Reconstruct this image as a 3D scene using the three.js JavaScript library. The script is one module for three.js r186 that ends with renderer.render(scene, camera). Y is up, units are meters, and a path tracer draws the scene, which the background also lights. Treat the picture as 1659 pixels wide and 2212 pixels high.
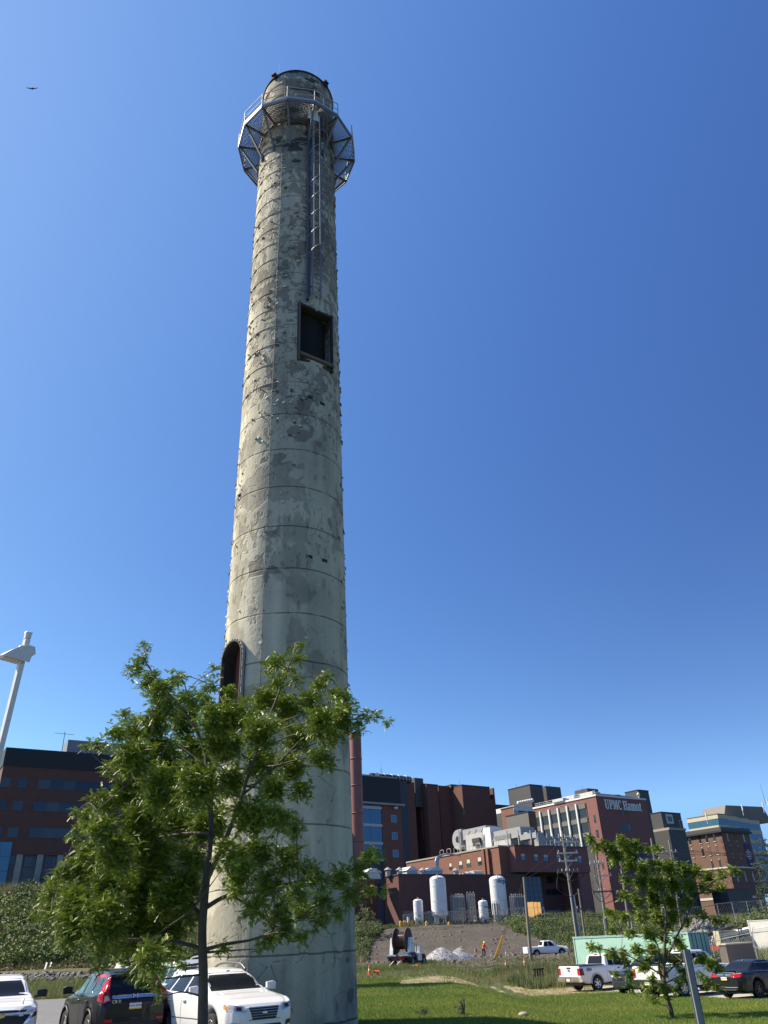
import * as THREE from 'three';
import { mergeGeometries } from 'three/addons/utils/BufferGeometryUtils.js';
import { TextGeometry } from 'three/addons/geometries/TextGeometry.js';
import { FontLoader } from 'three/addons/loaders/FontLoader.js';
import { MarchingCubes } from 'three/addons/objects/MarchingCubes.js';
import { Brush, Evaluator, SUBTRACTION } from 'three-bvh-csg';

const R = Math.PI / 180, V3 = (x, y, z) => new THREE.Vector3(x, y, z);
const { sin, cos, abs, sqrt, min, max, floor, PI, exp, atan2, hypot } = Math;
const scene = new THREE.Scene();

// ---------- camera
const EYE = V3(0, 2.15, 0);
const camera = new THREE.PerspectiveCamera(67.3, 768 / 1024, 0.1, 3000);
camera.position.copy(EYE);
camera.rotation.set(29.25 * R, 0, -2.7 * R, 'YXZ');
camera.updateMatrixWorld(true);

// ---------- sky
const SUN = V3(-0.973 * cos(46 * R), sin(46 * R), -0.231 * cos(46 * R)).normalize();
{
  const SKY = 1 / 2.0, W = 1024, H = 512, data = new Float32Array(W * H * 4);
  const K = [[-3.17, -2.265, -1.07], [3.492, 3.027, 1.933], [0.909, 1.076, 0.87], [1.187, 0.563, 0.161]];
  for (let j = 0; j < H; j++) {
    const el = ((j + 0.5) / H - 0.5) * PI;
    for (let i = 0; i < W; i++) {
      const az = ((i + 0.5) / W - 0.5) * 2 * PI, e = max(el, 0.13);
      const g0 = cos(el) * cos(az) * SUN.x + sin(el) * SUN.y + cos(el) * sin(az) * SUN.z;
      const g = g0 > 0.15 ? g0 : 0.15 * exp((g0 - 0.15) / 0.15 * 0.6) ;
      const o = (j * W + i) * 4;
      for (let c = 0; c < 3; c++) data[o + c] = SKY * min(1.3, exp(K[0][c] + K[1][c] * exp(-e / 0.22) + K[2][c] * g + K[3][c] * max(g, 0) ** 3));
      data[o + 3] = 1;
      if (el < 0) { data[o] = 0.05; data[o + 1] = 0.055; data[o + 2] = 0.05; }
    }
  }
  const t = new THREE.DataTexture(data, W, H, THREE.RGBAFormat, THREE.FloatType);
  t.mapping = THREE.EquirectangularReflectionMapping; t.magFilter = THREE.LinearFilter; t.minFilter = THREE.LinearFilter; t.needsUpdate = true;
  scene.background = t; scene.environment = t;
}
// ---------- sun
const sun = new THREE.DirectionalLight(0xfff1da, 4.8);
sun.position.copy(SUN).multiplyScalar(300); sun.target.position.set(0, 0, -60); sun.position.add(sun.target.position);
sun.castShadow = true; sun.shadow.radius = 1;
Object.assign(sun.shadow.camera, { left: -160, right: 160, top: 160, bottom: -160, near: 1, far: 900 });
sun.shadow.mapSize.set(4096, 4096);
scene.add(sun, sun.target);
// ---------- exposure
const renderer = new THREE.WebGLRenderer({ antialias: true });
renderer.toneMapping = THREE.LinearToneMapping; renderer.toneMappingExposure = 2.0;
renderer.shadowMap.enabled = true;

// ---------- helpers
let seed = 12345;
const rnd = () => { seed = (seed * 1664525 + 1013904223) >>> 0; return seed / 4294967296; };
const rr = (a, b) => a + (b - a) * rnd();
const reseed = (s) => { seed = s >>> 0; };
const lerp = (a, b, t) => a + (b - a) * t, clamp = (x, a, b) => min(b, max(a, x)), sm = (a, b, x) => { const t = clamp((x - a) / (b - a), 0, 1); return t * t * (3 - 2 * t); };
const h2 = (x, y) => { let n = Math.imul(x | 0, 374761393) ^ Math.imul(y | 0, 668265263); n = Math.imul(n ^ (n >>> 13), 1274126177); return ((n ^ (n >>> 16)) >>> 0) / 4294967296; };
function vn(x, y) { const xi = floor(x), yi = floor(y), a = x - xi, b = y - yi, u = a * a * (3 - 2 * a), v = b * b * (3 - 2 * b); const p = h2(xi, yi), q = h2(xi + 1, yi), r = h2(xi, yi + 1), s = h2(xi + 1, yi + 1); return p + (q - p) * u + (r - p) * v + (p - q - r + s) * u * v; }
function fbm(x, y, n = 4) { let a = 0.5, s = 0, t = 0; for (let i = 0; i < n; i++) { s += a * vn(x, y); t += a; a *= 0.5; x = x * 2.03 + 17.1; y = y * 2.03 + 9.7; } return s / t; }
// pixel of the photograph (seen at 1659 x 2212) to a ray, and to points on real planes
const FPX = 1106 / Math.tan(67.3 / 2 * R);
function ray(px, py) { return V3(px - 829.5, 1106 - py, -FPX).normalize().transformDirection(camera.matrixWorld); }
function atY(p, y) { const r = ray(...p); return EYE.clone().addScaledVector(r, (y - EYE.y) / r.y); }
function atD(p, d) { const r = ray(...p); return EYE.clone().addScaledVector(r, -d / r.z); }
const crop = (x0, y0, s) => (x, y) => [(x0 + x / s) * 0.6636, (y0 + y / s) * 0.6636];
const c1 = crop(1130, 2350, 2.91), c2 = crop(1600, 2450, 2.765), c3 = crop(2100, 2500, 4.1475), c7 = crop(0, 2400, 3.318), k6 = crop(1400, 2650, 4.1475), k4 = crop(1130, 2850, 2.37), k5 = crop(1800, 2800, 2.37);

const taken = {};
const numbered = (n) => { const k = taken[n] = (taken[n] ?? -1) + 1; return k ? `${n}_${String(k).padStart(3, '0')}` : n; };
function shade(o) { o.traverse((m) => { if (m.isMesh) { m.castShadow = true; m.receiveShadow = true; } }); return o; }
function tag(o, label, category, group, kind) { o.userData = { label, category }; if (group) o.userData.group = group; if (kind) o.userData.kind = kind; return o; }
function thing(name, label, category, pos = [0, 0, 0], turn = 0, group) { const o = new THREE.Group(); o.name = numbered(name); scene.add(o); o.position.set(...pos); o.rotation.y = turn; return tag(o, label, category, group); }
function part(parent, name, geo, mat, label) { const m = new THREE.Mesh(Array.isArray(geo) ? merge(geo) : geo, mat); m.name = name; m.castShadow = m.receiveShadow = true; if (label) m.userData.label = label; parent.add(m); return m; }
function solo(name, geo, mat, label, category, group) { const m = part(scene, numbered(name), geo, mat); return tag(m, label, category, group); }
function struct(name, geo, mat, label) { const m = part(scene, name, geo, mat); m.userData = { kind: 'structure', label, category: name.replace(/_/g, ' ') }; return m; }
function merge(list) { const l = list.flat(9).filter(Boolean).map((g) => { const q = g.index ? g.toNonIndexed() : g; for (const k of Object.keys(q.attributes)) if (!['position', 'normal', 'uv'].includes(k)) q.deleteAttribute(k); if (!q.attributes.uv) q.setAttribute('uv', new THREE.BufferAttribute(new Float32Array(q.attributes.position.count * 2), 2)); if (!q.attributes.normal) q.computeVertexNormals(); return q; }); return mergeGeometries(l, false); }
// a box given by its limits, uv in metres
function bx(x0, x1, y0, y1, z0, z1) {
  const g = new THREE.BoxGeometry(abs(x1 - x0), abs(y1 - y0), abs(z1 - z0)); g.translate((x0 + x1) / 2, (y0 + y1) / 2, (z0 + z1) / 2);
  return metric(g);
}
function metric(g0) { const g = g0.index ? g0.toNonIndexed() : g0, p = g.attributes.position, n = g.attributes.normal, u = g.attributes.uv; for (let i = 0; i < p.count; i++) { const ax = abs(n.getX(i)), ay = abs(n.getY(i)), az = abs(n.getZ(i)); if (ay > ax && ay > az) u.setXY(i, p.getX(i), p.getZ(i)); else if (ax > az) u.setXY(i, p.getZ(i), p.getY(i)); else u.setXY(i, p.getX(i), p.getY(i)); } return g; }
function turned(g, rx, ry, rz, x = 0, y = 0, z = 0) { g.rotateX(rx); g.rotateY(ry); g.rotateZ(rz); g.translate(x, y, z); return g; }
const UP = V3(0, 1, 0), vec = (a) => (a.isVector3 ? a : V3(...a));
function rod(a, b, r0, r1 = r0, n = 8) { a = vec(a); b = vec(b); const d = b.clone().sub(a), L = d.length(), g = new THREE.CylinderGeometry(r1, r0, L, n, 1); g.translate(0, L / 2, 0); g.applyQuaternion(new THREE.Quaternion().setFromUnitVectors(UP, d.normalize())); g.translate(a.x, a.y, a.z); return g; }
function bar(a, b, w, h) { a = vec(a); b = vec(b); const d = b.clone().sub(a), L = d.length(), g = new THREE.BoxGeometry(w, h, L); const q = new THREE.Matrix4().lookAt(b, a, abs(d.y) / L > 0.99 ? V3(1, 0, 0) : UP); g.applyMatrix4(q); g.translate((a.x + b.x) / 2, (a.y + b.y) / 2, (a.z + b.z) / 2); return g; }
function tube(pts, r, n = 6, seg = 24, closed = false) { return new THREE.TubeGeometry(new THREE.CatmullRomCurve3(pts.map(vec), closed), seg, r, n, closed); }
function cyl(x, y0, y1, z, r, n = 24, r1 = r) { const g = new THREE.CylinderGeometry(r1, r, y1 - y0, n); g.translate(x, (y0 + y1) / 2, z); return g; }
function lathe(pts, n = 32) { return new THREE.LatheGeometry(pts.map((p) => new THREE.Vector2(p[0], p[1])), n); }
function extr(pts, depth, holes = [], bevel = 0) { const s = new THREE.Shape(pts.map((p) => new THREE.Vector2(...p))); for (const h of holes) s.holes.push(new THREE.Path(h.map((p) => new THREE.Vector2(...p)))); return new THREE.ExtrudeGeometry(s, { depth, bevelEnabled: bevel > 0, bevelSize: bevel, bevelThickness: bevel, bevelSegments: 2 }); }
// textures
function tex(w, h, fn, srgb = true) { const d = new Uint8Array(w * h * 4); for (let j = 0; j < h; j++) for (let i = 0; i < w; i++) { const c = fn(i / w, j / h, i, j), o = (j * w + i) * 4; if (typeof c === 'number') d[o] = d[o + 1] = d[o + 2] = clamp(c, 0, 1) * 255; else for (let k = 0; k < 3; k++) { let x = clamp(c[k], 0, 1); if (srgb) x = x < 0.0031308 ? x * 12.92 : 1.055 * x ** (1 / 2.4) - 0.055; d[o + k] = x * 255; } d[o + 3] = 255; } const t = new THREE.DataTexture(d, w, h, THREE.RGBAFormat); t.wrapS = t.wrapT = THREE.RepeatWrapping; t.magFilter = THREE.LinearFilter; t.minFilter = THREE.LinearMipmapLinearFilter; t.generateMipmaps = true; if (srgb) t.colorSpace = THREE.SRGBColorSpace; t.needsUpdate = true; return t; }
function rep(t, x, y = x) { const c = t.clone(); c.repeat.set(x, y); c.needsUpdate = true; return c; }
const wrapN = (fn) => (u, v) => { const a = fn(u, v), b = fn(u - 1, v), c = fn(u, v - 1), d = fn(u - 1, v - 1), s = sm(0.75, 1, u), t = sm(0.75, 1, v); return lerp(lerp(a, b, s), lerp(c, d, s), t); };
const col = (r, g, b) => new THREE.Color().setRGB(r, g, b);
const M = (r, g, b, rough = 0.7, o = {}) => new THREE.MeshStandardMaterial({ color: col(r, g, b), roughness: rough, ...o });
const mul = (c, k) => c.map((x) => x * k);
const font = await new FontLoader().loadAsync('fonts/droid/droid_sans_bold.typeface.json');
const serif = await new FontLoader().loadAsync('fonts/droid/droid_serif_bold.typeface.json');
function text(s, size, depth, f = font) { const g = new TextGeometry(s, { font: f, size, depth, curveSegments: 4, bevelEnabled: false }); g.computeBoundingBox(); const b = g.boundingBox; g.translate(-(b.min.x + b.max.x) / 2, -(b.min.y + b.max.y) / 2, 0); return g; }

// shared materials
const n1 = wrapN((u, v) => fbm(u * 24, v * 24, 4)), n2 = wrapN((u, v) => fbm(u * 5 + 40, v * 5 + 3, 4)), n3 = wrapN((u, v) => vn(u * 150 + 7, v * 150 + 5));
const grainT = tex(256, 256, (u, v) => { const k = 0.78 + 0.22 * n1(u, v) + 0.18 * (n2(u, v) - 0.5) + 0.1 * (n3(u, v) - 0.5); return [k, k, k]; });
const brickT = tex(512, 512, (u, v) => { const row = floor(v * 64), c = floor(u * 24 + (row % 2) * 0.5), fu = (u * 24 + (row % 2) * 0.5) % 1, fv = (v * 64) % 1; const mortar = fu < 0.05 || fv < 0.14 ? 0.16 : 0; const k = 0.72 + 0.34 * h2(c % 24, row) + 0.35 * (n2(u, v) - 0.5); return [k + mortar, k + mortar, k + mortar]; });
const panelT = tex(256, 256, (u, v) => { const k = 0.9 + 0.15 * (n2(u, v) - 0.5) + 0.12 * (n1(u, v) - 0.5) - ((u * 16) % 1 < 0.12 ? 0.12 : 0); return [k, k, k]; });
const panelB = tex(256, 256, (u) => ((u * 16) % 1 < 0.3 ? 0 : 1), false);
const T = (t, s) => rep(t, s);
const brick = (r, g, b) => M(r, g, b, 0.9, { map: T(brickT, 0.2) });
const rough = (r, g, b, ro = 0.85, s = 0.25) => M(r, g, b, ro, { map: T(grainT, s) });
const MAT = {
  brickRed: brick(0.21, 0.095, 0.068), brickDark: brick(0.14, 0.066, 0.052), brickOld: brick(0.18, 0.105, 0.076), brickMaroon: brick(0.13, 0.058, 0.053),
  redPaint: rough(0.24, 0.1, 0.092), black: rough(0.018, 0.019, 0.022, 0.6), slate: rough(0.05, 0.058, 0.075, 0.6), charcoal: M(0.07, 0.071, 0.072, 0.6, { map: T(panelT, 0.15), bumpMap: T(panelB, 0.15), bumpScale: 0.03 }),
  greyClad: M(0.16, 0.155, 0.145, 0.6, { map: T(panelT, 0.15), bumpMap: T(panelB, 0.15), bumpScale: 0.03 }), white: rough(0.74, 0.74, 0.72, 0.6), offwhite: rough(0.6, 0.6, 0.57, 0.7), cream: rough(0.56, 0.49, 0.36, 0.8), concrete: rough(0.36, 0.34, 0.3, 0.9), stone: rough(0.16, 0.16, 0.17, 0.9, 0.8),
  glassV: [M(0.016, 0.026, 0.042, 0.05, { metalness: 0.25 }), M(0.03, 0.045, 0.065, 0.1, { metalness: 0.2 }), M(0.022, 0.036, 0.06, 0.04, { metalness: 0.35 }), M(0.05, 0.06, 0.07, 0.2, { metalness: 0.1 })],
  glass: M(0.02, 0.032, 0.05, 0.06, { metalness: 0.25 }), glassBlue: M(0.045, 0.13, 0.21, 0.05, { metalness: 0.4 }), blind: M(0.55, 0.53, 0.42, 0.8), frame: M(0.06, 0.06, 0.065, 0.5), frameLight: M(0.5, 0.5, 0.48, 0.5),
  steel: M(0.42, 0.43, 0.44, 0.45, { metalness: 0.7, map: T(grainT, 0.7) }), galv: M(0.45, 0.46, 0.47, 0.5, { metalness: 0.6, map: T(grainT, 1.5) }), darkSteel: M(0.06, 0.062, 0.068, 0.55, { metalness: 0.3 }), rubber: M(0.018, 0.018, 0.018, 0.9), blackPlastic: M(0.02, 0.02, 0.021, 0.55), chrome: M(0.75, 0.75, 0.76, 0.12, { metalness: 1 }), alloy: M(0.55, 0.56, 0.57, 0.3, { metalness: 0.85 }),
  wood: rough(0.2, 0.15, 0.105, 0.9, 1), poleWood: rough(0.24, 0.215, 0.18, 0.9, 1.5), yellow: rough(0.75, 0.42, 0.03, 0.6, 1), orange: rough(0.85, 0.13, 0.03, 0.6, 1), redGlass: M(0.42, 0.01, 0.015, 0.12), whitePaint: new THREE.MeshPhysicalMaterial({ color: col(0.78, 0.78, 0.77), roughness: 0.45, clearcoat: 1, clearcoatRoughness: 0.05 }),
  tankWhite: rough(0.78, 0.79, 0.79, 0.4, 0.3), purple: M(0.05, 0.022, 0.13, 0.7), wire: M(0.03, 0.03, 0.03, 0.6), roof: rough(0.1, 0.1, 0.1, 0.9),
};

// ================= TERRAIN =================
function bluffMix(x) { return sm(-30, -8, x); }                 // 0: grassy hill behind the near lot, 1: bluff below the hospital
function hgt(x, z) {
  const d = -z, w = bluffMix(x);
  const n = fbm(x * 0.06 + 50, z * 0.06 + 20, 3) - 0.5, nn = fbm(x * 0.35, z * 0.35, 3) - 0.5;
  const a = 1.05 * sm(53, 78, d) + 9.4 * clamp((d - 84) / 36, 0, 1) ** 0.9 + 0.9 * sm(70, 74, d) * (1 - sm(76, 80, d)) * 0.4;
  const foot = 118 + 3 * n, cr = 148 + 5 * n, t = clamp((d - foot) / (cr - foot), 0, 1);
  const b = 4.6 * (t * t * (3 - 2 * t) * 0.55 + t * 0.45);
  let h = lerp(a, b * (1 - 0.3 * sm(28, 46, x)), w);
  h += nn * 0.5 * sm(84, 100, d) * (1 - sm(125, 150, d));
  // the ground falls towards the second car park; the near car park lies a kerb higher
  h -= (0.46 * sm(17, 30, d) + 0.017 * clamp(d - 30, 0, 25)) * sm(2.2, 6.5, x) * (1 - sm(76, 92, d)) * (1 - sm(19, 26, x) * sm(54, 61, d));
  h += 0.18 * sm(-2.6, -4.6, x) * (1 - sm(51, 56, d));
  h += 0.32 * exp(-(((x - 9) / 9) ** 2) - (((d - 93) / 4) ** 2)) * (0.6 + nn * 1.5);
  h += 0.04 * nn * sm(30, 50, d);
  return h;
}
function gridMesh(xs, zs, f, uvs = 1) {
  const P = [], U = [], I = [], nx = xs.length, nz = zs.length;
  for (const z of zs) for (const x of xs) { P.push(x, f(x, z), z); U.push(x * uvs, z * uvs); }
  for (let j = 0; j < nz - 1; j++) for (let i = 0; i < nx - 1; i++) { const a = j * nx + i, b = a + 1, c = a + nx, d = c + 1; I.push(a, b, c, b, d, c); }
  const g = new THREE.BufferGeometry(); g.setAttribute('position', new THREE.Float32BufferAttribute(P, 3)); g.setAttribute('uv', new THREE.Float32BufferAttribute(U, 2)); g.setIndex(I); g.computeVertexNormals();
  if (g.attributes.normal.getY(0) < 0) { for (let i = 0; i < I.length; i += 3) { const t = I[i]; I[i] = I[i + 1]; I[i + 1] = t; } g.setIndex(I); g.computeVertexNormals(); }
  return g;
}
const lin = (a, b, n) => Array.from({ length: n + 1 }, (_, i) => a + (b - a) * i / n);
const grassT = tex(512, 512, (u, v) => { const k = n3(u, v), q = n1(u, v), w = n2(u, v); const y = clamp((w - 0.42) * 1.6, 0, 1) * 0.6; const s = 0.55 + 0.5 * q + 0.35 * (k - 0.5); return [(0.085 + 0.05 * y) * s, (0.14 + 0.012 * y) * s, 0.016 * s]; });
const weedT = tex(512, 512, (u, v) => { const k = n3(u, v), q = n1(u, v), w = n2(u, v); const y = clamp((w - 0.4) * 2.4, 0, 1), s = 0.5 + 0.6 * q + 0.4 * (k - 0.5); return [lerp(0.05, 0.13, y) * s, lerp(0.085, 0.115, y) * s, lerp(0.02, 0.05, y) * s]; });
const dirtT = tex(512, 512, (u, v) => { const k = n3(u, v), q = n1(u, v), w = n2(u, v); const s = 0.55 + 0.55 * q + 0.5 * (k - 0.5) + 0.3 * (w - 0.5); return [0.095 * s, 0.08 * s, 0.066 * s]; });
const sandT = tex(512, 512, (u, v) => { const k = n3(u, v), q = n1(u, v), w = n2(u, v); const g = clamp((w - 0.55) * 4, 0, 1) * 0.7, s = 0.65 + 0.5 * q + 0.2 * (k - 0.5); return [lerp(0.33, 0.13, g) * s, lerp(0.25, 0.14, g) * s, lerp(0.16, 0.05, g) * s]; });
const paveT = tex(512, 512, (u, v) => { const k = n3(u, v), q = n1(u, v), w = n2(u, v); const s = 0.8 + 0.2 * q + 0.14 * (k - 0.5) + 0.35 * (w - 0.5); return [0.4 * s, 0.37 * s, 0.32 * s]; });
const asphT = tex(512, 512, (u, v) => { const k = n3(u, v), q = n1(u, v), w = n2(u, v); const s = 0.75 + 0.25 * q + 0.25 * (k - 0.5) + 0.3 * (w - 0.5); return [0.15 * s, 0.15 * s, 0.155 * s]; });
const lumpB = tex(512, 512, (u, v) => 0.6 * n1(u, v) + 0.4 * n3(u, v), false);
const ground = (t, s, bump = 0.05) => new THREE.MeshStandardMaterial({ map: rep(t, s), roughness: 0.95, bumpMap: rep(lumpB, s), bumpScale: bump });
const GM = { grass: ground(grassT, 0.22, 0.04), weed: ground(weedT, 0.13, 0.15), dirt: ground(dirtT, 0.16, 0.2), sand: ground(sandT, 0.15, 0.06), pave: ground(paveT, 0.2, 0.006), asphalt: ground(asphT, 0.3, 0.006) };
{
  const xs = [-900, -500, -300, -200, -150, ...lin(-120, 120, 160), 150, 200, 300, 500, 900];
  const zs = [60, 20, ...lin(0, -60, 20), ...lin(-62, -156, 110), -165, -180, -200, -240, -300, -400, -600, -1200];
  struct('ground', gridMesh(xs, zs, hgt), GM.weed, 'rough weedy ground running back to the hospital bluff');
}
// flat sheets with wavering outlines laid over the ground
function sheet(name, pts, mat, lift, label, wav = 0.25) {
  const q = []; for (let i = 0; i < pts.length; i++) { const a = pts[i], b = pts[(i + 1) % pts.length], L = hypot(b[0] - a[0], b[1] - a[1]), n = max(1, floor(L / 1.2)); for (let k = 0; k < n; k++) { const t = k / n, x = lerp(a[0], b[0], t), z = lerp(a[1], b[1], t); q.push(new THREE.Vector2(x + wav * (fbm(x * 0.8 + 3, z * 0.8) - 0.5) * 4, -(z + wav * (fbm(x * 0.8 + 31, z * 0.8 + 9) - 0.5) * 4))); } }
  const g = new THREE.ShapeGeometry(new THREE.Shape(q)); g.rotateX(-PI / 2); const p = g.attributes.position, u = g.attributes.uv;
  for (let i = 0; i < p.count; i++) { p.setY(i, hgt(p.getX(i), p.getZ(i)) + lift); u.setXY(i, p.getX(i), p.getZ(i)); } g.computeVertexNormals();
  return struct(name, g, mat, label);
}
// big sheets need inner vertices: a grid whose border is drawn by a function
function patch(name, x0, x1, nx, near, far, nz, mat, lift, label) {
  const P = [], U = [], I = [];
  for (let j = 0; j <= nz; j++) for (let i = 0; i <= nx; i++) { const x = lerp(x0, x1, i / nx), z = lerp(near(x), far(x), j / nz); P.push(x, hgt(x, z) + lift, z); U.push(x, z); }
  for (let j = 0; j < nz; j++) for (let i = 0; i < nx; i++) { const a = j * (nx + 1) + i, b = a + 1, c = a + nx + 1, d = c + 1; I.push(a, b, c, b, d, c); }
  const g = new THREE.BufferGeometry(); g.setAttribute('position', new THREE.Float32BufferAttribute(P, 3)); g.setAttribute('uv', new THREE.Float32BufferAttribute(U, 2)); g.setIndex(I); g.computeVertexNormals();
  return struct(name, g, mat, label);
}
let patchFront;
const wob = (x, k, s = 1) => (fbm(x * 0.45 * s + k * 13.7, k * 7.1, 3) - 0.5) * 2;
patch('lawn', -14, 60, 120, () => -6, (x) => -62 + wob(x, 1) * 2.4, 70, GM.grass, 0.006, 'mown green lawn around the tall concrete smokestack');
patch('parking_asphalt', -70, -3.4, 80, () => 20, (x) => -50 + wob(x, 2) * 0.3, 50, GM.asphalt, 0.012, 'grey asphalt of the car park below the smokestack');
// the lawn reaches the stack from the open side only; the drive of the second car park
const hit = (px) => { const r = ray(...px); let t = 5; while (t < 400) { const p = EYE.clone().addScaledVector(r, t); if (p.y < hgt(p.x, p.z)) break; t += 0.05; } return EYE.clone().addScaledVector(r, t); };
{ const e = [[1262, 2127], [1275, 2135], [1300, 2146], [1340, 2152], [1395, 2157], [1440, 2157], [1490, 2153], [1560, 2158], [1659, 2161], [1760, 2163]].map((p) => hit(p)); patchFront = e; }
patch('parking_concrete', patchFront[0].x, 44, 90, (x) => { const e = patchFront; for (let i = 0; i < e.length - 1; i++) if (x >= e[i].x && x <= e[i + 1].x) return lerp(e[i].z, e[i + 1].z, (x - e[i].x) / (e[i + 1].x - e[i].x)) + wob(x, 11, 3) * 0.15; return x < e[0].x ? e[0].z : e[e.length - 1].z; }, (x) => -58 - 2 * sm(12, 20, x), 24, GM.pave, 0.02, 'pale concrete car park with two white pickups and a black sedan');
patch('bare_earth_strip', -1, 15, 46, (x) => -52 + wob(x, 3, 2) * 1.6 - 2.2 * sm(3, -1, x), (x) => -64 + wob(x, 4, 2) * 2 + 6.5 * sm(3, -1, x), 16, GM.sand, 0.014, 'worn strip of pale bare earth across the lawn');
patch('churned_earth', -9, 44, 100, (x) => -86 + wob(x, 5) * 4 - 3 * sm(12, 24, x), (x) => -124 + wob(x, 6) * 2, 60, GM.dirt, 0.05, 'churned brown earth of the building site below the bluff');
patch('earth_slope', -6.5, 22.5, 80, (x) => -117 + wob(x, 7) * 2, (x) => -142 - 3.2 * sin((x + 6) / 28 * PI) + wob(x, 8, 2) * 2 + 16 * sm(14.5, 22.5, x) + 14 * sm(-2, -6.5, x), 60, GM.dirt, 0.09, 'bare raked earth slope under the white tanks');
patch('disturbed_soil', -48, -14, 60, (x) => -66.5 + wob(x, 9, 2) * 1.2, (x) => -72 + wob(x, 10, 2), 8, rough(0.05, 0.04, 0.03, 1, 0.6), 0.12, 'dark ridge of dug soil beyond the long grass');
// kerb along the far side of the near car park
{
  const k = thing('parking_kerb', 'pale worn concrete kerb between the asphalt and the long grass', 'kerb', [0, 0, 0]);
  for (let i = 0; i < 18; i++) { const x = -52 + i * 2.4; part(k, 'kerb_stone', bx(x + 0.01, x + 2.38, -0.05, 0.13 + 0.01 * wob(i, 3, 3), -50.6 + 0.04 * wob(i, 5, 3), -50.3), MAT.concrete); }
}

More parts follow.
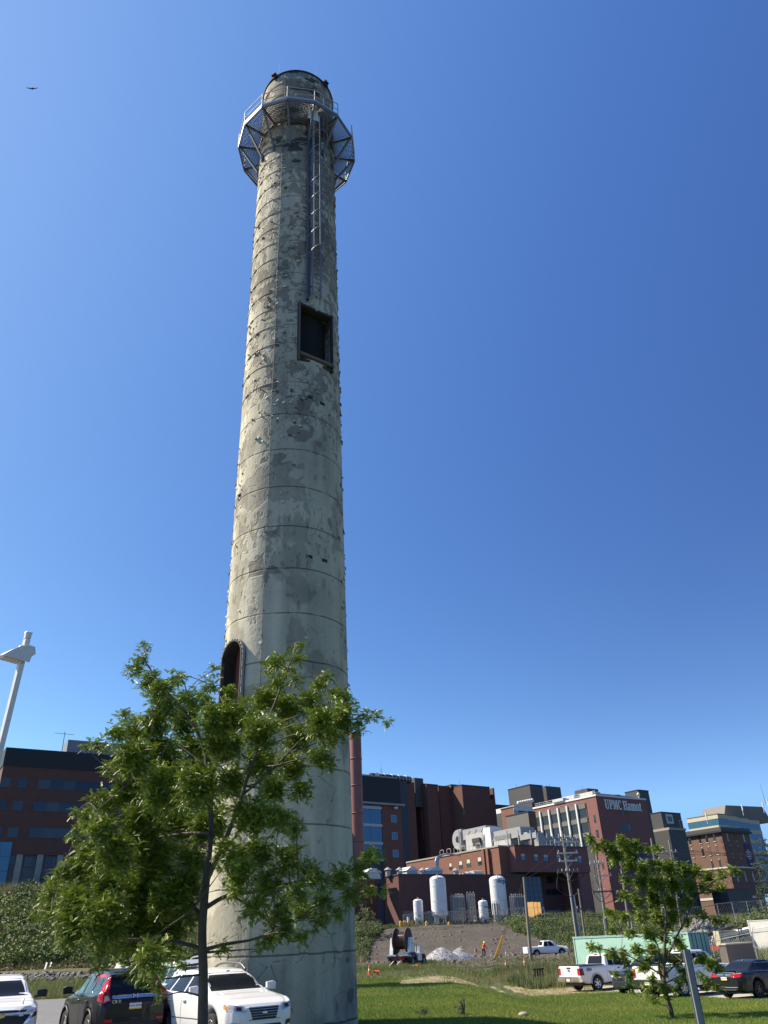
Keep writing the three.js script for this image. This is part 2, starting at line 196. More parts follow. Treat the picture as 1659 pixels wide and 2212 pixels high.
// ================= SMOKESTACK =================
const CH = { x: -3.9, z: -27.6, top: 45.25, r: (y) => 2.4 - 0.43 * (y / 48.3) ** 0.85 };
{
  const turn = atan2(3.9, 27.6);
  const S = thing('smokestack', 'tall tapering concrete smokestack with peeling pale paint and a round steel gallery', 'smokestack', [CH.x, 0, CH.z], turn);
  const r = CH.r, TOP = CH.top, at = (ph, rad, y) => V3(sin(ph * R) * rad, y, cos(ph * R) * rad);
  // paint, bare render and soot
  const W = 1024, H = 2048, paint = new Float32Array(W * H), soot = new Float32Array(W * H), line = new Float32Array(W * H), flake = new Float32Array(W * H);
  const CW = 2 * PI * 2.2;
  for (let j = 0; j < H; j++) for (let i = 0; i < W; i++) {
    const y = (j + 0.5) / H * TOP, x = (i + 0.5) / W * CW, ph = ((i + 0.5) / W - 0.5) * 360, o = j * W + i;
    const wx = x + 0.35 * (fbm(x * 1.7, y * 1.7, 3) - 0.5), wy = y + 0.35 * (fbm(x * 1.7 + 30, y * 1.7 + 9, 3) - 0.5);
    const sc = y > 20 ? 3.0 : 1.3, gx = wx * sc, gy = wy * sc * 0.9, cxi = floor(gx), cyi = floor(gy); let f1 = 9, f2 = 9, id = 0;
    for (let b = -1; b <= 1; b++) for (let a = -1; a <= 1; a++) { const hx = cxi + a + h2(cxi + a, cyi + b), hy = cyi + b + h2(cxi + a + 91, cyi + b + 17), d = (hx - gx) ** 2 + (hy - gy) ** 2; if (d < f1) { f2 = f1; f1 = d; id = h2(cxi + a + 5, cyi + b + 333); } else if (d < f2) f2 = d; }
    f1 = sqrt(f1); f2 = sqrt(f2);
    const big = fbm(x * 0.35 + 4, y * 0.28 + 8, 3), mid = fbm(x * 1.1 + 14, y * 0.9 + 2, 4), fine = fbm(x * 6, y * 5, 3);
    const keep = y > 40.5 ? 0.2 : y > 36.5 ? 0.32 : y > 29.5 ? lerp(0.56, 0.4, sm(29.5, 37, y)) : y > 23 ? 0.6 : y > 14 ? 0.98 : 1.3;
    let p = id * 0.6 + (big - 0.5) * 1.2 + (mid - 0.5) * 1.7 + 0.2 < keep ? 1 : 0;
    // bare patch below the square opening, and a bare belt
    if (hypot((ph - 12) / 15, (y - 21.8) / 1.6) + (mid - 0.5) * 2.4 < 0.9) p = 0;
    if (abs(y - 17.6) < 0.7 + (mid - 0.5) * 2.6 && big + 0.12 * sin(ph * 0.05 + 1.5) > 0.53) p = 0.4;
    // small chips along the vertical bands
    if (p && y < 36) { const chips = fbm(x * 5.5 + 3, y * 3.2, 3), den = fbm(x * 0.8 + 60, y * 0.45 + 5, 3); if (chips > 0.78 - 0.42 * max(0, den - 0.4) - (abs(ph) > 55 ? 0.07 : 0) - (y > 14 ? 0.04 : -0.05)) p = 0.35; }
    const edge = f2 - f1; let crack = p && edge < (y > 20 ? 0.035 : 0.016) && mid > 0.5 && id > (y > 20 ? 0.3 : 0.6) ? 0.8 : 0;
    const step = y > 22.6 ? 0 : 1.75, fy = step ? abs(((y + 0.1 * fbm(x * 0.5, 2) + 0.6) % step) - step / 2) : 9;
    if (fy < 0.02 + 0.03 * max(0, mid - 0.52)) crack = max(crack, 0.9);
    if (y > 22) { const g2 = fbm(x * 3.4 + 80, y * 3.0, 4), edge2 = fbm(x * 1.3 + 7, y * 1.1, 3); if (p && g2 > 0.66 - 0.3 * max(0, edge2 - 0.42)) p = 0; else if (!p && g2 < 0.33 + 0.2 * max(0, edge2 - 0.45)) p = 1; }
    line[o] = crack; paint[o] = p; { const wv = 2.2 * fbm(x * 0.9 + 21, y * 0.9, 2), st = fbm(x * 11 * cos(wv) + y * 11 * sin(wv), (y * cos(wv) - x * sin(wv)) * 2.6, 3); flake[o] = 0.3 * fine + 0.3 * fbm(x * 14, y * 9, 2) + 0.4 * st; }
    const rimS = sm(38.6, 42, y) * 0.12 + sm(43.6, 45.4, y) * 0.2, belt = exp(-(((y - 39.6) / 0.9) ** 2)) * 0.3;
    soot[o] = y > 37 ? sm(0.66, 0.7, fbm(x * 0.9 + 70, y * 1.9 + 4, 4) + rimS * 0.55 + belt * 0.5 + (fine - 0.5) * 0.12) : 0;
  }
  const colT = tex(W, H, (u, v, i, j) => {
    const o = j * W + i, y = v * TOP, x = u * CW, p = paint[o], k = flake[o], big = fbm(x * 0.25, y * 0.6, 3), streak = fbm(x * 2.6, y * 0.16, 4);
        const P = [0.48, 0.45, 0.34], C = [0.265, 0.237, 0.186];
    let c = P.map((q, n) => lerp(C[n], q, p)); let s = 0.76 + 0.34 * k + 0.4 * (big - 0.5) + 0.5 * (streak - 0.5);
    s *= 1 - 0.3 * sm(0.5 + (y > 10 ? 0.06 : 0), 0.64, fbm(x * 1.1 + 44, y * 0.75 + 3, 5)); s *= 1 - 0.7 * line[o]; c = c.map((q) => q * s);
    const st = soot[o]; return c.map((q, n) => lerp(q, [0.03, 0.03, 0.032][n], st * 0.9));
  });
  const bumpT = tex(W, H, (u, v, i, j) => { const o = j * W + i; return 0.35 + 0.3 * paint[o] - 0.35 * line[o] + 0.3 * (flake[o] - 0.5) - 0.12 * soot[o]; }, false);
  colT.wrapT = bumpT.wrapT = THREE.ClampToEdgeWrapping;
  const mShaft = new THREE.MeshStandardMaterial({ map: colT, bumpMap: bumpT, bumpScale: 0.06, roughness: 0.93 });
  const mIn = brick(0.17, 0.06, 0.045), mFrame = rough(0.035, 0.03, 0.028, 0.8, 1.2), mZinc = M(0.34, 0.33, 0.31, 0.6, { metalness: 0.3, map: T(grainT, 1) });
  // hollow shaft with two openings cut through its wall
  const prof = []; for (let i = 0; i <= 60; i++) { const y = TOP * i / 60; prof.push([r(y) + 0.006 * (fbm(y * 0.9, 3) - 0.5), y]); }
  const skin = (list, flip) => { const n = 120, P = [], U = [], I = []; for (const [rad, y] of list) for (let i = 0; i <= n; i++) { const u = i / n, ph = (u - 0.5) * 2 * PI; P.push(sin(ph) * rad, y, cos(ph) * rad); U.push(u, y / TOP); } for (let j = 0; j < list.length - 1; j++) for (let i = 0; i < n; i++) { const a = j * (n + 1) + i, b = a + 1, c = a + n + 1, d = c + 1; flip ? I.push(a, c, b, b, c, d) : I.push(a, b, c, b, d, c); } const g = new THREE.BufferGeometry(); g.setAttribute('position', new THREE.Float32BufferAttribute(P, 3)); g.setAttribute('uv', new THREE.Float32BufferAttribute(U, 2)); g.setIndex(I); g.computeVertexNormals(); return g; };
  const wall = 0.4, loop = [...prof, [r(TOP) - wall, TOP], ...prof.slice().reverse().map(([q, y]) => [q - wall, y]), [r(0), 0]];
  const solid = new Brush(skin(loop, false), mShaft); solid.updateMatrixWorld();
  const ev = new Evaluator(); ev.attributes = ['position', 'uv', 'normal']; ev.useGroups = false;
  const cutBox = new THREE.BoxGeometry(1.6, 3.0, 3); cutBox.translate(0, 25.75, 2.4); cutBox.rotateY(28.5 * R);
  const archPts = (w, y0, y1, g = 0) => { const q = [[-w - g, y0 - g], [w + g, y0 - g]]; for (let a = 0; a <= 16; a++) q.push([(w + g) * cos(a / 16 * PI), y1 - w + (w + g) * sin(a / 16 * PI)]); return q; };
  const AW = 0.64, AY0 = 7.6, AY1 = 11.75, APH = -55;
  const cutArch = extr(archPts(AW, AY0, AY1), 3); cutArch.translate(0, 0, 0.9); cutArch.rotateY(APH * R);
  for (const g of [cutBox, cutArch]) { const b = new Brush(g); b.updateMatrixWorld(); solid.geometry = ev.evaluate(solid, b, SUBTRACTION).geometry; }
  const shaftGeo = solid.geometry; shaftGeo.clearGroups();
  const shaft = part(S, 'shaft', shaftGeo, mShaft, 'tapering concrete shaft with flaking cream paint');
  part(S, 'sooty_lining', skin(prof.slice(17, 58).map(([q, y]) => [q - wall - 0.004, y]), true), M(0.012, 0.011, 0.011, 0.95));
  part(S, 'brick_lining', skin(prof.slice(0, 18).map(([q, y]) => [q - wall - 0.004, y]), true), mIn, 'red brick lining seen through the openings');
  part(S, 'rim', new THREE.TorusGeometry(r(TOP) + 0.01, 0.06, 8, 96).rotateX(PI / 2).translate(0, TOP, 0), mFrame);
  // square opening: rusty frame and hood
  {
    const g = new THREE.Group(); g.name = 'square_opening'; S.add(g); g.rotation.y = 28.5 * R;
    const zf = r(26) + 0.0;
    part(g, 'frame', [bx(-0.87, -0.8, 24.05, 27.4, 1.4, zf), bx(0.8, 0.87, 24.05, 27.4, 1.4, zf), bx(-0.8, 0.8, 27.22, 27.34, 1.7, zf - 0.01), bx(-0.8, 0.8, 24.08, 24.2, 1.7, zf - 0.01)], mFrame);
    part(g, 'sill_ledge', bx(-0.8, 0.8, 24.35, 24.46, 1.75, zf + 0.06), rough(0.18, 0.16, 0.13));
        part(g, 'edge_strip', bx(-0.875, -0.84, 24.0, 27.45, zf + 0.002, zf + 0.04), rough(0.14, 0.1, 0.075));
  }
  // arched opening with a bolted zinc collar
  {
    const g = new THREE.Group(); g.name = 'arched_opening'; S.add(g); g.rotation.y = APH * R;
    const ring = (gap, z0, z1) => extr(archPts(AW, AY0, AY1, gap), z1 - z0, [archPts(AW, AY0, AY1, -0.03)]).translate(0, 0, z0);
    part(g, 'collar', ring(0.03, 1.55, r(10) + 0.07), mFrame); part(g, 'flange', ring(0.08, r(10) - 0.05, r(10) + 0.05), mZinc);
    const bolts = []; for (let i = 0; i < 13; i++) { const y = AY0 + 0.3 + i * 0.3; if (y < AY1 - AW) for (const s of [-1, 1]) bolts.push([s * (AW + 0.05), y]); const a = i / 12 * PI; bolts.push([(AW + 0.05) * cos(a), AY1 - AW + (AW + 0.05) * sin(a)]); }
    for (const [x, y] of bolts) part(g, 'bolt', rod([x, y, r(10) + 0.04], [x, y, r(10) + 0.075], 0.02, 0.02, 6), mFrame);
  }
  // steel hoops round the upper shaft
  const mHoop = rough(0.3, 0.285, 0.24, 0.8, 1.5);
  for (let y = 22.9; y < 45.2; y += 1.07) { if (abs(y - 40.8) < 0.3) continue; const cut = y < 27.6 && y > 23.9; part(S, 'hoop', new THREE.TorusGeometry(r(y) + 0.008, 0.016, 6, 90, cut ? 312 * R : 2 * PI).rotateX(PI / 2).rotateY(cut ? -86 * R : 0).translate(0, y, 0), mHoop);
    for (const ph of [-62, 14]) if (y > 28.2 || ph < 0) part(S, 'hoop_lug', bar(at(ph - 3, r(y) + 0.035, y), at(ph + 3, r(y) + 0.035, y), 0.035, 0.06), mHoop); }
  // lightning cable, standoffs, rods
  const mCable = M(0.12, 0.115, 0.1, 0.7);
  for (const ph of [-21.5, 118]) { part(S, 'lightning_cable', tube(lin(0.5, TOP, 48).map((y) => at(ph + 0.35 * sin(y * 0.8), r(y) + 0.05, y)), 0.011, 5, 120), mCable); for (let y = 1.2; y < 40; y += 0.95) part(S, 'cable_standoff', rod(at(ph, r(y) - 0.02, y), at(ph, r(y) + 0.09, y), 0.016, 0.016, 5), mCable); }
  for (const ph of [-100, -33, 28, 76, 150]) part(S, 'lightning_rod', rod(at(ph, r(TOP) + 0.05, TOP - 0.6), at(ph, r(TOP) + 0.05, TOP + 0.95), 0.012, 0.006, 5), mZinc);
  for (const ph of [-41, 47]) part(S, 'rim_bracket', [bar(at(ph, r(TOP) - 0.1, TOP + 0.02), at(ph, r(TOP) + 0.22, TOP + 0.06), 0.3, 0.09), bar(at(ph - 5, r(TOP) + 0.1, TOP - 0.1), at(ph + 5, r(TOP) + 0.1, TOP - 0.1), 0.08, 0.16)], mFrame);
  // two small putlog holes
  for (const [ph, y] of [[20, 14.75], [37, 14.75], [20, 22.2], [36, 22.1]]) part(S, 'putlog_pocket', turned(new THREE.BoxGeometry(0.24, 0.12, 0.05), 0, ph * R, 0).translate(...at(ph, r(y) - 0.006, y).toArray()), MAT.black);
  // gallery: fourteen sides
  {
    const g = new THREE.Group(); g.name = 'gallery'; S.add(g);
    const N = 14, Y = 40.75, RO = 3.22, RI = r(Y) + 0.08, steel = M(0.2, 0.2, 0.2, 0.55, { metalness: 0.5, map: T(grainT, 1) }), bright = M(0.5, 0.5, 0.49, 0.45, { metalness: 0.5 }), mesh = M(0.1, 0.1, 0.105, 0.6, { metalness: 0.3 });
    const v = (k, rad = RO, y = Y) => at(-10.3 + k * 360 / N, rad, y);
    for (let k = 0; k < N; k++) {
      const a = v(k), b = v(k + 1), ai = v(k, RI), bi = v(k + 1, RI);
      part(g, 'edge_beam', bar(a, b, 0.06, 0.2), steel); part(g, 'inner_beam', bar(ai, bi, 0.06, 0.12), steel);
      part(g, 'bracket', [bar(v(k, RI - 0.12), v(k, RO), 0.09, 0.13), bar(v(k, RO - 0.12, Y - 0.06), v(k, r(Y - 2) + 0.02, Y - 1.95), 0.09, 0.1), bar(v(k, r(Y - 2) + 0.05, Y - 2.2), v(k, r(Y - 2) + 0.05, Y - 1.7), 0.18, 0.08)], steel);
      const slats = []; const n = 17; for (let i = 1; i < n; i++) { const t = i / n, p = a.clone().lerp(b, t), q = ai.clone().lerp(bi, t); if (k === 1 && t > 0.02 && t < 0.45) { q.lerp(p, 0.5); } slats.push(bar(p, q, 0.026, 0.03)); } for (let i = 1; i < 12; i++) slats.push(bar(a.clone().lerp(ai, i / 12), b.clone().lerp(bi, i / 12), 0.02, 0.02));
      part(g, 'deck_grating', slats, mesh);
      part(g, 'rail_post', rod(v(k, RO, Y), v(k, RO, Y + 1.1), 0.03, 0.03, 6), bright);
      if (k !== 2) { part(g, 'top_rail', rod(v(k, RO, Y + 1.08), v(k + 1, RO, Y + 1.08), 0.022, 0.022, 6), bright); part(g, 'mid_rail', rod(v(k, RO, Y + 0.58), v(k + 1, RO, Y + 0.58), 0.018, 0.018, 6), bright); part(g, 'toe_board', bar(v(k, RO + 0.02, Y + 0.16), v(k + 1, RO + 0.02, Y + 0.16), 0.012, 0.11), bright); }
    }
    part(g, 'hatch_plate', extr([[-0.32, 0], [0.32, 0], [0.12, 1.05], [-0.2, 1.05]], 0.02).rotateX(0.15).rotateY(17 * R).translate(...at(17, 2.75, Y - 0.75).toArray()), MAT.white);
    part(g, 'gate_post', [rod(at(27, RO - 0.25, Y), at(27, RO - 0.25, Y + 1.2), 0.03), rod(at(37, RO - 0.3, Y), at(37, RO - 0.3, Y + 1.2), 0.03)], bright);
  }
  // caged ladder and riser pipe
  {
    const g = new THREE.Group(); g.name = 'caged_ladder'; S.add(g);
    const steel = M(0.2, 0.2, 0.205, 0.5, { metalness: 0.5 }), bright = M(0.62, 0.62, 0.6, 0.4, { metalness: 0.4 });
    const LP = 25.5, off = 0.24, c0 = at(LP, 1, 0).setY(0), tx = V3(cos(LP * R), 0, -sin(LP * R)), yB = 27.9, yT = 41.9, yC = 30.4;
    const pos = (y, side, out) => c0.clone().multiplyScalar(r(y) + off + out).addScaledVector(tx, side).setY(y);
    for (const s of [-0.21, 0.21]) part(g, 'ladder_rail', bar(pos(yB, s, 0), pos(yT, s, 0), 0.03, 0.07), steel);
    for (let y = yB + 0.2; y < yT; y += 0.3) part(g, 'rung', rod(pos(y, -0.21, 0), pos(y, 0.21, 0), 0.012, 0.012, 5), steel);
    for (let y = yC; y < 40; y += 1.22) { const pts = []; for (let a = 0; a <= 12; a++) { const t = a / 12 * PI; pts.push(pos(y, -0.4 * cos(t), 0.84 * sin(t) ** 0.6)); } part(g, 'cage_hoop', tube(pts, 0.025, 5, 24), steel); }
    for (const t of [0.12, 0.32, 0.5, 0.68, 0.88]) part(g, 'cage_bar', bar(pos(yC, -0.41 * cos(t * PI), 0.85 * sin(t * PI) ** 0.6), pos(40, -0.41 * cos(t * PI), 0.85 * sin(t * PI) ** 0.6), 0.075, 0.02), t < 0.4 ? bright : steel);  // bars on the sunny side take a paler steel, sunlight painted in
    for (let y = yB + 0.6; y < 40; y += 2.4) part(g, 'stand_off', [bar(pos(y, -0.21, 0), pos(y, -0.21, -off), 0.05, 0.02), bar(pos(y, 0.21, 0), pos(y, 0.21, -off), 0.05, 0.02)], steel);
    part(S, 'riser_pipe', tube(lin(27.6, 40.7, 16).map((y) => at(15.5, r(y) + 0.12, y)), 0.07, 10, 40), M(0.075, 0.08, 0.09, 0.5, { metalness: 0.3 }));
    part(S, 'riser_conduit', tube(lin(28, 40.7, 16).map((y) => at(18.8, r(y) + 0.08, y)), 0.03, 6, 40), steel);
  }
  // curled paint flakes standing off the surface
  {
    reseed(77); const list = [], L2 = [];
    for (let i = 0; i < 1500; i++) { let y = rr(9, 39), ph = rr(-115, 115); const dens = fbm(ph * 0.06 + 9, y * 0.5, 3); if (y < 20 && abs(ph) < 60 && rnd() < 0.93) continue; if (y > 30 && abs(ph) < 25 && rnd() < 0.5) continue; if (dens < 0.46 || (y > 23.5 && y < 28 && ph > 0 && ph < 58)) continue;
      const s = rr(0.05, 0.17), w = rr(0.05, 0.16), g = new THREE.PlaneGeometry(w, s, 2, 2), p = g.attributes.position, cu = rr(0.02, 0.07); for (let k = 0; k < p.count; k++) { const t = (p.getY(k) / s + 0.5); p.setZ(k, cu * (1 - t) ** 2); p.setX(k, p.getX(k) + rr(-0.02, 0.02)); } g.computeVertexNormals(); g.rotateZ(rr(-1.2, 1.2)); g.rotateY(ph * R); const q = at(ph, r(y) + 0.004, y); g.translate(q.x, q.y, q.z); (rnd() < 0.75 ? list : L2).push(g); }
    const f = part(S, 'paint_flakes', list, M(0.47, 0.455, 0.37, 0.9, { side: THREE.DoubleSide })); f.userData = { kind: 'stuff', label: 'curled pale paint flakes lifting off the shaft' };
    const f2 = part(S, 'dark_flakes', L2, M(0.1, 0.09, 0.075, 0.9, { side: THREE.DoubleSide })); f2.userData = { kind: 'stuff', label: 'dark weathered flakes lifting off the shaft' };
  }
}

// ================= HOSPITAL AND OTHER BUILDINGS =================
function building(name, label, cornerPx, Y, y0, turnDeg = 36) {
  const c = atY(cornerPx, Y), t = turnDeg * R, g = thing(name, label, 'building', [c.x, 0, c.z], t);
  const u = V3(cos(t), 0, -sin(t)), w = V3(sin(t), 0, cos(t));
  const loc = (p) => { const q = p.clone().sub(c); return [q.dot(u), q.y + c.y, q.dot(w)]; };
  const B = { g, Y, y0, c,
    front(px, z = 0) { const r = ray(...px), k = (z - EYE.clone().sub(V3(c.x, 0, c.z)).dot(w)) / r.dot(w); const [a, , ] = loc(EYE.clone().addScaledVector(r, k)); return [a, EYE.y + r.y * k]; },
    left(px, x = 0) { const r = ray(...px), k = (x - EYE.clone().sub(V3(c.x, 0, c.z)).dot(u)) / r.dot(u); const p = EYE.clone().addScaledVector(r, k); return [loc(p)[2], p.y]; },
    box(n, a0, a1, ya, yb, z0, z1, m, l) { return part(g, n, bx(a0, a1, ya, yb, z0, z1), m, l); },
  };
  // window on the front plane z or the side plane x (given by two opposite corners), n panes across, m down
  B.win = (pa, pb, o = {}) => {
    const pl = o.side !== undefined ? o.side : o.z ?? 0, f = o.side !== undefined ? (p) => B.left(p, pl) : (p) => B.front(p, pl);
    const [a, ya] = Array.isArray(pa[0]) ? pa[0] : f(pa), [b, yb] = Array.isArray(pb[0]) ? pb[0] : f(pb);
    return B.winM(min(a, b), max(a, b), min(ya, yb), max(ya, yb), o);
  };
  B.winM = (x0, x1, y0_, y1, o = {}) => {
    const pl = o.side !== undefined ? o.side : o.z ?? 0, e = o.edge ?? 0.08, n = o.n ?? 1, m = o.m ?? 1, tk = o.proud ?? 0.06;
    const fl = [bx(x0 - e, x1 + e, y1, y1 + e, -0.02, tk), bx(x0 - e, x1 + e, y0_ - e, y0_, -0.02, tk), bx(x0 - e, x0, y0_, y1, -0.02, tk), bx(x1, x1 + e, y0_, y1, -0.02, tk)];
    const place = (q) => { if (o.side !== undefined) { q.rotateY(-PI / 2); q.translate(pl, 0, 0); } else q.translate(0, 0, pl); return q; };
    // turning by -90 degrees carries local x to z and faces -x
    const fr = part(g, 'window', place(merge(fl)), o.frame ?? MAT.frame, o.label);
    for (let i = 0; i < n; i++) for (let j = 0; j < m; j++) {
      const xa = lerp(x0, x1, i / n) + (i ? 0.03 : 0), xb = lerp(x0, x1, (i + 1) / n) - (i < n - 1 ? 0.03 : 0), yy = lerp(y0_, y1, j / m) + (j ? 0.03 : 0), yz = lerp(y0_, y1, (j + 1) / m) - (j < m - 1 ? 0.03 : 0);
      part(fr, 'pane', place(bx(xa, xb, yy, yz, -0.02, 0.012)), o.glass ?? MAT.glassV[floor(h2(floor(x0 * 7) + i * 13, floor(y0_ * 5) + j * 7) * 4)]);
    }
    if (n > 1 || m > 1) part(fr, 'mullion', place(merge([...lin(1, n - 1, max(1, n - 2)).slice(0, n - 1).map((i) => bx(lerp(x0, x1, i / n) - 0.03, lerp(x0, x1, i / n) + 0.03, y0_, y1, -0.02, 0.035)), ...lin(1, m - 1, max(1, m - 2)).slice(0, m - 1).map((j) => bx(x0, x1, lerp(y0_, y1, j / m) - 0.03, lerp(y0_, y1, j / m) + 0.03, -0.02, 0.034))])), o.frame ?? MAT.frame);
    if (o.blind) part(fr, 'blind', place(bx(x0 + 0.02, x1 - 0.02, lerp(y1, y0_, o.blind), y1, 0.013, 0.03)), MAT.blind);
    if (o.sill) part(fr, 'sill', place(bx(x0 - 0.2, x1 + 0.2, y0_ - 0.3, y0_ - 0.1, -0.02, 0.18)), MAT.offwhite);
    if (o.key) part(fr, 'keystone', place(bx((x0 + x1) / 2 - 0.15, (x0 + x1) / 2 + 0.15, y1 + 0.1, y1 + 0.55, -0.02, 0.1)), MAT.offwhite);
    return fr;
  };
  return B;
}
// side window coordinates: rotateY(-90) maps local x to +z, so a side window's x is the local z value
// ---- brick office block on the hill
{
  const B = building('brick_office_block', 'dark red brick office block with ribbon windows on the grassy hill', c7(75, 108), 36.4, 10.5, 33), { g } = B;
  const yb = B.front(c7(300, 320))[1], y1 = B.front(c7(300, 1268))[1];
  B.box('wall', 0, 62, y1, yb, -24, 0, MAT.brickDark, 'dark red brick upper wall'); B.box('parapet_band', -0.12, 62.1, yb, B.Y, -24, 0.12, MAT.black, 'black metal parapet band');
  B.box('stone_base', 1.5, 62, 9, y1, -24, -0.5, MAT.stone, 'grey stone ground floor'); B.box('roof', 0.3, 61.8, B.Y - 0.3, B.Y + 0.06, -23.5, -0.3, MAT.roof);
  const rows = [[430, 540, 20, 105, 197, 285, 415, 450, 0], [675, 786, -25, 55, 145, 240, 372, 692, 0], [962, 1074, -55, 5, 90, 190, 325, 977, 0]];
  for (const [t, b, a0, a1, b0, b1, s0, st] of rows) {
    B.win(c7(a0, t), c7(a1, b)); B.win(c7(b0, t + 8), c7(b1, b + 6));
    const [xs, ys] = B.front(c7(s0, st)), hgtS = B.front(c7(s0, st))[1] - B.front(c7(s0 - 8, st + 103))[1];
    B.winM(xs, xs + 20, ys - hgtS, ys, { n: 9 }); B.winM(xs + 27, xs + 45, ys - hgtS, ys, { n: 8 });
  }
  // glass bay, columns and deep-set ground floor windows
  B.winM(...B.front(c7(-90, 1130)).slice(0, 1), B.front(c7(100, 1330))[0], 11, B.front(c7(60, 1130))[1], { n: 2, m: 4, glass: MAT.glassBlue, z: 0.05 });
  B.win(c7(95, 1268), c7(225, 1375), { z: -0.4, glass: MAT.glass });
  for (const [l, rr_] of [[268, 425], [490, 640], [708, 850], [925, 1060]]) { const [x0] = B.front(c7(l, 1350)), [x1] = B.front(c7(rr_, 1350)), yt = B.front(c7(l, 1285))[1], yw = B.front(c7(l, 1395))[1]; B.winM(x0, x1, yw, yt, { z: -0.45, n: 2, m: 1 }); B.box('column', x0 - 1.5, x0 - 0.5, 10, y1, -0.5, 0.1, MAT.concrete, 'concrete column of the ground floor'); }
  // rooftop screen and aerial
  { const [x0, yy] = B.front(c7(640, 150)), [x1] = B.front(c7(1190, 180)); B.box('plant_screen', x0 + 2, x1 + 6, B.Y, B.Y + 3.2, -9, -4, rough(0.22, 0.25, 0.28, 0.6), 'grey louvred plant screen on the roof'); for (let i = 0; i < 10; i++) B.box('screen_post', x0 + 2 + i * 1.7, x0 + 2.08 + i * 1.7, B.Y, B.Y + 3.3, -4, -3.93, MAT.galv); part(g, 'aerial', [rod([x0 + 1, B.Y, -3], [x0 + 1, B.Y + 4.4, -3], 0.06), rod([x0 - 0.8, B.Y + 4, -3], [x0 + 2.8, B.Y + 4, -3], 0.04)], MAT.darkSteel); }
  // low brick wall and stair rail in front
  { const [x0, yt] = B.front(c7(610, 1450), 6), w = thing('low_brick_wall', 'low red brick wall with pale coping below the office block', 'wall', [0, 0, 0]); w.position.copy(g.position); w.rotation.copy(g.rotation); part(w, 'brickwork', bx(x0, x0 + 14, 8, yt, 1.5, 6), MAT.brickMaroon); part(w, 'coping', bx(x0 - 0.1, x0 + 14.1, yt, yt + 0.25, 1.4, 6.1), MAT.concrete);
    const [sx, sy] = B.front(c7(170, 1575), 5), [ex, ey] = B.front(c7(330, 1660), 5), q = thing('stair_handrail', 'thin steel handrail going down the hill below the office block', 'handrail', [0, 0, 0]); q.position.copy(g.position); q.rotation.copy(g.rotation);
    for (const k of [0, 0.55, 1.1]) part(q, 'rail', rod([sx, sy - k, 5], [ex, ey - k, 5], 0.05), MAT.galv); for (let i = 0; i <= 5; i++) part(q, 'baluster', rod([lerp(sx, ex, i / 5), lerp(sy, ey, i / 5), 5], [lerp(sx, ex, i / 5), lerp(sy, ey, i / 5) - 2.5, 5], 0.05), MAT.galv); }
}
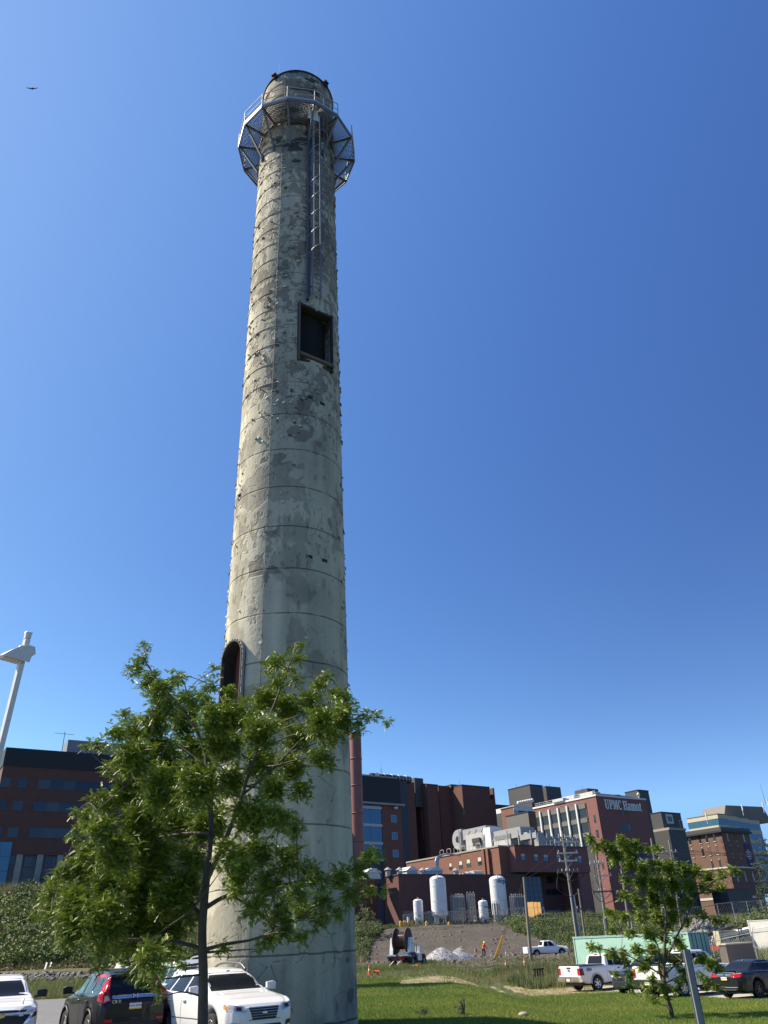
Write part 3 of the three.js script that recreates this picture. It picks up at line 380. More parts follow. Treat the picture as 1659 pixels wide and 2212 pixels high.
// ---- black-topped hospital wing
{
  const B = building('black_topped_wing', 'hospital wing with black upper storey, blue glass bay and brick panel', c1(160, 512), 44.8, 5, 37), { g } = B;
  const xr = B.front(c1(495, 650))[0], xs = B.front(c1(545, 700))[0], yl = B.front(c1(165, 757))[1], xg = B.front(c1(330, 900))[0];
  B.box('upper_storey', -14, xr, yl, B.Y, -20, 0.3, MAT.black, 'blank black upper storey'); B.box('brick_panel', xg, xr + 0.3, 5, yl, -19, 0, MAT.brickRed, 'brick panel with three small windows'); B.box('ledge', -14, xr + 1.2, yl - 0.55, yl, 0.3, 0.9, MAT.concrete); B.box('roof_edge', -14, xr - 1, B.Y, B.Y + 0.4, -1, 0.35, MAT.concrete);
  B.box('slate_strip', xr + 0.3, xs + 1.2, 5, B.front(c1(520, 560))[1], -18, -0.2, MAT.slate, 'dark slate blue vertical strip'); B.box('glass_bay_core', -14, xg, 5, yl - 0.6, -19, -0.3, MAT.slate);
  const ys = [770, 800, 965, 1135, 1290].map((y) => B.front(c1(250, y))[1]); const bh = 0.55;
  for (let i = 0; i < 4; i++) { const yt = i ? ys[i] - bh * 1.3 : ys[0] - 0.1; B.winM(-6, xg - 0.1, ys[i + 1] + 0.02, yt, { n: 3, glass: MAT.glassBlue, z: -0.2, edge: 0.02 }); part(g, 'spandrel_band', bx(-6, xg, ys[i + 1] - bh * 1.3, ys[i + 1], -0.2, 0.02), MAT.frameLight); }
  for (const [a, b, c, d] of [[418, 885, 468, 950], [425, 1047, 476, 1113], [434, 1215, 486, 1280]]) B.win(c1(a, b), c1(c, d), { frame: MAT.frameLight, glass: MAT.glassBlue });
  B.win(c1(440, 1390), c1(480, 1440), {});
  part(g, 'camera_bracket', [bx(xr - 2.4, xr - 1.5, yl - 1.4, yl - 0.9, 0, 0.9), rod([xr - 2, yl - 1.2, 0.9], [xr - 2.6, yl - 1.7, 1.3], 0.14)], MAT.white);
  const [xa] = B.front(c1(220, 500), -3), [xb] = B.front(c1(590, 530), -3), yd = B.front(c1(350, 498), -3)[1];
  part(g, 'roof_duct', [rod([xa, yd - 1, -3], [xb, yd - 1, -3], 1.1, 1.1, 20)], MAT.black); for (let i = 0; i < 5; i++) part(g, 'duct_strap', new THREE.TorusGeometry(1.16, 0.08, 6, 20).rotateY(PI / 2).translate(lerp(xa, xb, 0.15 + i * 0.18), yd - 1, -3), MAT.steel);
  part(g, 'dish', lathe([[0, 0], [0.5, 0.06], [0.9, 0.24]], 20).rotateX(PI / 2).translate(xa + 1.4, yd - 0.9, -1.6), MAT.offwhite);
  { const [ax, ay] = B.front(c1(319, 385), -2); part(g, 'lattice_mast', [rod([ax, B.Y, -2], [ax, ay, -2], 0.1, 0.03, 5), ...[0.3, 0.45, 0.6].map((t) => rod([ax - 0.5, lerp(B.Y, ay, t), -2], [ax + 0.5, lerp(B.Y, ay, t), -2], 0.05, 0.05, 4))], MAT.galv); }
  { const x0 = B.front(c1(490, 545), -0.5)[0], y0 = B.Y - 0.2; for (let i = 0; i < 6; i++) part(g, 'roof_rail_post', rod([x0 + i * 1.2, y0, -1.5], [x0 + i * 1.2, y0 + 1.3, -1.5], 0.05), MAT.galv); for (const k of [0.7, 1.3]) part(g, 'roof_rail', rod([x0, y0 + k, -1.5], [x0 + 6, y0 + k, -1.5], 0.05), MAT.galv); }
}
// ---- tall brown brick tower with wings
{
  const B = building('brick_hospital_tower', 'tall brown brick hospital tower with blank walls and deep dark slots', c1(1085, 600), 58, 5, 36), { g } = B;
  const xe = B.front(c1(1395, 660))[0], zb = -7;
  const [s0, s1] = [B.front(c1(1352, 660))[0], B.front(c1(1382, 660))[0]], yS = B.front(c1(1360, 730))[1];
  part(g, 'tower_block', [bx(0, xe, 5, yS, -22, 0), bx(0, s0, yS, B.Y, -22, 0), bx(s1, xe, yS, B.Y, -22, 0), bx(s0, s1, yS, B.Y, -22, -4)], MAT.brickDark, 'blank brown brick tower block with a tall open slot near its corner'); B.box('tower_coping', -0.1, s0, B.Y, B.Y + 0.35, -22, 0.1, MAT.black);
  const F = (p, z) => B.front(p, z);
  const wing = (l, r2, top, z, n, m = MAT.brickDark) => { const x0 = F(c1(l, 800), z)[0], x1 = F(c1(r2, 800), z)[0], yt = F(c1((l + r2) / 2, top), z)[1]; B.box('wing', x0, x1, 5, yt, z - 12, z, m, n); B.box('wing_coping', x0 - 0.1, x1 + 0.1, yt, yt + 0.3, z - 12, z + 0.1, MAT.black); return [x0, x1, yt]; };
  wing(878, 1003, 615, -7.5, 'recessed brick wing beside the tower'); const wB = wing(765, 872, 597, -6, 'middle brick wing'); const wA = wing(560, 648, 580, -6.5, 'brick wing beside the slate strip');
  wing(700, 768, 590, -10, 'brick return between two wings', MAT.brickDark);
  B.box('slot_back', wA[1], wB[0], 5, wA[2] - 3, -16, -14, MAT.brickDark, 'brick wall deep in the slot between the wings');
  for (const y of [820, 930, 1045, 1150, 1250]) { const [x0, yy] = F(c1(723, y), -9.95); B.winM(x0, x0 + 3, yy - 2.6, yy + 1.6, { z: -9.95 }); }
  { const x1 = F(c1(1530, 850), -4)[0], yt = F(c1(1440, 790), -4)[1]; B.box('lower_block', xe, x1 + 6, 5, yt, -24, -4, MAT.brickDark, 'lower brick block behind the tower'); B.box('lower_coping', xe, x1 + 6, yt, yt + 0.3, -24, -3.9, MAT.black); }
  { const x0 = F(c1(640, 560), -9)[0], x1 = F(c1(720, 560), -9)[0]; B.box('stair_penthouse', x0, x1, 50, F(c1(690, 533), -9)[1], -16, -9, MAT.charcoal); }
  { const [ax, ay] = F(c1(1062, 545), -5); part(g, 'roof_aerial', rod([ax, B.Y, -5], [ax, ay, -5], 0.07, 0.03, 5), MAT.darkSteel); B.box('roof_box', ax - 4, ax + 1.5, B.Y, B.Y + 1.4, -12, -6, MAT.charcoal); }
}
// ---- low maroon front building
let lowTop;
{
  const B = building('low_service_building', 'long low maroon brick service building behind the white tanks', c1(485, 1452), 13.2, 4.6, 35), { g } = B, zl = B.left(c1(370, 1465))[0], xe = B.front(c1(1400, 1455))[0];
  lowTop = B;
  B.box('wall', 0, xe + 8, 3.6, B.Y, zl, 0, MAT.brickMaroon, 'blank maroon brick wall'); B.box('coping', -0.12, xe + 8, B.Y, B.Y + 0.25, zl - 0.1, 0.12, MAT.darkSteel);
  const xl = B.front(c1(275, 1440), zl - 4)[0]; B.box('set_back_wall', xl - 12, xl, 3.6, B.front(c1(200, 1440), zl - 4)[1], zl - 14, zl - 4, MAT.brickMaroon, 'maroon side block behind the smokestack'); B.box('link_block', xl, 0.02, 3.6, B.Y - 2.5, zl - 14, zl - 6, MAT.brickDark);
  B.win(c1(282, 1530), c1(330, 1700), { z: zl - 6, glass: MAT.glassBlue });
  for (const [a, b] of [[430, 520], [600, 655], [1015, 1060], [1180, 1240], [780, 830]]) { const [x0, yt] = B.front(k4(a, 275)), [x1] = B.front(k4(b, 275)); B.box('loading_opening_panel', x0, x1, 3.7, yt, -0.4, 0.03, MAT.greyClad, 'flat grey panel added in place of a shaded loading opening'); }  // flat grey panels added where the open bays would lie in shade
  // roof vents
  for (const [x, yt, yb, s] of [[385, 1375, 1458, 1], [495, 1375, 1450, 1], [714, 1380, 1452, 1], [1028, 1382, 1452, 1]]) {
    const [vx, vy] = B.front(c1(x, yt), -3), v = thing('roof_vent', ['galvanised capped roof vent closest to the slate strip of the black-topped wing', 'galvanised capped roof vent second along the low maroon roof from the rusty stack', 'galvanised capped roof vent between two white roof hoods', 'lone galvanised capped roof vent beside the white louvred unit'][[385, 495, 714, 1028].indexOf(x)], 'vent', [0, 0, 0], 0, 'capped vents on the low roof'); v.position.copy(B.g.position); v.rotation.copy(B.g.rotation);
    part(v, 'stack', cyl(vx, B.Y, vy - 0.7, -3, 0.5, 16), MAT.galv); part(v, 'cap', cyl(vx, vy - 0.5, vy, -3, 0.8, 18, 0.05), MAT.galv); for (const a of [0, 1, 2, 3]) part(v, 'cap_strut', rod([vx + 0.45 * cos(a * PI / 2), vy - 0.75, -3 + 0.45 * sin(a * PI / 2)], [vx + 0.45 * cos(a * PI / 2), vy - 0.4, -3 + 0.45 * sin(a * PI / 2)], 0.05), MAT.darkSteel);
  }
  for (const [x, w, lab] of [[590, 1.3, 'low white roof hood beside the capped vents'], [820, 1.5, 'white roof hood with a sloped lid near the pipe bundle'], [225, 1.6, 'flat pale roof cabinet by the rusty stack']]) { const [vx] = B.front(c1(x, 1440), -4), v = thing('roof_hood', lab, 'roof hood', [0, 0, 0]); v.position.copy(B.g.position); v.rotation.copy(B.g.rotation); const yb = x < 300 ? B.front(c1(200, 1440), -4)[1] - 0.9 : B.Y; part(v, 'casing', bx(vx - w, vx + w, yb, yb + 1.1, -5.5, -3), MAT.offwhite); part(v, 'lid', extr([[-w - 0.2, 0], [w + 0.2, 0], [w * 0.3, 0.7], [-w * 0.3, 0.7]], 2.9).translate(vx, yb + 1.1, -5.7), MAT.white); }
  { const [x0] = B.front(c1(1100, 1445), -3), [x1] = B.front(c1(1295, 1445), -3), v = thing('roof_louvre_unit', 'long white louvred unit on the low maroon roof', 'roof unit', [0, 0, 0]); v.position.copy(B.g.position); v.rotation.copy(B.g.rotation); part(v, 'base', bx(x0, x1, B.Y, B.Y + 0.7, -6, -3), MAT.offwhite); for (let i = 0; i < 14; i++) part(v, 'louvre', turned(new THREE.BoxGeometry(0.1, 0.5, 2.8), 0, 0, 0.5, lerp(x0 + 3, x1 - 0.3, i / 13), B.Y + 0.95, -4.5), MAT.white); }
  // bundle of insulated pipes running down to the low roof
  { const v = thing('pipe_bundle', 'bundle of silver insulated pipes dropping to the low roof', 'pipes', [0, 0, 0]); v.position.copy(B.g.position); v.rotation.copy(B.g.rotation); for (let i = 0; i < 5; i++) { const [px, py] = B.front(c1(838 + i * 7, 1275 - i), -6); part(v, 'pipe', tube([[px + 9 - i * 0.3, py + 0.6, -9], [px + 2, py + 0.4, -6.4], [px, py - 0.6, -6], [px, B.Y, -6]], 0.14, 8, 40), MAT.steel); } }
}
// ---- lit brick wing with red overhanging box
let midTop;
{
  const Y = 18.9, B = building('brick_clinic_wing', 'sunlit red brick clinic wing with a maroon overhanging upper box', c1(1432, 1182), Y, 4.6, 34), { g } = B; midTop = B;
  const zl = B.left(k6(225, 575))[0];
  const xw = 22, xb = B.front(c2(205, 850), 2.1)[0], xe = B.front(c2(862, 880), 2.1)[0], ybx = B.front(c2(230, 1072), 2.1)[1];
  B.box('brick_wall', 0, xb + 2, 3.6, Y, zl * 1.9, 0, MAT.brickRed, 'red brick wall with four small windows'); B.box('roof_parapet', -0.15, xb + 2, Y, Y + 0.3, zl * 1.9, 0.12, MAT.concrete);
  B.box('overhanging_box', xb, xe, ybx, Y + 0.05, -20, 2.1, MAT.redPaint, 'maroon clad overhanging box'); B.box('box_coping', xb - 0.1, xe + 0.1, Y + 0.05, Y + 0.25, -20, 2.2, MAT.darkSteel);
  B.box('recess_back', xb + 2, xe, 3.6, ybx, -20, -4, MAT.brickMaroon); B.box('end_pier', B.front(c2(795, 1200), 1.6)[0], xe - 0.05, 3.6, ybx, -18, 1.6, MAT.redPaint, 'maroon end pier');
  { const z0 = B.left(k6(735, 480))[0], z1 = B.left(k6(770, 480))[0]; for (const [u, v] of [[min(z0, z1) - 0.5, min(z0, z1) + 0.25], [max(z0, z1), max(z0, z1) + 0.75]]) B.box('brick_pilaster', -0.55, -0.002, 3.6, Y, u, v, MAT.brickRed); }
  for (const [a, b, c, d] of [[642, 585, 697, 678], [493, 615, 547, 703], [390, 638, 440, 725], [258, 665, 298, 745]]) B.win(k6(a, b), k6(c, d), { side: 0, blind: 0.55, frame: MAT.frame });
  for (const [a, b, c, d] of [[1220, 535, 1288, 622], [1398, 542, 1465, 630], [1529, 549, 1597, 635]]) B.win(k6(a, b), k6(c, d), { z: 2.1, glass: MAT.glassBlue, blind: 0.38 });
  for (const [a, b, c, d] of [[583, 922, 622, 980], [672, 925, 702, 984], [775, 932, 815, 990]]) B.win(c2(a, b), c2(c, d), { z: 2.1, glass: MAT.glassBlue, blind: 0.3 });
  // dark glazed ground floors
  const [gx0] = B.front(c2(262, 1250), -3.9), [gx1] = B.front(c2(455, 1250), -3.9), gy0 = B.front(c2(380, 1408), -3.9)[1], gy1 = B.front(c2(380, 1095), -3.9)[1];
  B.winM(gx0, gx1, gy0, gy1, { z: -3.9, n: 5, m: 6, glass: M(0.035, 0.055, 0.09, 0.06, { metalness: 0.3 }) }); B.winM(gx1 + 0.8, gx1 + 6.5, lerp(gy0, gy1, 0.4), lerp(gy0, gy1, 0.56), { z: -3.9, n: 3 }); B.winM(gx1 + 2, gx1 + 7, gy1 - 1.8, gy1 - 0.4, { z: -3.9, n: 3 });
  B.box('plinth', xb + 2, xe - 6, 3.6, gy0 - 0.3, -4, -2.5, MAT.stone);
  // rooftop railing
  const rail = (pts) => { for (let i = 0; i < pts.length - 1; i++) { const a = pts[i], b = pts[i + 1], n = max(1, Math.round(a.distanceTo(b) / 2.6)); for (let k = 0; k < n; k++) { const p = a.clone().lerp(b, k / n + 0.03), q = a.clone().lerp(b, (k + 1) / n - 0.03); part(g, 'roof_guard', tube([p, p.clone().setY(p.y + 1), p.clone().lerp(q, 0.06).setY(p.y + 1.1), p.clone().lerp(q, 0.94).setY(p.y + 1.1), q.clone().setY(q.y + 1), q], 0.05, 5, 20), MAT.frameLight); } } };
  rail([V3(0.4, Y + 0.3, zl * 1.2), V3(0.4, Y + 0.3, -0.4), V3(xb, Y + 0.3, -0.4)]); rail([V3(xb + 0.4, Y + 0.2, 1.6), V3(xe - 1, Y + 0.2, 1.6)]);
  // air handling plant on the roof
  const P = thing('rooftop_air_plant', 'pale grey rooftop air handling plant with round drum casing and ducts', 'air plant', [0, 0, 0]); P.position.copy(g.position); P.rotation.copy(g.rotation);
  const side = (x, y, X = 3) => B.left(k6(x, y), X); // on a plane 3 m in from the lit wall
  const grey = rough(0.34, 0.35, 0.36, 0.5, 0.4), wht = rough(0.46, 0.46, 0.45, 0.55, 0.4);
  const zc = side(385, 350)[0], yc = side(360, 350)[1], rd = abs(side(360, 215)[1] - side(360, 485)[1]) / 2;
  part(P, 'drum_casing', extr([...lin(90, 270, 24).map((a) => [cos(a * R) * rd, sin(a * R) * rd]), [rd * 0.7, -rd], [rd * 0.7, rd]], 3.2, [lin(0, 345, 23).map((a) => [cos(a * R) * rd * 0.36 - 0.1, sin(a * R) * rd * 0.36])]).rotateY(-PI / 2).translate(6, yc, zc), grey, 'round ended drum casing'); part(P, 'fan_wheel', [cyl(0, -0.2, 0.2, 0, rd * 0.34, 18).rotateZ(PI / 2).translate(4.2, yc, zc)], MAT.chrome);
  const seg = (n, x0, yt, x1, yb, d0, d1, m) => { const [za, ya] = side(x0, yt), [zb, yb2] = side(x1, yb); return part(P, n, bx(d0, d1, min(ya, yb2), max(ya, yb2), min(za, zb), max(za, zb)), m); };
  seg('duct_section', 430, 220, 760, 290, 3, 7, grey); seg('air_handler', 485, 290, 730, 465, 2.8, 8, wht); seg('inlet_cowl', 600, 335, 700, 372, 2.2, 3, MAT.darkSteel); seg('inlet_cowl', 612, 380, 712, 420, 2.2, 3, MAT.darkSteel);
  seg('exhaust_tower', 745, 190, 850, 440, 2.6, 6, MAT.white); seg('duct_section', 855, 240, 1230, 305, 3, 7, grey); seg('air_handler', 850, 310, 1100, 430, 3, 8, wht); seg('duct_section', 1200, 290, 1450, 318, 2.6, 5, grey); seg('air_handler', 1290, 240, 1235, 330, 3.4, 7, grey); seg('duct_riser', 1405, 270, 1480, 425, 2.8, 4.5, grey);
  part(P, 'steam_pipe', tube([V3(3.2, Y + 0.3, side(760, 470)[0]), V3(3, Y + 3, side(750, 380)[0]), V3(3.4, Y + 4.5, side(740, 320)[0])], 0.6, 10, 16), MAT.steel);
  for (const x of [425, 1080, 1230, 1400, 1475]) { const [z0, y0] = side(x, 430), y1 = side(x, 215)[1]; part(P, 'support_post', bx(2.4, 2.6, Y, y1, z0 - 0.1, z0 + 0.1), MAT.galv); }
  for (let i = 0; i < 6; i++) { const [z0] = side(500 + i * 45, 240), [z1] = side(545 + i * 45, 280), ya = side(520, 228)[1], yb = side(520, 285)[1]; part(P, 'duct_brace', bar([2.95, i % 2 ? ya : yb, z0], [2.95, i % 2 ? yb : ya, z1], 0.08, 0.08), MAT.galv); }
  const [x0] = B.front(c2(440, 800), -3), [x1] = B.front(c2(760, 800), -3);
  const Q = thing('rooftop_duct_run', 'low run of pale ducts on the maroon box roof', 'duct', [0, 0, 0]); Q.position.copy(g.position); Q.rotation.copy(g.rotation);
  part(Q, 'duct', bx(x0, x1, Y + 1.6, Y + 2.9, -5, -3), grey); part(Q, 'lower_duct', bx(x0 - 0.5, x1 - 2, Y + 0.3, Y + 1.3, -4.5, -2.8), wht); for (let i = 0; i < 7; i++) part(Q, 'duct_leg', bx(lerp(x0, x1, i / 6) - 0.06, lerp(x0, x1, i / 6) + 0.06, Y, Y + 3.4, -2.75, -2.6), MAT.galv);
}
// ---- main hospital block with the sign
{
  const Y = 42, B = building('main_hospital_block', 'painted red hospital block with white fins and a large name sign', c2(937, 390), Y, 5, 36), { g } = B;
  const zl = B.left(c2(362, 523))[0], xe = B.front(c2(1384, 430))[0];
  B.box('painted_wall', 0, xe, 5, Y, zl, 0, MAT.redPaint, 'dull red painted wall'); B.box('white_coping', -0.25, xe + 0.25, Y, Y + 0.55, zl - 0.2, 0.25, MAT.white); B.box('roof', 0.3, xe - 0.3, Y + 0.55, Y + 0.6, zl, -0.3, MAT.roof);
  // glazed bays between fins on the lit side
  const cols = [[388, 560, 437], [448, 548, 517], [530, 528, 600], [614, 507, 685], [699, 487, 772], [785, 465, 865]];
  const yTop = B.left(c2(820, 458))[1], zF = cols.map(([a, , b]) => [B.left(c2(a + 12, 620))[0], B.left(c2(b + 12, 620))[0]]);
  const zStart = zF[0][0], zEnd = zF[5][1];
  B.box('bay_wall', -0.12, 0.2, 5, yTop, zStart, zEnd, MAT.charcoal, 'dark grey clad bays');
  const rowsY = [520, 650, 775].map((y) => B.left(c2(835, y))[1]);
  const bayH = [[510, 585], [640, 720], [770, 850]].map(([a, b]) => [B.left(c2(840, a))[1], B.left(c2(845, b))[1]]);
  zF.forEach(([z0, z1], i) => { bayH.forEach(([yt, yb]) => { B.winM(z0 + 0.5, z1 - 0.5, yb + 0.3, yt, { side: -0.13, n: 3, glass: MAT.glass }); }); for (let k = 0; k < 3; k++) { const yt = k ? bayH[k - 1][1] : yTop; part(g, 'spandrel_panel', bx(-0.3, -0.13, bayH[k][0] + 0.3, yt - 0.1, z0 + 0.35, z1 - 0.35), MAT.greyClad); } });
  for (let i = 0; i <= 5; i++) { const z = i < 5 ? zF[i][1] : zF[5][1]; if (i < 5) part(g, 'white_fin', bx(-0.75, -0.1, 5, yTop + 0.2, (zF[i][1] + zF[i + 1][0]) / 2 - 0.3, (zF[i][1] + zF[i + 1][0]) / 2 + 0.3), MAT.white); }
  for (const [a, b, c, d] of [[918, 565, 942, 628], [940, 697, 968, 762], [990, 975, 1015, 1045]]) B.win(c2(a, b), c2(c, d), { side: 0, m: 3 });
  B.win(c2(1168, 520), c2(1200, 570), { n: 1 }); B.win(c2(1155, 640), c2(1262, 703), { n: 3 });
  { const [pa, ya] = B.front(c2(1135, 520)), [pb, yb] = B.front(c2(1163, 572)), [pc] = B.front(c2(1205, 520)), [pd] = B.front(c2(1238, 572)); for (const [u, v] of [[pa, pb], [pc, pd]]) part(g, 'infill_panel', bx(u, v, yb, ya, 0.0, 0.05), rough(0.2, 0.085, 0.075)); }
  // the sign: raised serif letters
  { const [x0, y0] = B.front(c2(1015, 470)), [x1, y1] = B.front(c2(1345, 505)), s = thing('name_sign', 'raised pale serif letters reading the hospital name on the red wall', 'sign', [0, 0, 0]); s.position.copy(g.position); s.rotation.copy(g.rotation);
    const mid = Math.round, H = abs(B.front(c2(1080, 445))[1] - B.front(c2(1080, 508))[1]) * 0.98; const str = 'UPMC Hamot'; let w = 0; const gl = [...str].map((ch) => { if (ch === ' ') return null; const t = new TextGeometry(ch, { font: serif, size: 1, depth: 0.1, curveSegments: 5 }); t.computeBoundingBox(); return t; });
    const widths = gl.map((t, i) => (t ? t.boundingBox.max.x - t.boundingBox.min.x : 0.28)); const total = widths.reduce((a, b) => a + b + 0.09, -0.09), k = (x1 - x0) / total; let cx = 0;
    gl.forEach((t, i) => { if (t) { t.translate(-t.boundingBox.min.x, 0, 0); t.scale(k, H / 0.74, 3); t.translate(x0 + cx * k, (y0 + y1) / 2 - H * 0.48, 0.05); part(s, 'letter', t, M(0.72, 0.72, 0.7, 0.5), `letter ${str[i]}`); } cx += widths[i] + 0.09; }); }
  // purple banner low on the wall
  { const [x0, y0] = B.front(c2(1190, 905)), [x1, y1] = B.front(c2(1490, 1090)), b = thing('purple_wall_banner', 'large purple printed banner low on the red hospital wall', 'banner', [0, 0, 0]); b.position.copy(g.position); b.rotation.copy(g.rotation); part(b, 'cloth', bx(x0, min(x1, xe + 8), y1, y0, 0.02, 0.1), MAT.purple); part(b, 'lettering', text('Women\u2019s & Medicine', 1.1, 0.03).translate((x0 + x1) / 2 - 1, y0 - 2, 0.1), MAT.white); }
  // rooftop plant
  const rt = (n, x, y, x2, y2, z, d, m, l) => { const [a, ya] = B.front(c2(x, y), z), [b, yb] = B.front(c2(x2, y2), z); return B.box(n, min(a, b), max(a, b), Y + 0.6, max(ya, yb), z - d, z, m, l); };
  rt('plant_room', 860, 320, 965, 370, -12, 6, MAT.charcoal, 'charcoal rooftop plant room'); rt('cooling_unit', 640, 405, 735, 440, -14, 5, MAT.offwhite); 
  { const lz = (x, y) => B.left(c2(x, y), 2); for (const [a, t, b] of [[632, 405, 740], [790, 372, 905]]) { const [z0, y0] = lz(a, t), [z1] = lz(b, t - 20); B.box('roof_unit', 2, 6, Y + 0.6, y0, z0, z1, MAT.offwhite, 'pale rooftop unit'); } for (let i = 0; i < 14; i++) { const z = lerp(zl * 0.95, -0.5, i / 13); part(g, 'roof_rail_post', rod([0.6, Y + 0.5, z], [0.6, Y + 1.8, z], 0.05), MAT.galv); } for (const k of [1.15, 1.75]) part(g, 'roof_rail', rod([0.6, Y + k, zl * 0.95], [0.6, Y + k, -0.5], 0.05), MAT.galv); }
  { const [x0, y0] = B.front(c2(950, 372), -3), [x1] = B.front(c2(1265, 390), -3); part(g, 'silver_duct', rod([x0, y0 - 0.6, -3], [x1, y0 - 0.6, -3], 0.9, 0.9, 16), MAT.steel); part(g, 'dark_duct_joint', rod([lerp(x0, x1, 0.5), y0 - 0.6, -3], [lerp(x0, x1, 0.62), y0 - 0.6, -3], 1, 1, 16), MAT.darkSteel); }
  { const [ax, ay] = B.front(c2(813, 305), -12); part(g, 'roof_aerial', rod([ax, Y, -12], [ax, ay, -12], 0.12, 0.06, 5), MAT.darkSteel); const [bx_, by] = B.front(c2(1320, 365), -2); part(g, 'roof_figure_vent', [cyl(bx_, Y + 0.5, by - 0.8, -2, 0.25, 8), new THREE.SphereGeometry(0.6, 10, 8).translate(bx_, by - 0.4, -2)], MAT.offwhite); }
}
// ---- darker blocks between and behind
function block(name, label, corner, Y, right, left, m, m2, o = {}) {
  const B = building(name, label, corner, Y, 5, o.turn ?? 36), xe = B.front(right)[0], zl = left ? B.left(left)[0] : -(o.depth ?? 12);
  B.box('wall', 0, xe, o.y0 ?? 4, Y, zl, 0, m, o.wall); B.box('coping', -0.12, xe + 0.12, Y, Y + 0.3, zl - 0.1, 0.12, m2 ?? MAT.black); B.xe = xe; B.zl = zl; return B;
}
{
  const b1 = block('dark_penthouse_block', 'charcoal ribbed penthouse block above the white trimmed hospital roof', c2(342, 290), 54, c2(460, 320), c2(147, 340), MAT.charcoal);
  const [x0] = b1.front(c2(490, 330), -4), [x1] = b1.front(c2(622, 330), -4); b1.box('side_penthouse', x0, x1, 4, b1.front(c2(560, 306), -4)[1], -14, -4, MAT.charcoal, 'second charcoal penthouse'); b1.box('link', b1.xe, x0, 4, 50, -14, -6, MAT.charcoal);
  for (const [px, h] of [[c2(222, 282), 5], [c2(520, 275), 4]]) { const [ax, ay] = b1.front(px, -8); part(b1.g, 'roof_aerial', rod([ax, b1.Y - 4, -8], [ax, ay, -8], 0.1, 0.05, 5), MAT.darkSteel); }
  for (let i = 0; i < 7; i++) { const [x, y] = b1.front(c2(245 + i * 20, 455 - i * 4), 6); part(b1.g, 'roof_vent_cowl', new THREE.SphereGeometry(0.75, 12, 8).translate(x, y, 6), MAT.white); }
  const b2 = block('grey_ribbed_block', 'sunlit grey ribbed block with a brick return wall', c2(328, 536), 34, c2(395, 560), c2(132, 585), MAT.greyClad, MAT.black, { wall: 'ribbed grey cladding' }); b2.box('brick_return', 0.05, b2.xe + 0.1, 5, b2.Y - 0.3, -2, 0.06, MAT.brickRed, 'brick return wall');
  const b3 = block('brick_link_block', 'red brick link block with a white fascia and a pair of windows', c2(192, 492), 38, c2(360, 470), c2(84, 515), MAT.brickRed, MAT.black); b3.box('white_fascia', 0.1, b3.xe, b3.Y - 0.9, b3.Y + 0.5, -8, 0.3, MAT.white); b3.box('grey_front', 0.05, b3.xe - 0.1, 5, b3.Y - 0.95, -8, 0.12, MAT.charcoal); b3.win(c2(197, 508), c2(243, 553), { n: 2, z: 0.13, frame: MAT.white, glass: M(0.4, 0.42, 0.42, 0.4) });
  const b4 = block('black_roof_block', 'plain black block rising behind the red hospital wall', c2(1318, 338), 54, c2(1412, 350), c2(1200, 362), MAT.charcoal);
  const b5 = block('dark_rear_wing', 'dark clad rear wing with a ribbed corner and white trimmed windows', c2(1524, 538), 40, c2(1700, 552), c2(1425, 535), MAT.charcoal, MAT.black);
  for (const [a, b, c, d] of [[1578, 572, 1628, 622]]) b5.win(c2(a, b), c2(c, d), { n: 3, frame: MAT.offwhite, edge: 0.7 });
  { const [x0, y0] = b5.front(c3(320, 800), 3), [x1] = b5.front(c3(545, 800), 3); b5.box('balcony_slab', x0, x1, y0 - 0.8, y0, -4, 3, MAT.concrete); b5.box('balcony_wall', x0, x1, 5, y0 - 0.8, -4, 2.6, MAT.charcoal); b5.win(c3(347, 845), c3(378, 890), { z: 2.6 }); const [rx0] = b5.front(c3(460, 720), 1), [rx1] = b5.front(c3(498, 720), 1); part(b5.g, 'roof_rail', [rod([rx0, y0, 1], [rx0, y0 + 3, 1], 0.1), rod([rx1, y0, 1], [rx1, y0 + 3, 1], 0.1), rod([rx0, y0 + 3, 1], [rx1, y0 + 3, 1], 0.1)], MAT.galv); }
}
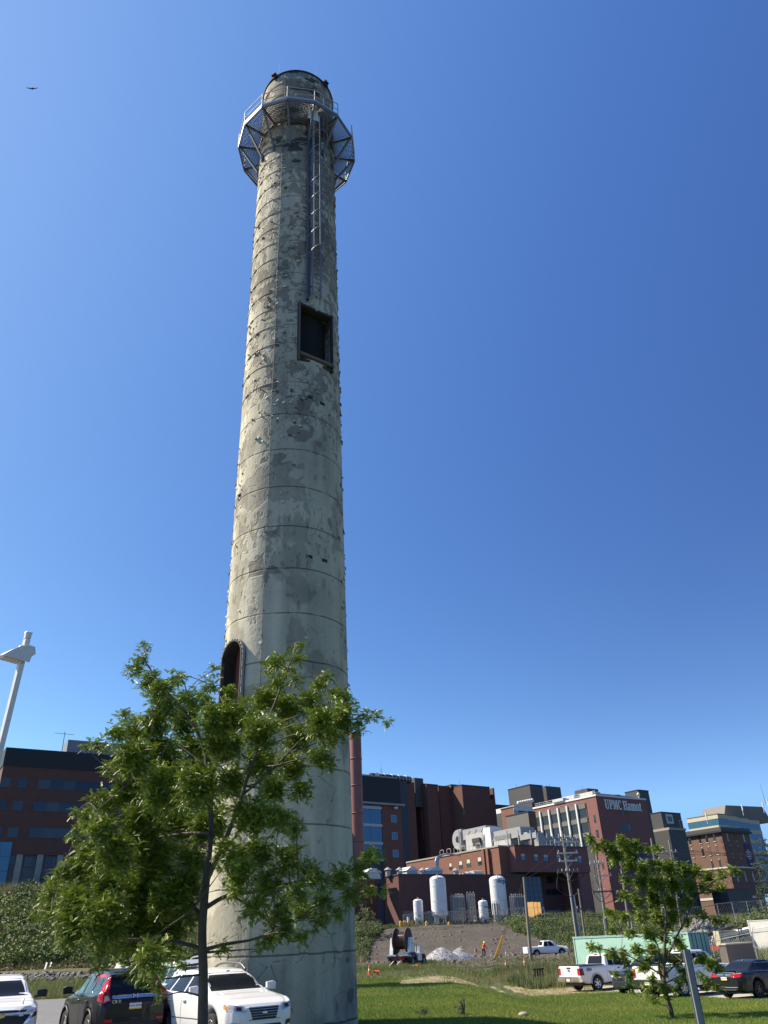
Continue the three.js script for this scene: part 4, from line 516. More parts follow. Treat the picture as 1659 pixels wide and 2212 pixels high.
// ---- old brown brick building with stone sills
{
  const Y = 34, B = block('old_brick_building', 'old brown brick building with white sills and a dark cornice', c3(1018, 852), Y, c3(1395, 875), c3(432, 942), MAT.brickOld, MAT.charcoal, { turn: 36.5, wall: 'brown brickwork' }), { g } = B;
  const yc = B.left(c3(1010, 795))[1]; B.box('cornice', -0.6, B.xe + 0.6, Y, yc, B.zl - 0.6, 0.6, MAT.charcoal, 'deep dark cornice'); B.box('cornice_shelf', -0.9, B.xe + 0.9, Y - 0.4, Y + 0.25, B.zl - 0.9, 0.9, MAT.black);
  const L = [[505, 955, 545, 1045], [583, 942, 628, 1032], [718, 920, 762, 1015], [808, 905, 855, 1000], [908, 890, 955, 982]];
  L.forEach(([a, b, c, d], i) => { B.win(c3(a, b), c3(c, d), { side: 0, m: 2, sill: 1, blind: i === 2 ? 0 : 0.4 }); });
  [[553, 1125, 590, 1215], [622, 1110, 668, 1205], [758, 1090, 805, 1185], [850, 1075, 895, 1172], [948, 1060, 995, 1160]].forEach(([a, b, c, d], i) => B.win(c3(a, b), c3(c, d), { side: 0, m: i === 2 ? 2 : 1, sill: 1, key: 1, glass: i === 2 ? MAT.glass : MAT.brickOld }));
  [[660, 1290, 700, 1380], [890, 1258, 930, 1352], [992, 1245, 1035, 1340]].forEach(([a, b, c, d]) => B.win(c3(a, b), c3(c, d), { side: 0, m: 2, sill: 1, key: 1 }));
  [[1092, 882, 1130, 972], [1310, 895, 1355, 985]].forEach(([a, b, c, d]) => B.win(c3(a, b), c3(c, d), { m: 2, sill: 1, glass: M(0.3, 0.34, 0.34, 0.3) })); B.win(c3(1205, 890), c3(1240, 980), { sill: 1, glass: MAT.brickOld });
  [[1140, 1055, 1180, 1150], [1250, 1060, 1290, 1155], [1185, 1225, 1215, 1310], [1290, 1230, 1325, 1318]].forEach(([a, b, c, d]) => B.win(c3(a, b), c3(c, d), { sill: 1, key: 1, glass: MAT.brickOld }));
  [[1225, 1425, 1268, 1520], [1335, 1420, 1375, 1518], [1440, 1420, 1485, 1520], [1488, 1605, 1530, 1708], [1532, 1795, 1570, 1890]].forEach(([a, b, c, d]) => B.win(c3(a, b), c3(c, d), { m: 2, sill: 1, key: 1, glass: M(0.34, 0.38, 0.38, 0.3) }));
  const yb = B.front(c3(1200, 1350))[1]; part(g, 'string_course', bx(-0.2, B.xe + 0.2, yb, yb + 0.5, B.zl, 0.2), MAT.offwhite); const yb2 = B.front(c3(1550, 1755))[1]; part(g, 'lower_string_course', bx(-0.15, B.xe + 0.15, yb2, yb2 + 0.8, B.zl, 0.15), MAT.offwhite);
  for (let i = 0; i < 24; i++) if (i % 2) part(g, 'quoin', bx(-0.1, 0.8, 6 + i * 1.15, 7 + i * 1.15, -0.8, 0.1), MAT.brickDark);
  { const [x0, y0] = B.front(c3(1325, 1025)), [x1, y1] = B.front(c3(1465, 1340)), b = thing('purple_hanging_banner', 'tall narrow purple banner hanging on the old brown brick building', 'banner', [0, 0, 0]); b.position.copy(g.position); b.rotation.copy(g.rotation); const bw = 3.9; part(b, 'cloth', bx(x0, x0 + bw, y1, y0, 0.12, 0.2), MAT.purple); ['Life', 'changing', 'medicine', 'happens', 'here'].forEach((s, i) => part(b, 'lettering', text(s, 0.6, 0.02).translate(x0 + bw * 0.45, lerp(y0, y1, 0.27 + i * 0.09), 0.2), MAT.white)); part(b, 'logo_lettering', text('UPMC', 0.5, 0.02).translate(x0 + bw * 0.5, lerp(y0, y1, 0.86), 0.2), MAT.white); }
}
// ---- beige building with ribbon glass
{
  const Y = 52, B = building('beige_ribbon_window_building', 'beige office building with stepped blue ribbon windows and a hipped grey roof', c3(972, 622), Y, 5, 36.5), { g } = B;
  const zl = B.left(c3(562, 690))[0], dir = MAT.cream;
  const stepX = [0], lvl = [[622, 678], [678, 775]];
  const fl = 5.3; // storey height
  const yW = B.left(c3(980, 680))[1], yWb = B.left(c3(992, 770))[1], band = Y - yW, win = yW - yWb, st = band + win;
  const xs = [0, 7.5, 12.5, 21, 26, 35, 40, 50], zs = [0, 0, -2.6, -2.6, -5.2, -5.2, -7.8, -7.8];
  for (let k = 0; k < 7; k++) {
    const yt = Y - k * st; if (yt < 8) break;
    const outline = (o) => { const q = [[0 - o, o]]; xs.forEach((x, i) => { q.push([x + (i ? 0.0 : -o), zs[i] + o]); }); q.push([50, -30], [-o, zl]); return q.map(([x, z]) => [x, -z]); };
    part(g, 'spandrel_band', extr(outline(0.15), band).rotateX(-PI / 2).translate(0, yt - band, 0), dir, k ? undefined : 'beige stone band');
    const zig = []; for (let i = 0; i < xs.length - 1; i++) { const a = V3(xs[i], 0, zs[i]), b = V3(xs[i + 1], 0, zs[i + 1]), n = i % 2 ? 2 : 3; for (let j = 0; j < n; j++) { const p = a.clone().lerp(b, j / n + 0.01).setY(yt - band - win / 2), q = a.clone().lerp(b, (j + 1) / n - 0.01).setY(yt - band - win / 2); part(g, 'window', bar(p, q, 0.1, win), MAT.glassBlue); } }
    const nL = 5; for (let j = 0; j < nL; j++) part(g, 'window', bx(-0.05, 0.05, yt - st, yt - band, lerp(0, zl, (j + 0.01) / nL), lerp(0, zl, (j + 0.99) / nL)), MAT.glassBlue);
    part(g, 'floor_core', extr(outline(-0.4), win).rotateX(-PI / 2).translate(0, yt - st, 0), MAT.concrete);
  }
  part(g, 'parapet_trim', bx(-0.3, 7.5, Y, Y + 0.3, zl, 0.3), rough(0.2, 0.15, 0.12));
  { const [x0, y0] = B.front(c3(1090, 600), -8), [x1, y1] = B.front(c3(1145, 525), -12); const yr = B.front(c3(1145, 520), -12)[1]; const roofG = extr([[x0, Y], [x0 + 4.5, yr], [x0 + 40, yr + 1], [x0 + 46, Y]], 14).translate(0, 0, -24); part(g, 'hipped_roof', roofG, rough(0.2, 0.185, 0.165), 'hipped grey roof'); }
  for (const px of [[1300, 490], [815, 600], [1580, 460], [1645, 425]]) { const [x, y] = B.front(c3(...px), -4); part(g, 'cell_antenna', [bx(x - 0.35, x + 0.35, y - 3, y, -4.2, -3.8), rod([x, y - 5.5, -4.3], [x, y - 1, -4.3], 0.12)], MAT.white); }
  { const [x, y] = B.front(c3(1560, 215), -10); const [x2, y2] = B.front(c3(1615, 430), -10); part(g, 'whip_aerial', rod([x2, y2 - 2, -10], [x2 - 0.2, y, -10], 0.13, 0.06, 5), MAT.darkSteel); }
}
// ---- low dark grey shed
{
  const B = block('dark_grey_shed', 'blank dark grey annexe with a ribbed end in front of the old brick building', c3(1100, 1640), 13.5, c3(1425, 1640), c3(900, 1690), MAT.charcoal, MAT.darkSteel, { turn: 36, y0: 3.5, wall: 'blank dark grey wall' });
  B.box('ribbed_end', -0.1, 0.1, 7.5, 13.3, B.zl, -0.1, MAT.charcoal, 'ribbed end wall'); B.box('awning', -6, 0, 12.8, 13.1, B.zl - 6, -3, MAT.darkSteel);
  for (const [x, y] of [[1175, 1895], [1262, 1905], [1405, 1850]]) { const [a, b] = B.front(c3(x, y)); part(B.g, 'wall_lamp', bx(a - 0.2, a + 0.2, b - 0.15, b + 0.15, 0, 0.35), MAT.offwhite); }
}
// ---- rust red metal exhaust stack
{
  const d = 172, p = atD([774, 1900], d), yt = atD([771, 1584], d).y, w = thing('exhaust_stack', 'slim rust red metal exhaust stack beside the concrete smokestack', 'exhaust stack', [p.x, 0, p.z]), m = rough(0.25, 0.1, 0.085, 0.55, 0.5), rad = 14.6 * d / 1904;
  const n = 7, ys = lin(4, yt, n); for (let i = 0; i < n; i++) { part(w, 'stack_section', new THREE.CylinderGeometry(rad, rad, ys[i + 1] - ys[i] - 0.02, 32, 1, true).translate(0, (ys[i] + ys[i + 1]) / 2, 0), m); if (i) part(w, 'joint_ring', new THREE.TorusGeometry(rad + 0.02, 0.1, 8, 36).rotateX(PI / 2).translate(0, ys[i], 0), m); }
  part(w, 'mouth', new THREE.CylinderGeometry(rad - 0.1, rad - 0.1, 2, 32, 1, true).translate(0, yt - 1, 0), m);
}

// ================= TANKS, FENCES, POLES, SITE THINGS =================
function tank(base, top, wpx, d, label, legs, words) {
  const b = atD(base, d), t = atD(top, d), y0 = hgt(b.x, b.z), r = wpx * d / 1904 / 2, h = t.y - y0, g = thing('gas_tank', label, 'tank', [b.x, y0, b.z], 0, 'white gas tanks on the bluff'), l = legs;
  part(g, 'vessel', lathe([[0, l - r * 0.35], [r * 0.5, l - r * 0.3], [r * 0.85, l - r * 0.12], [r, l + 0.12], [r, h - r * 0.45], [r * 0.93, h - r * 0.28], [r * 0.7, h - r * 0.12], [r * 0.35, h - 0.03], [0, h]], 40), MAT.tankWhite);
  for (let i = 0; i < 4; i++) { const a = PI / 4 + i * PI / 2; part(g, 'leg', bar([cos(a) * r * 0.93, -0.3, sin(a) * r * 0.93], [cos(a) * r * 0.95, l + 0.5, sin(a) * r * 0.95], 0.3, 0.12), MAT.tankWhite); }
  part(g, 'seam', [new THREE.TorusGeometry(r + 0.004, 0.025, 5, 48).rotateX(PI / 2).translate(0, l + (h - l) * 0.36, 0)], MAT.offwhite); part(g, 'upper_seam', [new THREE.TorusGeometry(r + 0.004, 0.025, 5, 48).rotateX(PI / 2).translate(0, l + (h - l) * 0.72, 0)], MAT.offwhite);
  part(g, 'lifting_lug', [bx(-0.06, 0.06, h - r * 0.5, h + 0.1, r * 0.93, r * 1.04)], MAT.tankWhite); part(g, 'top_valve', cyl(0, h - 0.05, h + 0.25, 0, 0.12, 8), MAT.steel); part(g, 'base_piping', tube([[r * 0.4, 0.2, r], [r * 0.4, l + 0.5, r + 0.15], [0, l + 0.8, r + 0.1]], 0.05, 5, 12), MAT.steel); part(g, 'control_box', bx(-r * 0.6, -r * 0.2, 0, 0.9, r, r + 0.35), MAT.steel);
  if (words) for (const [s, y, a, sz, m] of words) part(g, 'lettering', text(s, sz, 0.02).translate(0, y * h, r + 0.004).rotateY(a), m ?? M(0.03, 0.07, 0.12, 0.6));
  return g;
}
{
  const dk = M(0.03, 0.06, 0.1, 0.6);
  tank(k4(556, 388), k4(550, 180), 21, 146, 'short white gas tank beside the yellow bollards', 0.7, [['UN', 0.35, 0.2, 0.25, dk]]);
  tank(k4(722, 397), k4(700, 0), 35.5, 146, 'tall white gas tank on legs without a name on its shoulder', 1.3, [['1972', 0.94, 0.1, 0.25, dk], ['LIN', 0.18, -0.5, 0.3, dk]]);
  tank(k4(1062, 372), k4(1050, 188), 20.5, 146, 'short white gas tank between the finned vaporizer racks', 0.6, [['Airgas', 0.68, 0.7, 0.3, dk]]);
  tank(k4(1190, 372), k4(1172, 0), 35, 151, 'tall white gas tank with dark lettering on its shoulder', 1.0, [['Airgas', 0.855, 0.62, 0.62, dk]]);
  const rack = (l, r2, top, bot, d, label, nz) => { const b = atD(k4((l + r2) / 2 + 8, bot), d), t = atD(k4((l + r2) / 2 - 6, top), d), y0 = hgt(b.x, b.z), W = (r2 - l) / 2.37 * 0.6636 * d / 1904, h = t.y - y0, g = thing('vaporizer_rack', label, 'vaporizer', [b.x, y0, b.z], 36 * R, 'finned vaporizers beside the tanks'); const n = max(3, Math.round(W / 0.42));
    for (let i = 0; i < n; i++) for (let j = 0; j < nz; j++) { const x = (i / (n - 1) - 0.5) * W * 0.95, z = (j - (nz - 1) / 2) * 0.42; part(g, 'finned_tube', [cyl(x, 0.35, h, z, 0.035, 6), bx(x - 0.11, x + 0.11, 0.5, h - 0.15, z - 0.012, z + 0.012), bx(x - 0.012, x + 0.012, 0.5, h - 0.15, z - 0.13, z + 0.13)], MAT.galv); if (!j) part(g, 'return_bend', new THREE.TorusGeometry(0.14, 0.04, 5, 8, PI).rotateY(PI / 2).translate(x, h, 0), MAT.steel); }
    for (const y of [0.7, h * 0.5, h - 0.35]) part(g, 'tie_bar', bx(-W / 2, W / 2, y - 0.04, y + 0.04, nz * 0.15 + 0.02, nz * 0.15 + 0.06), MAT.steel); for (const s of [-0.45, 0.45]) part(g, 'foot', bx(s * W - 0.1, s * W + 0.1, -0.3, 0.4, -0.4, 0.4), MAT.steel); };
  rack(800, 912, 150, 372, 147, 'wide tall finned vaporizer rack beside the nameless tall tank', 3); rack(930, 995, 135, 372, 148, 'narrow tall finned vaporizer rack behind the short middle tank', 2); rack(1123, 1180, 205, 350, 145, 'low finned vaporizer rack in front of the lettered tall tank', 2); rack(1265, 1380, 150, 368, 149, 'wide finned vaporizer rack beside the dark glazed recess', 3);
  for (const [x, t, b, lab] of [[414, 350, 402, 'yellow bollard at the end of the row by the tanks'], [441, 348, 402, 'yellow bollard second from the end of the row'], [452, 350, 402, 'yellow bollard third from the end of the row'], [475, 335, 402, 'yellow bollard with a white cap'], [492, 355, 402, 'yellow bollard close to the short tank'], [503, 345, 400, 'yellow bollard touching the short tank in view'], [614, 350, 392, 'yellow bollard between the first two white tanks'], [786, 358, 388, 'yellow bollard beside the tall tank leg']]) { const p = atD(k4(x, b), 144), y0 = hgt(p.x, p.z), h = atD(k4(x - 2, t), 144).y - y0, g = thing('bollard', lab, 'bollard', [p.x, y0, p.z], 0, 'yellow bollards by the tanks'); part(g, 'sleeve', lathe([[0.2, -0.3], [0.2, h - 0.2], [0.16, h - 0.06], [0.08, h], [0, h]], 12), MAT.yellow); if (x === 475) part(g, 'cap', cyl(0, h - 0.45, h + 0.3, 0, 0.21, 12), MAT.white); }
  // orange-tan equipment box near the racks
  { const a = atD(k4(1395, 365), 143), b = atD(k4(1530, 365), 143), y0 = hgt(a.x, a.z), g = thing('plywood_hoarding', 'sunlit tan plywood hoarding behind the bluff fence', 'hoarding', [a.x, y0, a.z]); for (let i = 0; i < 3; i++) { const x = (b.x - a.x) / 3 * i; part(g, 'board', turned(new THREE.BoxGeometry(1.5, 2.9, 0.1), 0, -50 * R, 0, x * 0.8 + 0.7, 1.5, -i * 1.1), rough(0.62, 0.36, 0.12, 0.8, 0.5)); } }
}
// chain-link fences
function fence(name, label, pts, h, o = {}) {
  const g = thing(name, label, 'fence', [0, 0, 0]), wires = [];
  for (let i = 0; i < pts.length - 1; i++) {
    const [a, b] = [pts[i], pts[i + 1]], L = hypot(b[0] - a[0], b[1] - a[1]), n = max(1, Math.round(L / 3)); const P = (t, y) => { const x = lerp(a[0], b[0], t), z = lerp(a[1], b[1], t); return V3(x, hgt(x, z) + (o.lift ?? 0) + y, z); };
    for (let k = 0; k <= n; k++) { if (k === n && i < pts.length - 2) continue; part(g, 'post', rod(P(k / n, -0.3), P(k / n, h + 0.05), o.r ?? 0.035, o.r ?? 0.035, 6), MAT.galv); if (o.barb) part(g, 'barb_arm', rod(P(k / n, h), P(k / n, h + 0.35).add(V3(0.25, 0, -0.2)), 0.03, 0.03, 5), MAT.galv); }
    for (let k = 0; k < n; k++) { part(g, 'top_rail', rod(P(k / n, h), P((k + 1) / n, h), 0.025, 0.025, 5), MAT.galv); const m = o.mesh ?? 0.3, W = L / n, nd = floor(W / m); const low = [], s = (x, y) => P((k + clamp(x / W, 0, 1)) / n, y); for (let q = -floor(h / m); q < nd; q++) { const x0 = q * m, x1 = x0 + h; let ya = 0, yb = h, xa = x0, xb = x1; if (xa < 0) { ya = -xa; xa = 0; } if (xb > W) { yb = h - (xb - W); xb = W; } if (xb - xa < 0.02) continue; wires.push(rod(s(xa, ya), s(xb, yb), o.w ?? 0.006, o.w ?? 0.006, 3), rod(s(W - xa, ya), s(W - xb, yb), o.w ?? 0.006, o.w ?? 0.006, 3)); } }
    if (o.barb) for (const k of [0.12, 0.24, 0.35]) part(g, 'barbed_wire', rod(P(0, h + k).add(V3(k * 0.7, 0, -k * 0.55)), P(1, h + k).add(V3(k * 0.7, 0, -k * 0.55)), 0.012, 0.012, 4), MAT.galv);
  }
  const m = part(g, 'wire_mesh', wires, o.mat ?? MAT.galv); m.userData.kind = 'stuff'; m.userData.label = 'diamond wire mesh'; return g;
}
{
  const A = atD(k4(435, 395), 141), B = atD(k4(900, 395), 142), C = atD(k4(1535, 385), 142);
  fence('bluff_fence', 'grey chain-link fence along the bluff edge before the white tanks', [[A.x, A.z], [B.x, B.z], [C.x, C.z]], 2.2, { mesh: 0.6, w: 0.008, mat: MAT.galv });
  fence('yard_fence', 'chain-link yard fence with barbed wire beside the mint container', [[21.6, -62.5], [26.5, -60], [33, -57.5]], 2.0, { mesh: 0.16, w: 0.005, barb: true, lift: -0.1 });
  fence('uphill_fence', 'tall chain-link fence climbing past the gravel heap to the dark annexe', [[40, -130], [56, -136], [80, -145]], 3.2, { mesh: 0.5, w: 0.005, r: 0.05, lift: 0.3 });
  // concrete block under the yard fence
  const w = thing('concrete_block_wall', 'short brown stained concrete wall between the container and the black sedan', 'wall', [20.6, -0.4, -57.2], 40 * R); part(w, 'block', bx(0, 3.4, -0.4, 1.55, -0.5, 0), rough(0.16, 0.14, 0.12, 0.95, 0.6)); part(w, 'cap', bx(-0.05, 3.45, 1.55, 1.63, -0.55, 0.05), MAT.cream);
}
// utility poles
function insul(list, p, h = 0.3) { list.push(lathe([[0, 0], [0.035, 0], [0.075, h * 0.25], [0.04, h * 0.35], [0.07, h * 0.6], [0.035, h * 0.7], [0.05, h * 0.95], [0, h]], 8).translate(...p)); }
const ends = {};
function pole(key, base, top, d, r, label, arms, o = {}) {
  const b = atD(base, d), t = atD(top, d), y0 = o.y0 ?? hgt(b.x, b.z), lean = V3((t.x - b.x), t.y - y0, 0), g = thing('utility_pole', label, 'utility pole', [b.x, y0, b.z], 0, 'utility poles below the hospital');
  const at = (k) => V3(lean.x * k, lean.y * k, 0);
  part(g, 'pole_shaft', rod(at(-0.03), at(1), r, r * 0.66, 12), MAT.poleWood);
  const fr = (px) => { const p = atD(px, d); return [p.x - b.x, p.y - y0]; };
  ends[key] = [];
  for (const [pl, pr, n, m] of arms) { const [x0, ya] = fr(pl), [x1, yb] = fr(pr), yc = (ya + yb) / 2, k = yc / lean.y, c = at(k); const z = r + 0.08; part(g, 'cross_arm', bar([x0, yc, z], [x1, yc, z], 0.16, 0.16), m ? MAT.offwhite : MAT.wood); for (const s of [0.28, 0.72]) part(g, 'arm_brace', bar([lerp(x0, x1, s), yc - 0.05, z], [c.x, yc - 0.75, r], 0.05, 0.05), MAT.galv); for (let i = 0; i < n; i++) { const x = lerp(x0, x1, 0.06 + 0.88 * i / max(1, n - 1)); const L = []; insul(L, [x, yc + 0.08, z], 0.24); part(g, 'insulator', L, MAT.offwhite); ends[key].push(V3(b.x + x, y0 + yc + 0.4, b.z + z)); } }
  if (o.conduit) for (const [dx, k] of o.conduit) part(g, 'conduit_riser', rod(at(0.0).add(V3(dx, 0, r + 0.06)), at(k).add(V3(dx * 0.8, 0, r * 0.8 + 0.05)), 0.085, 0.085, 8), MAT.galv);
  if (o.drops) for (const [k0, dx, k1] of o.drops) part(g, 'cable_loop', tube([at(k0).add(V3(dx, 0, 0.3)), at(lerp(k0, k1, 0.5)).add(V3(dx * 1.1, -0.3, 0.35)), at(k1).add(V3(dx * 0.4, -0.2, 0.3)), at(k1 - 0.03).add(V3(0, 0, 0.25))], 0.035, 6, 24), MAT.wire);
  ends[key].top = at(1).add(V3(b.x, y0, b.z)); ends[key].along = (k) => at(k).add(V3(b.x, y0, b.z)); return g;
}
pole('guy', k4(1420, 660), c2(290, 1120), 89, 0.17, 'plain weathered pole with guy wires beside the earth slope', []);
pole('big', [1253, 2068], c2(634, 700), 93.7, 0.2, 'tall utility pole with three cross arms and two pale conduits', [[c2(560, 812), c2(738, 796), 4, 1], [c2(590, 912), c2(772, 898), 2, 1], [c2(605, 982), c2(770, 968), 2, 1], [c2(588, 1083), c2(782, 1065), 6, 0]], { conduit: [[0.3, 0.46], [-0.12, 0.47]], drops: [[0.61, -1.3, 0.48], [0.61, 1.0, 0.48], [0.68, 1.4, 0.6], [0.68, -1.1, 0.6]] });
pole('mid', c2(1042, 1640), c2(940, 880), 98, 0.2, 'utility pole with looped cables behind the mint container', [[c2(878, 1000), c2(1010, 1000), 4, 1], [c2(925, 1108), c2(1075, 1108), 3, 1], [c2(905, 1252), c2(1075, 1252), 4, 0]], { conduit: [[-0.28, 0.34]], drops: [[0.7, -0.9, 0.52], [0.7, 1.0, 0.55], [0.84, -0.5, 0.66], [0.6, 1.2, 0.5]] });
pole('stub', c2(838, 1630), c2(782, 1225), 118, 0.17, 'short dark utility pole with one small arm on the bluff slope', [[c2(768, 1408), c2(815, 1402), 1, 0]]);
pole('t1', c2(1240, 1620), c2(1130, 745), 108, 0.19, 'utility pole whose lower half hides behind the small street tree', [[c2(1118, 1262), c2(1320, 1262), 3, 0], [c2(1075, 850), c2(1200, 850), 2, 0]], { conduit: [[0.32, 0.3]] });
pole('t2', c2(1560, 1600), c2(1436, 770), 120, 0.19, 'utility pole with one pale cross arm above the small street tree crown', [[c2(1390, 978), c2(1562, 955), 4, 1]]);
pole('t3', c2(1700, 1560), c2(1597, 785), 128, 0.19, 'utility pole with one pale cross arm before the old brick building', [[c2(1530, 905), c2(1662, 886), 4, 1]]);
function wire(a, b, sag, label, r = 0.014, kind = 'power_line') { const p = []; for (let i = 0; i <= 12; i++) { const t = i / 12; p.push(a.clone().lerp(b, t).add(V3(0, -sag * 4 * t * (1 - t), 0))); } solo(kind, tube(p, r, 4, 24), MAT.wire, label, 'wire', 'overhead wires'); }
{
  const E = ends, up = (v, x, y, z) => v.clone().add(V3(x, y, z));
  [0, 1, 2, 3].forEach((i) => { wire(E.big[i], E.t2[i], 0.9, 'thin overhead wire from the tallest pole to the pale arm pole'); wire(E.t2[i], E.t3[i], 0.3, 'thin overhead wire between the two pale arm poles'); wire(E.t3[i], V3(90 + i * 0.6, 13.5, -140), 1.6, 'thin overhead wire running past the old brick building'); });
  wire(E.mid.top, V3(90, 11, -112), 1.4, 'thick overhead cable running from the looped cable pole', 0.025);
  wire(E.guy.top, E.big.along(0.93), 0.1, 'upper stay wire between the plain pole and the tallest pole', 0.02); wire(up(E.guy.top, 0, -0.2, 0), E.big.along(0.8), 0.15, 'lower stay wire between the plain pole and the tallest pole', 0.02);
  const anch = atY(k4(1130, 655), 0.05); for (const k of [0, 0.25, 0.5]) wire(up(E.guy.top, 0, -k, 0), up(anch, k * 0.4, 0, 0), 0, 'guy wire from the plain pole down to the yellow guard', 0.018, 'guy_wire');
  const g = thing('guy_guard', 'yellow plastic guard on the guy wires of the plain pole', 'guy guard', [0, 0, 0]); for (const k of [0, 0.18]) part(g, 'guard_tube', rod(up(anch, k, 0, 0), anch.clone().lerp(E.guy.top, 0.31).add(V3(k, 0, 0)), 0.06, 0.05, 8), MAT.yellow);
  wire(E.stub.along(0.55), V3(4, 6.4, -141), 0.7, 'low black cable strung along the bluff to the tanks', 0.03);
  wire(E.stub.along(0.55), V3(60, 7, -120), 0.8, 'low black cable strung from the short pole towards the yard', 0.03);
}
// reel truck
{
  const p = [-0.2, 0, -86.5], g = thing('cable_reel_truck', 'white cable reel truck carrying a huge wooden drum of brown cable', 'truck', [p[0], hgt(p[0], p[2]), p[2]], -22 * R), wh = MAT.whitePaint;
  const flange = (x) => part(g, 'drum_flange', new THREE.CylinderGeometry(1.1, 1.1, 0.1, 40).rotateZ(PI / 2).translate(x, 2.32, 0), rough(0.1, 0.075, 0.055, 0.9, 1)); 
  const drum = part(g, 'cable_drum', new THREE.CylinderGeometry(0.72, 0.72, 1.15, 32).rotateZ(PI / 2).translate(0, 2.32, 0), M(0.05, 0.022, 0.018, 0.35)); flange(-0.62); flange(0.62);
  for (let i = 0; i < 22; i++) part(drum, 'cable_turn', new THREE.TorusGeometry(0.73, 0.03, 6, 32).rotateY(PI / 2).translate(-0.54 + i * 0.051, 2.32, 0), M(0.07, 0.03, 0.022, 0.3));
  for (const s of [-1, 1]) part(g, 'drum_upright', extr([[-0.85, 0.95], [0.75, 0.95], [0.62, 1.5], [0.3, 2.55], [-0.18, 2.55], [-0.42, 1.5]], 0.32, [], 0.02).rotateY(-PI / 2).translate(s * 0.93 + 0.16, 0, 0), wh, 'tall tapering white drum upright');
  part(g, 'axle_shaft', rod([-1.05, 2.32, 0], [1.05, 2.32, 0], 0.09), MAT.steel); part(g, 'chassis', [bx(-0.55, 0.55, 0.62, 0.95, -3.4, 1.2)], MAT.darkSteel); part(g, 'rear_deck', bx(-1.15, 1.15, 0.85, 0.97, -0.4, 1.25), MAT.darkSteel);
  for (const s of [-1, 1]) { part(g, 'tail_roller', rod([s * 0.15, 1.05, 1.3], [s * 1.1, 1.05, 1.3], 0.1), MAT.chrome); part(g, 'rear_lamp', bx(s * 0.35 - 0.25, s * 0.35 + 0.3, 0.68, 0.84, 1.22, 1.3), MAT.redGlass); part(g, 'outrigger', bar([s * 0.35, 0.75, 1.1], [s * 0.35 - 0.45, 0.05, 2.0], 0.12, 0.08), MAT.steel); part(g, 'mudguard', extr([[-0.75, 0.6], [-0.75, 0.95], [-0.4, 1.3], [0.4, 1.3], [0.75, 0.95], [0.75, 0.6], [0.62, 0.6], [0.5, 1], [-0.5, 1], [-0.62, 0.6]], 0.5).rotateY(-PI / 2).translate(s * 0.98 + 0.25, 0, 0.1), MAT.blackPlastic);
    for (const z of [0.1, -2.9]) { const w = part(g, 'wheel', lathe([[0.2, -0.14], [0.5, -0.15], [0.55, -0.08], [0.55, 0.08], [0.5, 0.15], [0.2, 0.14]], 28).rotateZ(PI / 2).translate(s * 0.98, 0.55, z), MAT.rubber); part(w, 'rim', lathe([[0, 0.05], [0.12, 0.12], [0.28, 0.1], [0.33, 0.155], [0.33, -0.1], [0, -0.1]], 24).rotateZ(s > 0 ? -PI / 2 : PI / 2).translate(s * 0.98, 0.55, z), MAT.offwhite); } }
  part(g, 'tool_box', bx(0.7, 1.25, 0.55, 1.15, -1.9, -0.9), wh); part(g, 'engine_box', bx(0.2, 1.2, 1.2, 1.75, -2.6, -1.5), wh); part(g, 'exhaust_pipe', [rod([0.75, 1.2, -1.2], [0.75, 2.1, -1.2], 0.07), rod([0.95, 1.2, -1.3], [0.95, 2.0, -1.3], 0.05)], MAT.galv); part(g, 'crane_foot', bx(-1.1, 1.1, 0.3, 0.6, -3.6, -3.2), MAT.darkSteel); part(g, 'lettering', text('1Telec', 0.16, 0.01).rotateY(0.0).translate(0.93, 2.1, 0.36), M(0.05, 0.1, 0.2)); part(g, 'logo', extr([[-0.25, 0], [0.25, 0], [0.25, 0.25]], 0.01).translate(0.9, 1.1, 0.76), M(0.05, 0.1, 0.25));
}
// gravel heaps, worker, cones
function heap(name, label, x, z, rx, rz, h, m, n = 1100, s = 0.05) {
  const g = thing(name, label, 'gravel heap', [x, hgt(x, z), z]), q = new THREE.CircleGeometry(1, 40); const P = [], U = [], I = [], N = 40, Mr = 14; for (let j = 0; j <= Mr; j++) for (let i = 0; i <= N; i++) { const r = j / Mr, a = i / N * 2 * PI, w = 1 + 0.18 * (fbm(cos(a) * 2 + x, sin(a) * 2, 3) - 0.5) * 2; const X = cos(a) * r * rx * w, Z = sin(a) * r * rz * w; P.push(X, max(-0.2, h * (1 - r ** 1.25) + 0.25 * (fbm(X * 1.2 + 9, Z * 1.2, 3) - 0.5) - 0.1), Z); U.push(X, Z); } for (let j = 0; j < Mr; j++) for (let i = 0; i < N; i++) { const a = j * (N + 1) + i, b = a + 1, c = a + N + 1, d = c + 1; I.push(a, b, c, b, d, c); }
  const geo = new THREE.BufferGeometry(); geo.setAttribute('position', new THREE.Float32BufferAttribute(P, 3)); geo.setAttribute('uv', new THREE.Float32BufferAttribute(U, 2)); geo.setIndex(I); geo.computeVertexNormals(); part(g, 'mound', geo, m);
  const st = new THREE.InstancedMesh(new THREE.IcosahedronGeometry(1, 0), m, n), mt = new THREE.Matrix4(); reseed(x * 91 + 7 >>> 0); for (let i = 0; i < n; i++) { const r = sqrt(rnd()) * 0.97, a = rnd() * 2 * PI; mt.compose(V3(cos(a) * r * rx, h * (1 - r ** 1.25) - 0.04, sin(a) * r * rz), new THREE.Quaternion().setFromEuler(new THREE.Euler(rnd() * 6, rnd() * 6, 0)), V3(rr(0.4, 1), rr(0.4, 1), rr(0.4, 1)).multiplyScalar(s)); st.setMatrixAt(i, mt); } st.name = 'stones'; st.userData.kind = 'stuff'; g.add(st);
}
